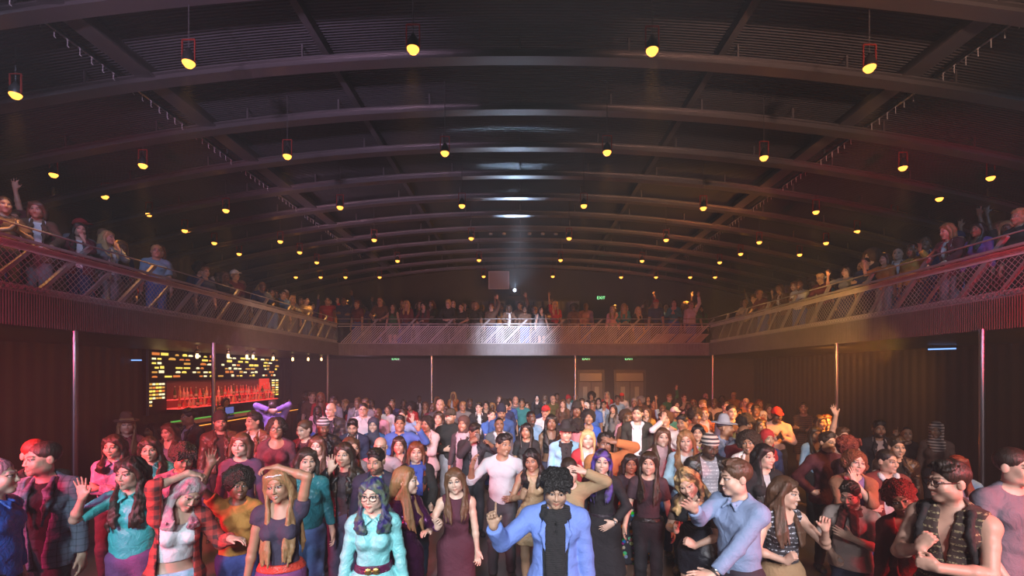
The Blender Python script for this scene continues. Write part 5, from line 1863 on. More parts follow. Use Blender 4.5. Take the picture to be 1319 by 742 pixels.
p(733, 590, 4.15, 'person in a loose khaki sweater shading the eyes with one hand, behind the blue jacket', shirt((0.36, 0.30, 0.17), 'knit', 1.95, 0.86, loose=0.02, fit=0.02) + jeans((0.05, 0.05, 0.1)), yaw=4, skin='fair', hair=('bun', 'dark'), head=(4, 4, -4), smile=0.4, L=A(to=(0.14, -0.12, 1.64), elbow=(1, -0.2, -0.1), fingers=(-0.9, -0.1, 0.3), palm=(0, 0.7, -0.7), shape='flat'))
p(776, 577, 4.3, 'person with purple-streaked hair in a long black dress, hand on hip with a watch', [('dress', 'top', ('cotton', (0.015, 0.012, 0.016)), dict(sleeve=1.8, hem=0.42, neck='scoop', long=0.06)), ('belt', 'belt', ('satin', (0.03, 0.02, 0.03)), dict(z=1.06, w=0.035, fit=0.026))] + SHOES, yaw=-4, skin='fair', hair=('straight', 'purple', 1.20), hair2=(0.012, 0.01, 0.02), head=(4, 2, 4), smile=0.8, L=A(to=(0.13, -0.12, 1.00), elbow=(1, 0.4, 0), fingers=(-0.8, -0.4, -0.4), palm=(-0.2, 1, 0.2), shape='flat'), watch='L')
p(836, 580, 4.65, 'person in a plain dark T-shirt, black trousers and a buckled belt, arms hanging', shirt((0.055, 0.025, 0.035), sl=0.7, hem=1.0) + [('belt', 'belt', ('leather', (0.015, 0.012, 0.012)), dict(z=1.0, w=0.045, fit=0.026))] + pants((0.012, 0.010, 0.014)), yaw=0, skin='light', hair=('straight', 'dark', 1.20), head=(-4, 0, 3), smile=0.8, L='slack', R='slack')
p(812, 583, 5.0, 'person in a flower-patterned skirt standing behind the black dress', shirt((0.02, 0.02, 0.03)) + [('skirt', 'skirt', ('floral', (0.02, 0.02, 0.03)), dict(hem=0.35, flare=0.08))] + SHOES, yaw=10, hair=('bob', 'black'), skin='tan')
p(778, 556, 5.1, 'person in an orange sweater with a hand raised to the brow', shirt((0.48, 0.18, 0.06), 'knit', 1.95, 0.86, loose=0.016, fit=0.018) + pants(), yaw=8, sex='m', skin='brown', hair=('short', 'black'), head=(2, 4, -3), smile=0, L=A(to=(0.12, -0.12, 1.66), elbow=(1, -0.1, -0.1), fingers=(-0.9, -0.1, 0.3), palm=(0, 0.7, -0.7), shape='flat'))
p(854, 549, 5.55, 'person in a pale pink cropped turtleneck and blue jeans', shirt((0.66, 0.40, 0.42), 'knit', 1.95, 1.03, 'turtle', fit=0.016) + jeans((0.05, 0.10, 0.24), waist=1.06), yaw=6, skin='fair', hair=('wavy', 'brown', 1.30), head=(4, 0, 5), smile=0.8)
p(883, 552, 5.15, 'person in a light denim jacket and white top with long ash blond hair', jacket((0.30, 0.46, 0.58), 'denim', (0.7, 0.7, 0.72), 0.95, lap=False) + jeans((0.10, 0.14, 0.24)), yaw=-4, skin='fair', hair=('wavy', 'dblond', 1.24), head=(2, 2, -5), smile=0.9, R='belly')
p(916, 556, 5.0, 'person in a striped bandana and black jacket over a printed T-shirt, head bowed', jacket(BLK, 'leather', (0.28, 0.28, 0.32), 0.88, lap=False, op=(0.09, 0.08), ik='tribal') + [('bandana', 'hat', ('stripes', (0.05, 0.05, 0.06), (0.55, 0.5, 0.45)), dict(kind='bandana'))] + pants(), yaw=14, sex='m', skin='dark', hair=(None, 'black'), beard=0.6, head=(16, 24, 0), smile=0)
p(934, 537, 5.75, 'person in a pale blue fedora and slate shirt, face turned to the right', collared((0.18, 0.24, 0.38), 'denim') + [('fedora', 'hat', ('knit', (0.38, 0.42, 0.52)), dict(kind='fedora'))] + pants(), yaw=40, sex='m', skin='tan', hair=('buzz', 'dark'), head=(45, 0, 0), R='palm')
p(964, 554, 5.15, 'person with voluminous dark curls in a white blazer over an orange top', jacket((0.74, 0.70, 0.70), 'cotton', (0.45, 0.12, 0.05), 0.86, ineck='low', op=(0.10, 0.06)) + pants(), yaw=-8, skin='tan', hair=('curly', 'dark', 1.05), head=(-4, 4, -5), smile=0.9)
p(985, 570, 4.45, 'person with very long dark hair in a black jacket, looking right', jacket(BLK, 'cotton', (0.5, 0.5, 0.52), 0.84, lap=False, op=(0.03, 0.01)) + pants(), yaw=24, skin='fair', hair=('straight', 'black', 1.05), head=(20, 2, 0), smile=0)
p(1066, 555, 5.15, 'person in a maroon zipped jacket with short dark hair, chin raised', shirt((0.09, 0.018, 0.03), 'cotton', 1.95, 0.86, 'turtle', fit=0.018) + pants((0.02, 0.03, 0.02)), yaw=28, sex='m', skin='light', hair=('short', 'dark'), head=(14, -2, 0), smile=0, R='hip')
p(1093, 561, 4.8, 'person with auburn hair seen from behind in a dark plum shirt', collared((0.10, 0.04, 0.055)) + pants(), yaw=120, sex='m', skin='light', hair=('mop', 'red', 0.92), L='belly', head=(30, 0, 0))
p(1103, 578, 4.35, 'person with curly brown hair in a tan jacket, hand at the chin, smiling', jacket((0.30, 0.14, 0.08), 'cotton', (0.25, 0.2, 0.4), 0.88, lap=False) + jeans((0.06, 0.10, 0.3)), yaw=8, skin='fair', hair=('curly', 'auburn', 0.92), head=(12, -3, 10), smile=1.0, L=A(to=(-0.02, -0.17, 1.45), elbow=(0.7, -0.2, -0.9), fingers=(-0.2, 0.0, 1), palm=(-0.4, 0.8, 0), shape='flat'), R='fold')
p(1143, 577, 4.6, 'person in a white hoodie under a burgundy jacket, looking right', jacket((0.16, 0.03, 0.03), 'cotton', (0.62, 0.68, 0.74), 0.86, lap=False, op=(0.08, 0.06)) + [('hood', 'hood', ('cotton', (0.62, 0.68, 0.74)))] + jeans((0.03, 0.10, 0.32)), yaw=26, sex='m', skin='light', hair=('crop', 'black'), head=(20, 2, 0), smile=0.8)
p(1155, 561, 5.2, 'person with short dark hair in a dark brown jacket behind the white hoodie', jacket((0.05, 0.03, 0.025), 'leather', BLK, 0.88) + pants(), yaw=16, sex='m', skin='light', hair=('short', 'dark'), head=(6, 2, 0), smile=0)
p(1234, 585, 4.5, 'person in a light denim jacket behind the woven vest, one arm stretched right', jacket((0.16, 0.30, 0.48), 'denim', (0.5, 0.3, 0.4), 0.92, lap=False) + jeans(), yaw=14, skin='light', hair=('long', 'red', 1.3), L=A(to=(0.52, -0.2, 1.22), elbow=(0.3, 0.4, -1), fingers=(0.9, -0.2, 0.4), palm=(0, 0, -1), shape='open'))
# ---- third row
p(163, 534, 6.1, 'person with long blond hair and a brown fedora in a red shirt', collared((0.30, 0.07, 0.08)) + [('fedora', 'hat', ('knit', (0.14, 0.06, 0.04)), dict(kind='fedora'))] + pants(), yaw=6, skin='light', hair=('long', 'dblond', 1.22), L='belly')
p(195, 543, 6.3, 'person with dark shoulder-length hair in a rust top, left of the beanie', shirt((0.25, 0.06, 0.05)) + pants(), yaw=-30, hair=('long', 'dark', 1.3), head=(-20, 2, 0), skin='tan')
p(217, 543, 5.9, 'person with long brown hair in a grey-blue top, looking down to the left', shirt((0.20, 0.16, 0.22), neck='scoop') + pants(), yaw=-24, hair=('wavy', 'brown', 1.25), head=(-16, 10, 0))
p(243, 524, 6.3, 'tall person in a dark suit in profile before the lit bottles', jacket((0.02, 0.018, 0.025), 'cotton', (0.2, 0.2, 0.3), 0.82) + pants((0.02, 0.018, 0.025)), yaw=-50, sex='m', skin='brown', hair=('short', 'black'), head=(-20, 4, 0))
p(284, 530, 6.15, 'person in a dark knitted beanie and brown leather jacket', jacket((0.10, 0.04, 0.03), 'leather', (0.06, 0.03, 0.03), 0.88) + [('beanie', 'hat', ('knit', (0.06, 0.035, 0.035)), dict(kind='beanie'))] + pants(), yaw=4, sex='m', skin='light', hair=(None, 'dark'), beard=0.7, head=(4, 2, 0), smile=0)
p(327, 529, 6.0, 'person in a brown jacket over a white T-shirt, profile turned left', jacket((0.15, 0.05, 0.03), 'leather', (0.66, 0.6, 0.58), 0.88) + pants((0.04, 0.03, 0.04)), yaw=-20, sex='m', skin='olive', hair=('quiff', 'black'), head=(-34, -2, 0), smile=0)
p(356, 536, 5.7, 'person with curly hair and glasses in a dark maroon top', shirt((0.11, 0.03, 0.045), neck='scoop', sl=1.2) + pants(), yaw=0, hair=('curly', 'dark', 0.9), skin='tan', smile=0.7, extra='glasses')
p(352, 514, 7.2, 'person in a violet shirt with both hands clasped behind the head', collared((0.20, 0.14, 0.42)) + pants(), yaw=180, sex='m', skin='light', hair=('short', 'dark'), L='nape', R='nape')
p(391, 539, 5.7, 'person in a burgundy leather jacket looking at a phone', jacket((0.12, 0.025, 0.035), 'leather', (0.06, 0.02, 0.03), 0.9) + pants(), yaw=-28, skin='light', hair=('bun', 'brown'), head=(-14, 10, 0), R='phone', phone='R', smile=0)
p(417, 536, 5.9, 'person in a striped headscarf and black leather jacket, head bowed', jacket(BLK, 'leather', (0.03, 0.03, 0.03), 0.88) + [('bandana', 'hat', ('stripes', (0.06, 0.05, 0.06), (0.55, 0.5, 0.55)), dict(kind='bandana'))] + pants(), yaw=10, sex='m', skin='brown', hair=(None, 'black'), beard=0.7, head=(8, 18, 0))
p(426, 517, 6.8, 'tall bald person in a black leather coat near the left rear column', jacket((0.03, 0.03, 0.04), 'leather', (0.02, 0.02, 0.03), 0.75) + pants(), yaw=-14, sex='m', skin='fair', hair=(None, 'grey'), build=1.08, head=(-10, 0, 0))
p(454, 537, 6.1, 'person with a beard in a dark navy jacket over white, looking down', jacket((0.02, 0.025, 0.06), 'cotton', (0.66, 0.64, 0.66), 0.88) + jeans(), yaw=-10, sex='m', skin='olive', hair=('quiff', 'black'), beard=0.95, head=(6, 20, 0))
p(468, 517, 8.0, 'stout person with glasses in a white shirt', collared((0.62, 0.60, 0.64), 'cotton', 1.0) + pants(), yaw=-6, sex='m', skin='light', hair=('crop', 'black'), build=1.2, extra='glasses')
p(481, 536, 6.7, 'person in a dark headscarf and blue top, smiling', shirt((0.03, 0.10, 0.24)) + [('headscarf', 'hat', ('cotton', (0.05, 0.05, 0.08)), dict(kind='hijab'))] + jeans(), yaw=-8, skin='light', hair=('covered', 'dark'), smile=0.9)
p(549, 534, 6.6, 'person with dark curls in a pale pink trouser suit, holding a phone', jacket((0.66, 0.44, 0.44), 'cotton', BLK, 0.84, ineck='low') + pants((0.66, 0.44, 0.44)), yaw=-16, skin='tan', hair=('curly', 'black', 0.92), head=(-8, 6, 0), R='phone', L='fold2', phone='R')
p(580, 525, 7.0, 'person with a reddish beard in a black turtleneck and light grey trousers', shirt((0.022, 0.022, 0.022), 'knit', 1.95, 0.90, 'turtle', fit=0.018) + [('beanie', 'hat', ('cotton', (0.05, 0.04, 0.03)), dict(kind='cap'))] + pants((0.36, 0.35, 0.38)), yaw=-12, sex='m', skin='light', hair=('crop', 'auburn'), beard=0.9, head=(-12, 0, 0), L='pocket', R='belly', build=1.08)
p(597, 534, 6.6, 'person in a brown headscarf with a long pale grey shawl', shirt((0.05, 0.04, 0.05)) + [('headscarf', 'hat', ('cotton', (0.07, 0.035, 0.03)), dict(kind='hijab')), ('shawl', 'scarf', ('knit', (0.42, 0.40, 0.46)), dict(drop=0.75))] + pants(), yaw=-20, skin='tan', hair=('covered', 'dark'), smile=0.8)
p(565, 528, 7.6, 'person with long dark hair in a light pink top behind the trouser suit', shirt((0.5, 0.33, 0.38)) + pants(), yaw=-10, hair=('long', 'dark', 1.26))
p(567, 512, 8.6, 'broad bald person in a dark grey shirt at the rear', shirt((0.06, 0.06, 0.065)) + pants(), yaw=-8, sex='m', skin='light', hair=(None, 'dark'), build=1.2, beard=0.4)
p(612, 543, 6.0, 'person in a dark jacket drinking from a glass', jacket((0.025, 0.022, 0.03), 'cotton', (0.55, 0.42, 0.48), 0.86) + pants(), yaw=10, sex='m', skin='brown', hair=('short', 'black'), head=(30, 14, 0), R=A(to=(0.06, -0.22, 1.50), elbow=(0.8, 0, -0.8), fingers=(-0.6, -0.3, 0.4), palm=(-0.8, 0.5, 0), shape='grip'), L=A(to=(0.26, -0.2, 1.42), elbow=(0.9, 0.2, -0.6), fingers=(-0.5, -0.2, 0.5), palm=(-0.6, 0.4, -0.5), shape='relax'), cup='R')
p(643, 536, 7.0, 'person in a grey hooded jacket with white headphones round the neck', jacket((0.10, 0.10, 0.12), 'cotton', (0.6, 0.6, 0.66), 0.86, lap=False) + [('hood', 'hood', ('cotton', (0.55, 0.55, 0.6)))] + pants(), yaw=6, sex='m', skin='brown', hair=('buzz', 'black'), smile=0.9)
p(646, 520, 7.9, 'person in a dark beanie and blue shirt, head bowed', shirt((0.03, 0.08, 0.25)) + [('beanie', 'hat', ('knit', (0.02, 0.025, 0.05)), dict(kind='beanie'))] + pants(), yaw=4, sex='m', skin='tan', hair=(None, 'black'), head=(0, 16, 0), beard=0.6)
p(678, 543, 6.35, 'person with very long black hair in a black T-shirt, white band on the hair', shirt(BLK, sl=0.7) + jeans((0.06, 0.06, 0.1)), yaw=-8, skin='tan', hair=('straight', 'black', 1.08), head=(-6, 2, 0), smile=0)
p(710, 532, 6.55, 'person in a black crop top with a bare midriff and long dark hair', [('crop_top', 'top', ('cotton', BLK), dict(sleeve=0, hem=1.13, neck='straps'))] + jeans((0.03, 0.03, 0.06), waist=1.0), yaw=6, skin='brown', hair=('wavy', 'black', 1.24), smile=0.7)
p(729, 544, 5.9, 'person in a black fedora, light blue denim shirt and black scarf', collared((0.20, 0.40, 0.56), 'denim', 1.6) + [('fedora', 'hat', ('cotton', (0.018, 0.016, 0.017)), dict(kind='fedora')), ('scarf', 'scarf', ('cotton', (0.02, 0.018, 0.02)), dict(drop=1.0, full=0.7))] + pants(), yaw=6, sex='m', skin='light', hair=('buzz', 'dark'), head=(8, 8, 0))
p(757, 551, 5.6, 'person with long bright blond hair in a red jacket over a grey top', jacket((0.42, 0.025, 0.035), 'cotton', (0.55, 0.5, 0.55), 0.86, lap=False) + pants(), yaw=4, skin='fair', hair=('straight', 'blond', 1.10), smile=0.7)
p(745, 537, 6.7, 'person with black hair in a dusty pink top between the fedora and the blond hair', shirt((0.45, 0.20, 0.22)) + pants(), yaw=150, hair=('curly', 'black', 0.95), skin='brown')
p(743, 517, 7.8, 'person in a wide black hat and dark dress before the rear column', shirt((0.02, 0.02, 0.022)) + [('hat', 'hat', ('cotton', (0.015, 0.013, 0.013)), dict(kind='bucket'))] + pants(), yaw=0, skin='brown', hair=('bob', 'black'))
p(758, 526, 7.2, 'person with long black hair and fringe in a bright blue dress', [('dress', 'top', ('cotton', (0.03, 0.09, 0.42)), dict(sleeve=1, hem=0.55, neck='scoop'))] + SHOES, yaw=4, skin='tan', hair=('curly', 'black', 1.0))
p(821, 521, 6.5, 'tall person in a white hoodie under a dark olive jacket', jacket((0.03, 0.03, 0.024), 'cotton', (0.70, 0.68, 0.74), 0.84, lap=False, op=(0.075, 0.07)) + [('hood', 'hood', ('cotton', (0.70, 0.68, 0.74)))] + pants((0.03, 0.03, 0.035)), yaw=-4, sex='m', skin='light', hair=('crop', 'dark'), beard=0.6, build=1.08, head=(-6, 0, 0), smile=0)
p(878, 532, 6.5, 'person with short black hair in a plain white T-shirt, leaning left', shirt((0.66, 0.64, 0.66), sl=0.8) + jeans(), yaw=-14, sex='m', skin='tan', hair=('short', 'black'), head=(-10, 6, -8), smile=0.7)
p(899, 545, 6.0, 'person with a short black fringe in a yellow patterned top', shirt((0.42, 0.30, 0.12), 'floral', sl=1.0) + pants(), yaw=-6, skin='light', hair=('bob', 'black'), smile=0.7)
p(857, 527, 7.0, 'person with brown curls in a white shirt covering the face with a hand', collared((0.55, 0.56, 0.62)) + jeans(), yaw=-6, hair=('curly', 'brown', 0.9), R=A(to=(0.03, -0.18, 1.60), elbow=(0.8, -0.2, -0.8), fingers=(-0.2, 0.1, 1), palm=(-0.2, 1, 0), shape='flat'))
p(896, 525, 7.2, 'person with a big cloud of dark brown curls in an orange-brown top', shirt((0.33, 0.12, 0.06)) + pants(), yaw=14, skin='brown', hair=('afro', 'dark', 0.8), head=(10, 0, 0))
p(907, 522, 7.7, 'person in an orange vest and white shirt with arms folded, right of the curls', jacket((0.40, 0.12, 0.06), 'cotton', (0.6, 0.5, 0.48), 0.9, lap=False) + pants(), yaw=4, skin='light', hair=('bun', 'auburn'), L='fold', R='fold2', smile=0.7)
p(942, 519, 7.3, 'tall pale person with short hair in a grey-violet T-shirt', shirt((0.16, 0.13, 0.20), sl=1.0) + pants(), yaw=10, sex='m', skin='fair', hair=('crop', 'dark'), build=1.12, head=(8, 0, 0), smile=0)
p(1001, 523, 7.4, 'person in a bright red cap and pink sweater with clasped hands', shirt((0.55, 0.34, 0.30), 'knit', 1.95, 0.92) + [('cap', 'hat', ('cotton', (0.62, 0.02, 0.02)), dict(kind='cap'))] + pants((0.05, 0.045, 0.04)), yaw=10, sex='m', skin='dark', hair=('buzz', 'black'), head=(8, 10, 0), L='clap', R='clap')
p(1035, 516, 9.0, 'person in a dark dress with folded arms standing alone at the right', [('dress', 'top', ('stripes', (0.04, 0.02, 0.02), (0.10, 0.05, 0.03)), dict(sleeve=1.9, hem=0.62, neck='crew'))] + SHOES, yaw=-6, skin='tan', hair=('bun', 'dark'), L='fold', R='fold2')
p(1057, 533, 7.0, 'person with dark hair in a low-cut orange top behind the maroon jacket', shirt((0.40, 0.14, 0.04), sl=0, neck='scoop') + pants(), yaw=20, skin='tan', hair=('bob', 'dark'), head=(15, 0, 0), smile=0.5)
p(1085, 549, 5.75, 'person stretching one bare arm up high beside the right column', shirt((0.36, 0.27, 0.24), sl=0.6) + pants(), yaw=16, sex='m', skin='light', hair=('short', 'brown'), head=(10, 0, 0), R=A(to=(0.12, -0.12, 1.98), elbow=(1, 0, 0), fingers=(0.35, -0.1, 1), palm=(-0.3, -1, 0), shape='open'))
p(1132, 540, 6.1, 'person with a full beard in a black suit and pale open shirt', jacket((0.02, 0.02, 0.028), 'cotton', (0.50, 0.42, 0.42), 0.82, ineck='v') + pants((0.02, 0.02, 0.028)), yaw=10, sex='m', skin='tan', hair=('short', 'black'), beard=0.97, head=(6, 0, 0), smile=0.3)
p(1206, 542, 6.2, 'person in a pale striped headscarf standing dimly by the right wall', shirt((0.10, 0.06, 0.045)) + [('headscarf', 'hat', ('stripes', (0.10, 0.07, 0.06), (0.5, 0.42, 0.36)), dict(kind='hijab'))] + pants(), yaw=-6, skin='tan', hair=('covered', 'dark'))
p(1168, 548, 6.4, 'person dimly seen raising one finger between the black suit and the striped headscarf', shirt((0.06, 0.035, 0.03)) + pants(), yaw=6, sex='m', skin='tan', hair=('buzz', 'dark'), R=A(to=(0.2, -0.2, 1.62), elbow=(0.7, 0, -0.8), fingers=(0, -0.1, 1), palm=(0, -1, 0), shape='point'))
def backpack(s):
    f = s.f
    pr = [(ell(f.up(0, 0.20, 1.24), (0.15, 0.095, 0.20), f.T), 0, 0.03), (ell(f.up(0, 0.26, 1.16), (0.11, 0.05, 0.11), f.T), 0, 0.03)]
    for x in (-1, 1):
        pts = [f.up(x * 0.10, 0.13, 1.43), f.up(x * 0.11, 0.05, 1.475), f.up(x * 0.115, -0.06, 1.465), f.up(x * 0.125, -0.13, 1.34), f.up(x * 0.15, -0.10, 1.18), f.up(x * 0.14, 0.10, 1.12)]
        for a, b in zip(pts, pts[1:]):
            pr.append((cone(a, b, 0.02, 0.02), 0, 0.02))
    fd = Field(pr, 0.009)
    fd.ripple(ripples(s.seed, 0.004, 1.2))
    return fd.mesh()


Dress.backpack = backpack

for i, q in enumerate(PEOPLE):
    q['d'] *= 1.10 if i < 19 else 1.20 if q['d'] < 5.7 else 1.28
    lo = (CZ - FZ - 1.93) * FPX / max(q['y'] - VY, 1); hi = (CZ - FZ - (1.56 if q['d'] < 4.6 else 1.52)) * FPX / max(q['y'] - VY, 1)
    q['d'] = min(max(q['d'], min(lo, hi)), max(lo, hi))

# keep neighbours apart along their lines of sight (the height follows)
for it in range(40):
    for i, a in enumerate(PEOPLE):
        for b in PEOPLE[i + 1:]:
            ax, bx = (a['x'] - VX) / FPX * a['d'], (b['x'] - VX) / FPX * b['d']
            dx, dy = bx - ax, b['d'] - a['d']
            need = 0.50
            if dx * dx + dy * dy < need * need:
                s_ = 0.02 if dy >= 0 else -0.02
                a['d'] -= s_; b['d'] += s_
for q in PEOPLE:
    q['h'] = min(max(CZ - FZ - (q['y'] + (2 if q['d'] > 5 else 0) - VY) / FPX * q['d'], 1.5), 1.97)


def res_for(d):
    return (0.0112, 0.0040) if d < 4.9 else (0.0135, 0.0060) if d < 6.6 else (0.0165, 0.0085)


def job(q):
    sp = q['spec']
    if sp.pop('extra', None) == 'glasses':
        sp['wear'] = sp['wear'] + [('glasses', 'glasses', ('plastic', (0.01, 0.01, 0.012)))]
    r, fine = res_for(q['d'])
    return build_parts(sp, r, fine)


with ThreadPoolExecutor(4) as ex:
    built = list(ex.map(job, PEOPLE))


def hand_world(root, fig, n, s_, u, v, w):
    return root.matrix_basis @ Vector(fig.arm[n][6](u, v, w) * s_)


for q, (fig, parts) in zip(PEOPLE, built):
    root, fig = make_person('person', None, 0, 0, parts, fig)
    s_ = q['h'] / 1.765
    q['yaw'] += 0.9 * math.degrees(math.atan((VX - q['x']) / FPX))      # as seen from the stage
    yaw = math.radians(q['yaw'])
    root.location = ((q['x'] - VX) / FPX * q['d'], q['d'], FZ)
    root.rotation_euler = (0, 0, yaw)
    root.scale = (s_, s_, s_)
    # put the head, not the feet, where the photograph has it
    hw = rz(q['yaw']) @ np.array(fig.hd(0, 0, 0.05)) * s_
    root.location.x -= hw[0]
    root.location.y -= hw[1]
    tag(root, q['label'], 'person', DG)
    q['root'], q['fig'] = root, fig
    sp = q['spec']
    bpy.context.view_layer.update()
    if sp.get('watch'):
        n = sp['watch']
        S, E, W = fig.arm[n][:3]
        fdir, pn, lat = fig.arm[n][3:6]
        t = unit(W - E)
        c = W - t * 0.02
        P, Q = [], []
        u = unit(np.cross(t, pn)); v = np.cross(t, u)
        tube([c + (u * math.cos(a) + v * math.sin(a)) * 0.036 for a in np.linspace(0, 2 * PI, 15)], 0.007, P, Q, 6)
        wb = link('watch_strap', to_mesh('watch_strap', np.array(P, F), np.array(Q, np.int32), M('leather', (0.03, 0.03, 0.03))), root)
        P, Q = [], []
        dn = -pn
        tube([c + dn * 0.030, c + dn * 0.045], 0.021, P, Q, 6)
        P2 = np.array(P, F)
        o = link('watch_dial', to_mesh('watch_dial', P2, np.array(Q, np.int32), M('metal', (0.8, 0.8, 0.82))), wb)
    for key in ('phone', 'cup'):
        if sp.get(key):
            n = sp[key]
            at = fig.arm[n][6]
            fdir, pn, lat = fig.arm[n][3:6]
            R = np.stack([lat, np.cross(pn, lat), pn], 1)
            pos = Vector(at(0.01, 0.10, 0.028) * s_)
            Rw = root.rotation_euler.to_matrix()
            lp = root.location + Rw @ pos
            if key == 'phone':
                t = thing('phone', 'dark phone held by the ' + q['label'].split(',')[0], 'phone', lp, group='phones held in the crowd')
                Rm = Rw @ Matrix([list(map(float, row)) for row in R])
                t.rotation_euler = Rm.to_euler()
                b_ = MB().box((-0.036, -0.074, -0.004), (0.036, 0.074, 0.004)).build('case', M('plastic', (0.01, 0.01, 0.012)), t)
                md = b_.modifiers.new('round', 'BEVEL'); md.width = 0.006; md.segments = 2
                MB().box((-0.033, -0.070, 0.004), (0.033, 0.070, 0.0046)).build('display', M('glow', (0.35, 0.4, 0.6), 0.5), t)
                MB().lathe([(0, -0.006), (0.007, -0.006), (0.007, -0.004), (0, -0.004)], (0.02, 0.055, 0), 10).build('camera_lens', M('glass', (0.02, 0.02, 0.03)), t)
                t['label'] = 'dark phone in the hand of the person ' + ' '.join(q['label'].split()[1:8]).rstrip(',')
            else:
                t = thing('glass_tumbler', 'pale drink glass raised by the person in a dark jacket', 'glass', lp)
                MB().lathe([(0, -0.05), (0.03, -0.05), (0.036, 0.06), (0.033, 0.06), (0.027, -0.04), (0, -0.04)], (0, 0, 0), 16).build('tumbler', M('glass', (0.8, 0.75, 0.75)), t, True)
                MB().lathe([(0, -0.039), (0.026, -0.039), (0.031, 0.03), (0, 0.03)], (0, 0, 0), 16).build('drink', M('plastic', (0.6, 0.25, 0.2)), t, True)

# ---------------------------------------------------------------- people farther off: a few kinds, copied part by part
PAL = {'black': (0.014, 0.013, 0.015), 'white': (0.66, 0.65, 0.68), 'grey': (0.18, 0.18, 0.20), 'navy': (0.02, 0.03, 0.10), 'blue': (0.05, 0.13, 0.42), 'light blue': (0.26, 0.42, 0.62), 'red': (0.42, 0.025, 0.03), 'maroon': (0.13, 0.02, 0.03),
       'teal': (0.03, 0.22, 0.25), 'green': (0.03, 0.14, 0.06), 'olive': (0.12, 0.11, 0.04), 'mustard': (0.46, 0.26, 0.05), 'orange': (0.50, 0.17, 0.04), 'pink': (0.60, 0.30, 0.36), 'purple': (0.16, 0.06, 0.26), 'brown': (0.12, 0.06, 0.035), 'beige': (0.46, 0.36, 0.26)}
KINDS = [
    # sex, hair, garment word, pose words, fig, wear(list of (part, fn, slot, kw))
    ('f', 'long', 'top', '', {}, 'top'),
    ('f', 'long', 'top', 'arms folded', dict(L='fold', R='fold2'), 'top'),
    ('f', 'long', 'dress', '', dict(L='slack'), 'dress'),
    ('f', 'bob', 'T-shirt', 'hand raised', dict(R='wave'), 'tee'),
    ('f', 'bob', 'top', 'hands clasped', dict(L='clap', R='clap', head=(10, 5, 0)), 'top'),
    ('f', 'curly', 'T-shirt', '', dict(head=(-12, 0, 0)), 'tee'),
    ('f', 'bun', 'jacket', '', dict(L='hip'), 'jacket'),
    ('f', 'wavy', 'jacket', 'hand at chin', dict(L='chin', head=(12, 0, 4)), 'jacket'),
    ('f', 'straight', 'T-shirt', 'arm up', dict(R='up'), 'tee'),
    ('m', 'short', 'T-shirt', '', {}, 'tee'),
    ('m', 'short', 'jacket', '', dict(head=(-15, 0, 0)), 'jacket'),
    ('m', 'crop', 'shirt', 'arms folded', dict(L='fold', R='fold2'), 'shirt'),
    ('m', 'quiff', 'shirt', 'hand raised', dict(L='wave', head=(8, -3, 0)), 'shirt'),
    ('m', 'bald', 'sweater', '', dict(build=1.1), 'top'),
    ('m', 'mop', 'sweater', '', dict(head=(14, 6, 0), L='pocket', R='pocket'), 'top'),
    ('m', 'crop', 'T-shirt', 'clapping', dict(L='clap', R='clap', head=(-10, 4, 0)), 'tee'),
    ('m', 'buzz', 'jacket', 'hands in pockets', dict(L='pocket', R='pocket'), 'jacket'),
    ('m', 'short', 'shirt', 'arm up', dict(L='up'), 'shirt'),
    ('m', 'cap', 'T-shirt', '', {}, 'tee'),
    ('m', 'beanie', 'jacket', '', dict(head=(10, 4, 0)), 'jacket'),
    ('f', 'hijab', 'top', '', {}, 'top'),
    # leaning on the balcony rail
    ('m', 'short', 'shirt', 'leaning forward', dict(L='lean', R='lean', lean=(16, 0, 0)), 'shirt'),
    ('f', 'long', 'top', 'leaning forward', dict(L='lean', R='rail', lean=(14, 0, 0)), 'top'),
    ('m', 'buzz', 'T-shirt', 'hands on rail', dict(L='rail', R='rail', lean=(10, 0, 0)), 'tee'),
    ('f', 'bob', 'jacket', 'hands on rail', dict(L='rail', R='rail', lean=(8, 0, 0), head=(-14, 6, 0)), 'jacket'),
]
HW = {'long': 'long', 'straight': 'long straight', 'wavy': 'wavy', 'bob': 'bobbed', 'curly': 'curly', 'bun': 'tied-back', 'short': 'short', 'crop': 'cropped', 'quiff': 'swept-up', 'mop': 'thick tousled', 'buzz': 'shaven'}
HCW = {'black': 'black', 'dark': 'dark', 'brown': 'brown', 'auburn': 'auburn', 'blond': 'blond', 'dblond': 'fair', 'grey': 'grey'}


def kind_spec(i, hc='dark', skin='light', beard=None):
    sex, hair, gw, pose, fig, wear = KINDS[i]
    kw = dict(sex=sex, **fig)
    kw.setdefault('smile', 0.5)
    w = {'top': shirt((0.5,) * 3, neck='scoop' if sex == 'f' else 'crew'), 'tee': shirt((0.5,) * 3, sl=0.8), 'dress': [('dress', 'top', ('cotton', (0.5,) * 3), dict(sleeve=0, hem=0.6, neck='scoop'))],
         'shirt': collared((0.5,) * 3), 'jacket': jacket((0.5,) * 3, 'cotton', (0.4,) * 3, lap=True)}[wear]
    w = w + (SHOES if wear == 'dress' else pants((0.3,) * 3))
    hk = (hair, hc) if hair not in ('long', 'wavy', 'straight') else (hair, hc, 1.24)
    if hair == 'bald': hk = (None, hc)
    if hair in ('cap', 'beanie'):
        w = w + [(hair, 'hat', ('cotton', (0.5,) * 3), dict(kind=hair))]; hk = ('buzz', hc)
    if hair == 'hijab':
        w = w + [('headscarf', 'hat', ('cotton', (0.5,) * 3), dict(kind='hijab'))]; hk = ('covered', hc)
    return dict(skin=skin, hair=hk, wear=w, seed=300 + i, fig=kw)




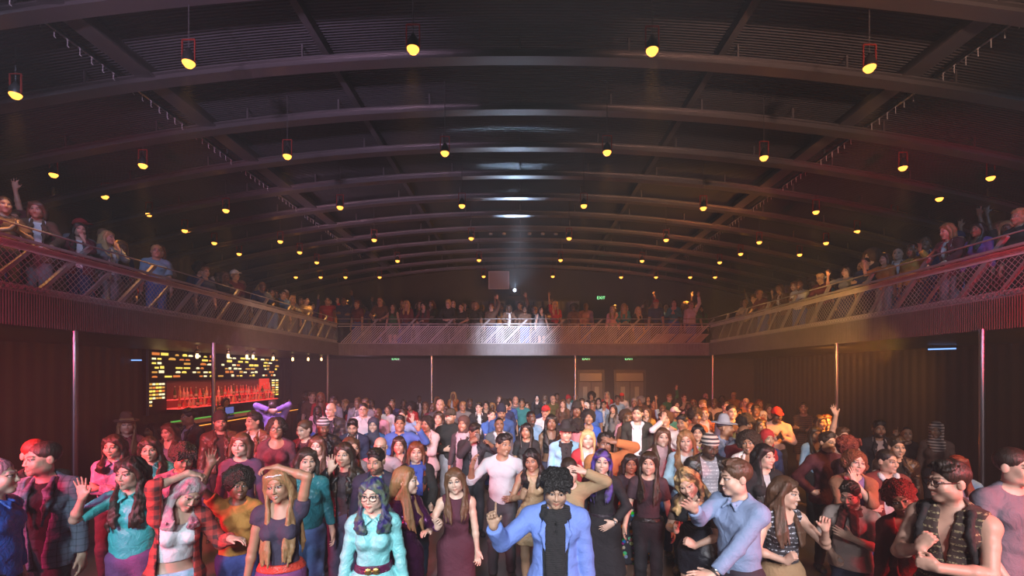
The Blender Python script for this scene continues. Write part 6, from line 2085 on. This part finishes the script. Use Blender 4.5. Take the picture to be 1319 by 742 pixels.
def M_own(kind):
    """a cloth, skin or hair material that takes its colour from the object it is on"""
    key = ('own', kind)
    if key in MATS:
        return MATS[key]
    m, nt, b = nodes(kind)
    oc = nt.nodes.new('ShaderNodeObjectInfo').outputs['Color']
    v = objcoord(nt, (1, 1, 0.16) if kind == 'hair' else (1, 1, 1))
    n = noise(nt, v, {'skin': 26, 'hair': 120, 'curls': 60}.get(kind, 9), 3)
    lo, hi = {'skin': (0.86, 1.1), 'hair': (0.5, 1.4), 'curls': (0.5, 1.4)}.get(kind, (0.8, 1.15))
    k = mix(nt, n, (lo,) * 3, (hi,) * 3)
    col = mix(nt, 1.0, oc, k, 'MULTIPLY')
    if kind == 'skin':
        at = nt.nodes.new('ShaderNodeAttribute'); at.attribute_name = 'feat'
        col = mix(nt, at.outputs['Alpha'], col, at.outputs['Color'])
    nt.links.new(col, b.inputs['Base Color'])
    b.inputs['Roughness'].default_value = {'skin': 0.48, 'hair': 0.42, 'leather': 0.33}.get(kind, 0.85)
    bump(nt, b, n, {'skin': 0.05}.get(kind, 0.6), {'skin': 0.002, 'hair': 0.006}.get(kind, 0.025))
    MATS[key] = m
    return m


KP = {}
need = list(range(len(KINDS)))
with ThreadPoolExecutor(4) as ex:
    kb = list(ex.map(lambda i: build_parts(kind_spec(i), 0.0185, 0.0100), need))
for i, (fig, parts) in zip(need, kb):
    KP[i] = [(nm, to_mesh(nm, P, Q, M_own({'body': 'skin', 'hair': 'curls' if mk[0] == 'curls' else 'hair', 'shoes': 'leather'}.get(nm, 'cotton')), C)) for nm, P, Q, C, mk, lab in parts if len(P)]

rc = random.Random(77)
USED = set(q['label'] for q in PEOPLE)
MAINP = ('shirt', 'dress', 'jacket', 'lapel', 'collar')


def place_copy(i, x, y, z, h, yaw, colour, low, hc, skin, where, group, hatc=None):
    sex, hair, gw, pose, fig, wear = KINDS[i]
    for t in range(200):                    # no two look-alikes in one place
        if (describe(i, colour, hc, hatc), where) not in TOLD:
            break
        colour = rc.choice(list(PAL))
        if t > 20: hc = rc.choice(['black', 'dark', 'brown', 'auburn', 'dblond'])
    TOLD.add((describe(i, colour, hc, hatc), where))
    root = bpy.data.objects.new('person', None)
    COL.objects.link(root)
    root.empty_display_size = 0.2
    root.location = (x, y, z)
    root.rotation_euler = (0, 0, math.radians(yaw))
    s_ = h / 1.765
    root.scale = (s_, s_, s_)
    made = {}
    for nm, me in KP[i]:
        o = link(nm, me, sub_of(nm, made) or root)
        made[nm] = o
        if nm == 'body': c_ = SK[skin]
        elif nm == 'hair': c_ = HC[hc]
        elif nm in ('jacket', 'lapel', 'dress', 'collar'): c_ = PAL[colour]
        elif nm == 'shirt': c_ = PAL['white'] if wear == 'jacket' and colour != 'white' else PAL['black'] if wear == 'jacket' else PAL[colour]
        elif nm == 'trousers': c_ = PAL[low]
        elif nm in ('cap', 'beanie', 'headscarf'): c_ = PAL[hatc]
        else: c_ = (0.02, 0.02, 0.022)
        o.color = (*c_, 1)
    root['desc'] = describe(i, colour, hc, hatc)
    root['where'] = where
    tag(root, root['desc'], 'person', group)
    COPIES.append(root)
    return root


def describe(i, colour, hc, hatc):
    sex, hair, gw, pose, fig, wear = KINDS[i]
    if hair in ('cap', 'beanie', 'hijab'):
        hw = 'in %s %s' % (hatc, {'cap': 'cap', 'beanie': 'beanie', 'hijab': 'headscarf'}[hair])
    elif hair == 'bald':
        hw = 'with bald head'
    else:
        hw = 'with %s %s hair' % (HW[hair], HCW[hc])
    lab = 'person %s%s %s %s' % (hw, ' and' if hw.startswith('in') else ',', colour, gw)
    return lab + (', ' + pose if pose else '')


TOLD = set()


COPIES = []


def pick(zone):
    i = rc.choice({'floor': list(range(0, 21)), 'rail': [0, 1, 3, 4, 7, 9, 10, 11, 12, 15, 17, 21, 22, 23, 24, 21, 22, 23, 24], 'behind': [0, 1, 3, 4, 5, 6, 8, 9, 10, 12, 13, 14, 16, 17, 18, 19, 20]}[zone])
    return i


def style(dark=0.0):
    c = rc.choice(list(PAL)) if rc.random() > dark else rc.choice(['black', 'navy', 'grey', 'maroon', 'brown', 'black'])
    return c, rc.choice(['black', 'black', 'navy', 'grey', 'blue']), rc.choice(['black', 'dark', 'dark', 'brown', 'brown', 'auburn', 'dblond', 'blond']), rc.choice(['fair', 'light', 'light', 'olive', 'tan', 'brown', 'dark'])


# floor, rear rows: (x, y of the crown, wanted kind or None, colour or None, hair colour or None)
FAR = [(435, 516, None, None, None), (409, 521, 0, 'pink', 'dark'), (445, 513, None, None, None), (453, 520, 5, None, 'dark'), (461, 511, None, None, None), (471, 512, 9, 'grey', None), (487, 524, 13, 'pink', None), (478, 513, None, None, None),
       (515, 534, 12, 'blue', 'black'), (520, 513, 0, 'black', 'black'), (519, 526, 12, 'light blue', 'dark'), (529, 517, 5, 'red', 'black'), (540, 508, 6, 'black', 'dark'), (558, 517, 15, 'maroon', None), (563, 509, 0, None, None), (584, 503, 7, 'orange', 'blond'),
       (596, 516, 9, 'grey', 'dblond'), (605, 512, 9, 'black', 'dark'), (617, 517, 10, 'black', 'black'), (626, 515, 0, 'grey', 'black'), (634, 517, 2, 'pink', 'dblond'), (633, 526, 11, 'blue', 'dark'), (650, 515, 14, 'navy', 'black'), (672, 512, 9, 'teal', 'dark'), (684, 528, 11, 'light blue', 'black'),
       (692, 507, 0, 'black', 'black'), (702, 507, 1, 'black', 'brown'), (712, 508, 13, 'olive', None), (717, 505, 9, 'brown', 'dark'), (703, 521, 18, 'white', None), (725, 513, 0, 'brown', 'brown'), (732, 508, 19, 'light blue', None), (741, 505, 15, 'teal', 'auburn'), (755, 517, 20, 'grey', None),
       (762, 504, 5, 'black', 'black'), (764, 514, 9, 'blue', 'dark'), (771, 511, 2, 'grey', 'black'), (778, 515, 6, 'light blue', 'dark'), (782, 503, 0, 'red', 'grey'), (795, 508, 9, 'light blue', 'dark'), (801, 505, 18, 'white', None), (806, 528, 5, 'pink', 'dark'), (809, 530, 0, 'brown', 'brown'),
       (817, 511, 11, 'grey', 'grey'), (825, 510, 5, 'brown', 'grey'), (833, 523, 0, 'mustard', 'brown'), (842, 513, 9, 'brown', 'black'), (862, 506, 17, 'green', 'dblond'), (869, 523, 18, 'teal', None), (881, 506, 9, 'beige', 'brown'), (893, 513, 3, 'orange', 'auburn'), (905, 514, 9, 'brown', 'dblond'), (909, 505, 13, 'brown', None),
       (908, 511, 0, 'orange', 'brown'), (920, 512, 11, 'beige', 'brown'), (945, 504, 9, 'mustard', 'blond'), (957, 514, 2, 'orange', 'auburn'), (961, 511, 13, 'orange', None), (966, 518, 10, 'black', 'auburn'), (973, 520, 10, 'maroon', 'dark'), (978, 513, 0, 'orange', 'auburn'), (983, 528, 20, 'navy', None), (990, 519, 0, 'black', 'dark'),
       (960, 535, 14, 'olive', 'black'), (958, 546, 13, 'maroon', None), (979, 538, 0, 'black', 'dark'), (988, 552, 20, 'navy', None), (1064, 533, 9, 'red', 'auburn'), (1050, 548, 0, 'light blue', 'dark'),
       (395, 503, 10, 'black', 'black'), (402, 501, 9, 'brown', 'brown'), (413, 503, 0, 'red', 'auburn'), (655, 512, 9, 'blue', 'dark'), (500, 520, 3, 'white', 'dark'), (853, 520, 8, 'light blue', 'brown'), (790, 520, 0, 'grey', 'dark'), (749, 512, 9, 'navy', 'dark'),
       (505, 512, 9, 'navy', 'dark'), (548, 516, 0, 'grey', 'brown'), (574, 520, 2, 'black', 'dark'), (643, 508, 0, 'black', 'brown'), (664, 509, 13, 'grey', None), (679, 516, 0, 'navy', 'dark'), (430, 508, 9, 'grey', 'dark'), (835, 508, 0, 'black', 'dark'), (872, 514, 5, 'maroon', 'black'), (887, 517, 0, 'black', 'dark'), (930, 508, 0, 'maroon', 'dark'), (935, 515, 9, 'black', 'dark'), (951, 524, 0, 'brown', 'dark')]
taken = [(q['root'].location.x, q['root'].location.y) for q in PEOPLE] + [((a - VX) / FPX * b, b) for a, b in ((96, 6.95), (275, 10.0), (422, 16.9), (556, 17.05), (741, 17.05), (918, 16.7), (1078, 10.1), (1265, 6.9))]
for px, py, k, c, hc in FAR:
    c0, low, hc0, sk = style(0.35)
    k = pick('floor') if k is None else k
    c = c or c0; hc = hc or hc0
    if k in (5,) and c == 'red': sk = 'brown'
    h = {'m': 1.74, 'f': 1.64}[KINDS[k][0]] + rc.uniform(-0.05, 0.05)
    d = min(max(FPX * (CZ - FZ - h) / (py + 2 - VY), 5.5), 19.0)
    dmax = 15.3 if px < 432 else 19.8
    d = min(d, dmax)
    for t in range(60):
        x = (px - VX) / FPX * d
        if all((x - a) ** 2 + (d - b) ** 2 > 0.2 for a, b in taken):
            break
        d += rc.choice((-0.12, 0.12)) * (1 + t / 12)
        d = min(max(d, 5.5), dmax)
    h = min(max(CZ - FZ - (py + 1.5 - VY) / FPX * d, 1.48), 1.93)
    taken.append((x, d))
    near = 'near the bar' if px < 430 else 'by the rear wall' if px < 556 else 'near the rear column' if px < 650 else 'under the rear balcony' if px < 741 else 'before the rear doors' if px < 835 else 'right of the rear doors' if px < 918 else 'at the amber-lit rear'
    place_copy(k, x, d, FZ, h, rc.uniform(-28, 28) + (-px + VX) * 0.03, c, low, hc, sk, near, DG, hatc='red' if px in (703, 801) else rc.choice(['navy', 'grey', 'white', 'black', 'red']))

# balconies: left, rear, right
LB = [(5, 284), (22, 276), (49, 265), (102, 287), (138, 296), (157, 304), (201, 315), (218, 328), (264, 345), (279, 355), (289, 349), (305, 349), (335, 365), (350, 375), (364, 373), (376, 379), (383, 382), (394, 381), (405, 389)]
RB = [(1008, 368), (1030, 362), (1046, 355), (1063, 356), (1077, 350), (1090, 345), (1115, 331), (1125, 321), (1140, 330), (1160, 318), (1175, 319), (1195, 306), (1227, 291), (1260, 289), (1290, 284), (1313, 277), (983, 375), (962, 387), (974, 381)]
BB = [(422, 383, 12), (443, 382, 11), (460, 386, 9), (469, 388, None), (491, 383, None), (506, 392, 2), (524, 388, 0), (536, 389, None), (548, 390, None), (563, 385, 13), (579, 387, None), (596, 393, None), (613, 388, 3), (620, 389, None), (633, 390, 17), (645, 390, 9), (655, 394, None), (668, 393, None), (676, 394, None), (687, 393, None), (697, 396, 2), (703, 392, None), (715, 389, 8), (724, 390, None), (739, 391, 5), (748, 390, None), (789, 395, 0), (804, 392, None), (822, 394, 0), (830, 387, None), (845, 387, 18), (853, 391, None), (868, 384, None), (879, 388, None), (890, 387, None), (902, 388, None)]
PH = {}
taken = []


def balcony_person(px, py, side, row):
    c, low, hc, sk = style(0.45)
    if side == 'rear':
        y = YB + 0.46 + row * 0.75 + rc.uniform(0, 0.2)
        x = (px - VX) / FPX * y
        yaw = rc.uniform(-25, 25)
    else:
        X = (XL - 0.44 - row * 0.62 - rc.uniform(0, 0.15)) if side == 'left' else (XR + 0.44 + row * 0.62 + rc.uniform(0, 0.15))
        x = X; y = FPX * X / (px - VX)
        if y > YB + 3.2: y = YB + 3.2
        yaw = (62 if side == 'left' else -62) + rc.uniform(-25, 20)
    for a, b in taken:
        if (a - x) ** 2 + (b - y) ** 2 < 0.17:
            return None
    k = pick('rail' if row == 0 else 'behind')
    h = CZ + (VY - py - 1) / FPX * y - BZ
    if row == 0 and KINDS[k][4].get('lean'):
        h += 0.06
    h = min(max(h, 1.52), 1.9)
    taken.append((x, y))
    return (k, x, y, BZ, h, yaw, c, low, hc, sk)


def put_balcony(items, side):
    for it in items:
        px, py = it[0], it[1]
        a = balcony_person(px, py, side, 0)
        if a:
            a = list(a)
            if len(it) > 2 and it[2] is not None: a[0] = it[2]
            place_copy(*a, 'on the %s balcony' % side, 'people on the %s balcony' % side, hatc=rc.choice(['red', 'black', 'navy', 'white']))
    for row in (1, 2, 3):
        for it in items[::1]:
            if rc.random() < (0.75 if row == 1 else 0.5 if row == 2 else 0.35):
                px = it[0] + rc.uniform(-7, 7)
                a = balcony_person(px, it[1] - rc.uniform(-2, 5) - row, side, row)
                if a:
                    place_copy(*a, 'on the %s balcony' % side, 'people on the %s balcony' % side, hatc=rc.choice(['red', 'black', 'navy', 'white']))


put_balcony(LB, 'left')
put_balcony(BB, 'rear')
put_balcony(RB, 'right')

# the bartender
bt = place_copy(3, cx - 0.62, ca + 2.9, FZ, 1.76, 60, 'beige', 'black', 'black', 'tan', 'behind the bar', 'bar staff')
bt['label'] = 'person in a beige T-shirt serving behind the bar counter'
COPIES.remove(bt); del bt['desc']; del bt['where']

# a label for every copy: how it looks, then what tells it from its look-alikes
from collections import defaultdict
by = defaultdict(list)
for o in COPIES:
    by[(o['desc'], o['where'])].append(o)
for (desc, where), os_ in by.items():
    os_.sort(key=lambda o: (o.location.x / o.location.y))
    for j, o in enumerate(os_):
        lab = desc + ', ' + where
        if len(os_) > 1:
            if len(os_) == 2: lab = desc + ', ' + where + (', left one' if j == 0 else ', right one')
            else: lab = desc + ', ' + where + ', ' + ORD[j] + ' from left'
        o['label'] = lab
    for o in os_:
        del o['desc']; del o['where']
print('PEOPLE', len(PEOPLE) + len(COPIES) + 1, 'long labels', sum(len(o['label'].split()) > 16 for o in COPIES))

# ---------------------------------------------------------------- light and haze
def spot(loc, tgt, e, c, size, blend=0.6, soft=0.25, name='stage_and_added_light'):
    return light('SPOT', loc, tgt, e, c, name, spot_size=math.radians(size), spot_blend=blend, shadow_soft_size=soft)


# the stage rig above and behind the camera, angled down so that the beams stay below the balconies
RIG = ((-5.0, (-4.4, 5.0, 0.9), 620, (0.88, 0.62, 0.90)), (-2.6, (-2.2, 5.2, 0.9), 950, (0.74, 0.94, 1.0)), (0.0, (0.0, 5.4, 0.9), 1350, (0.94, 0.93, 1.0)), (2.6, (2.2, 5.2, 0.9), 1000, (0.97, 0.92, 1.0)), (5.0, (4.4, 5.0, 0.9), 720, (1.0, 0.74, 0.72)))
for x, t, e, c in RIG:
    spot((x, -3.5, 4.7), t, e * 2.4, c, 40, 0.7, 0.4)
spot((-2.5, -3.4, 6.3), (-2.6, 11.5, 1.0), 5200, (1.0, 0.80, 0.95), 21, 0.8)          # rear rows
spot((0.3, -3.4, 6.3), (0.6, 11.5, 1.0), 8500, (1.0, 0.94, 0.95), 21, 0.8)
spot((3.0, -3.4, 6.3), (3.4, 11.5, 1.0), 4200, (1.0, 0.70, 0.50), 21, 0.8)
spot((-5.9, 0.6, 2.7), (-2.6, 4.6, 0.7), 1900, (1.0, 0.03, 0.12), 46)                 # red from the left
spot((5.9, 0.8, 2.7), (2.9, 4.0, 0.7), 1500, (1.0, 0.05, 0.07), 46)                   # red from the right
spot((-5.9, 3.2, 2.8), (-3.0, 7.5, 0.7), 2000, (1.0, 0.05, 0.07), 62)
spot((6.2, 8.0, 2.9), (2.6, 11.5, 1.2), 1500, (1.0, 0.30, 0.03), 100)                 # amber on the right rear
spot((6.2, 4.4, 2.8), (3.6, 6.6, 1.3), 260, (1.0, 0.35, 0.12), 80)
spot((-5.9, 9.5, 2.9), (-3.0, 13.0, 1.0), 700, (0.85, 0.40, 0.75), 100)               # mauve on the left rear
spot((-8.0, 5.0, 2.85), (-9.7, 9.0, 1.3), 110, (1.0, 0.36, 0.05), 110)                # wall washers
spot((7.6, 5.5, 2.85), (9.95, 8.8, 1.4), 120, (1.0, 0.36, 0.06), 110)
spot((7.2, 11.5, 2.85), (9.95, 16.0, 1.3), 260, (1.0, 0.36, 0.05), 110)
spot((3.8, 17.6, 2.85), (4.6, 21.3, 1.5), 110, (1.0, 0.40, 0.10), 120)
spot((-5.6, 17.6, 2.85), (-6.2, 21.3, 1.5), 150, (0.85, 0.45, 0.65), 120)
spot((0.0, 17.4, 2.85), (-0.3, 21.2, 1.2), 90, (0.12, 0.28, 0.8), 70)
spot((0.0, 11.6, 6.1), (-0.2, 17.0, 3.35), 6000, (0.70, 0.78, 1.0), 30, 1.0)           # rear railing
spot((-2.0, 6.0, 6.2), (-3.6, 17.0, 3.5), 150, (1.0, 0.72, 0.75), 22, 1.0)
spot((2.0, 6.0, 6.2), (4.0, 17.0, 3.5), 170, (1.0, 0.66, 0.35), 22, 1.0)
spot((5.3, 3.0, 3.0), (6.45, 7.2, 3.9), 900, (1.0, 0.03, 0.07), 50)                   # side railings
spot((3.4, 7.5, 3.0), (6.45, 11.5, 3.6), 700, (1.0, 0.52, 0.12), 50)
spot((-5.0, 2.6, 3.0), (-6.2, 6.6, 3.9), 420, (1.0, 0.05, 0.14), 50)
spot((-3.2, 9.0, 3.0), (-6.2, 13.5, 3.6), 300, (1.0, 0.62, 0.45), 50)
spot((5.0, 4.0, 6.1), (7.3, 8.0, 4.2), 320, (0.45, 0.62, 1.0), 50)
spot((-5.0, 4.0, 6.1), (-7.2, 9.0, 4.2), 260, (0.6, 0.62, 1.0), 50)
spot((-2.9, -3.0, 3.2), (-3.6, 8.0, 7.6), 3600, (0.72, 0.50, 0.85), 34, 1.0)           # up-lights into the roof haze
spot((3.3, -3.0, 3.2), (4.0, 8.0, 7.6), 3200, (0.95, 0.52, 0.40), 34, 1.0)
spot((PROJ[0], PROJ[1], PROJ[2]), (PROJ[0] + 0.1, 5.0, PROJ[2] + 0.2), 1800, (0.5, 0.72, 1.0), 19, 0.4, 0.05, 'projector_light')
spot((-4.6, 5.2, 2.9), (-6.2, 6.95, 2.1), 50, (0.6, 0.75, 1.0), 40)  # two cool spots added to put highlights on the nearest columns
spot((4.8, 5.0, 2.9), (6.35, 6.9, 2.1), 50, (0.6, 0.75, 1.0), 40)
spot((5.9, 8.5, 3.4), (2.6, 15.5, 7.2), 800, (1.0, 0.42, 0.10), 60, 1.0)  # pair added to make the rear roof haze glow amber and mauve
spot((-5.8, 8.5, 3.4), (-3.0, 15.5, 7.2), 450, (0.8, 0.5, 0.75), 60, 1.0)
spot((-6.0, 3.2, 0.4), (-8.6, 7.4, 2.6), 260, (1.0, 0.30, 0.03), 56, 1.0)  # low pair added for an amber glow on the side walls
spot((6.4, 3.2, 0.4), (8.8, 7.4, 2.6), 260, (1.0, 0.30, 0.03), 56, 1.0)
light('AREA', (XB + 0.5, y0 + (ny0 + ny1) / 2, 2.1), (XB + 0.5, y0 + (ny0 + ny1) / 2, 1), 26, (1.0, 0.2, 0.14), 'shelf_light', shape='RECTANGLE', size=0.3, size_y=ny1 - ny0 - 0.4)

w = bpy.data.worlds.new('hall_air')
scene.world = w
w.use_nodes = True
nt = w.node_tree
nt.nodes['Background'].inputs['Color'].default_value = (0.0, 0.0, 0.0, 1)
vs = nt.nodes.new('ShaderNodeVolumeScatter')
vs.inputs['Density'].default_value = 0.0064
vs.inputs['Anisotropy'].default_value = 0.25
vs.inputs['Color'].default_value = (0.9, 0.88, 0.9, 1)
nt.links.new(vs.outputs['Volume'], nt.nodes['World Output'].inputs['Volume'])

for o in list(scene.objects):
    if o.parent is None:
        o.location.z -= FZ

scene.view_settings.view_transform = 'Standard'
scene.view_settings.look = 'None'
scene.view_settings.gamma = 1.0
scene.view_settings.use_curve_mapping = False
scene.view_settings.exposure = 0.0
cy = scene.cycles
cy.use_denoising = True
cy.max_bounces = 4
cy.diffuse_bounces = 2
cy.glossy_bounces = 2
cy.transmission_bounces = 3
cy.volume_bounces = 0
cy.transparent_max_bounces = 6
cy.sample_clamp_indirect = 4.0
cy.sample_clamp_direct = 0.0
cy.caustics_reflective = False
cy.caustics_refractive = False
cy.use_light_tree = True
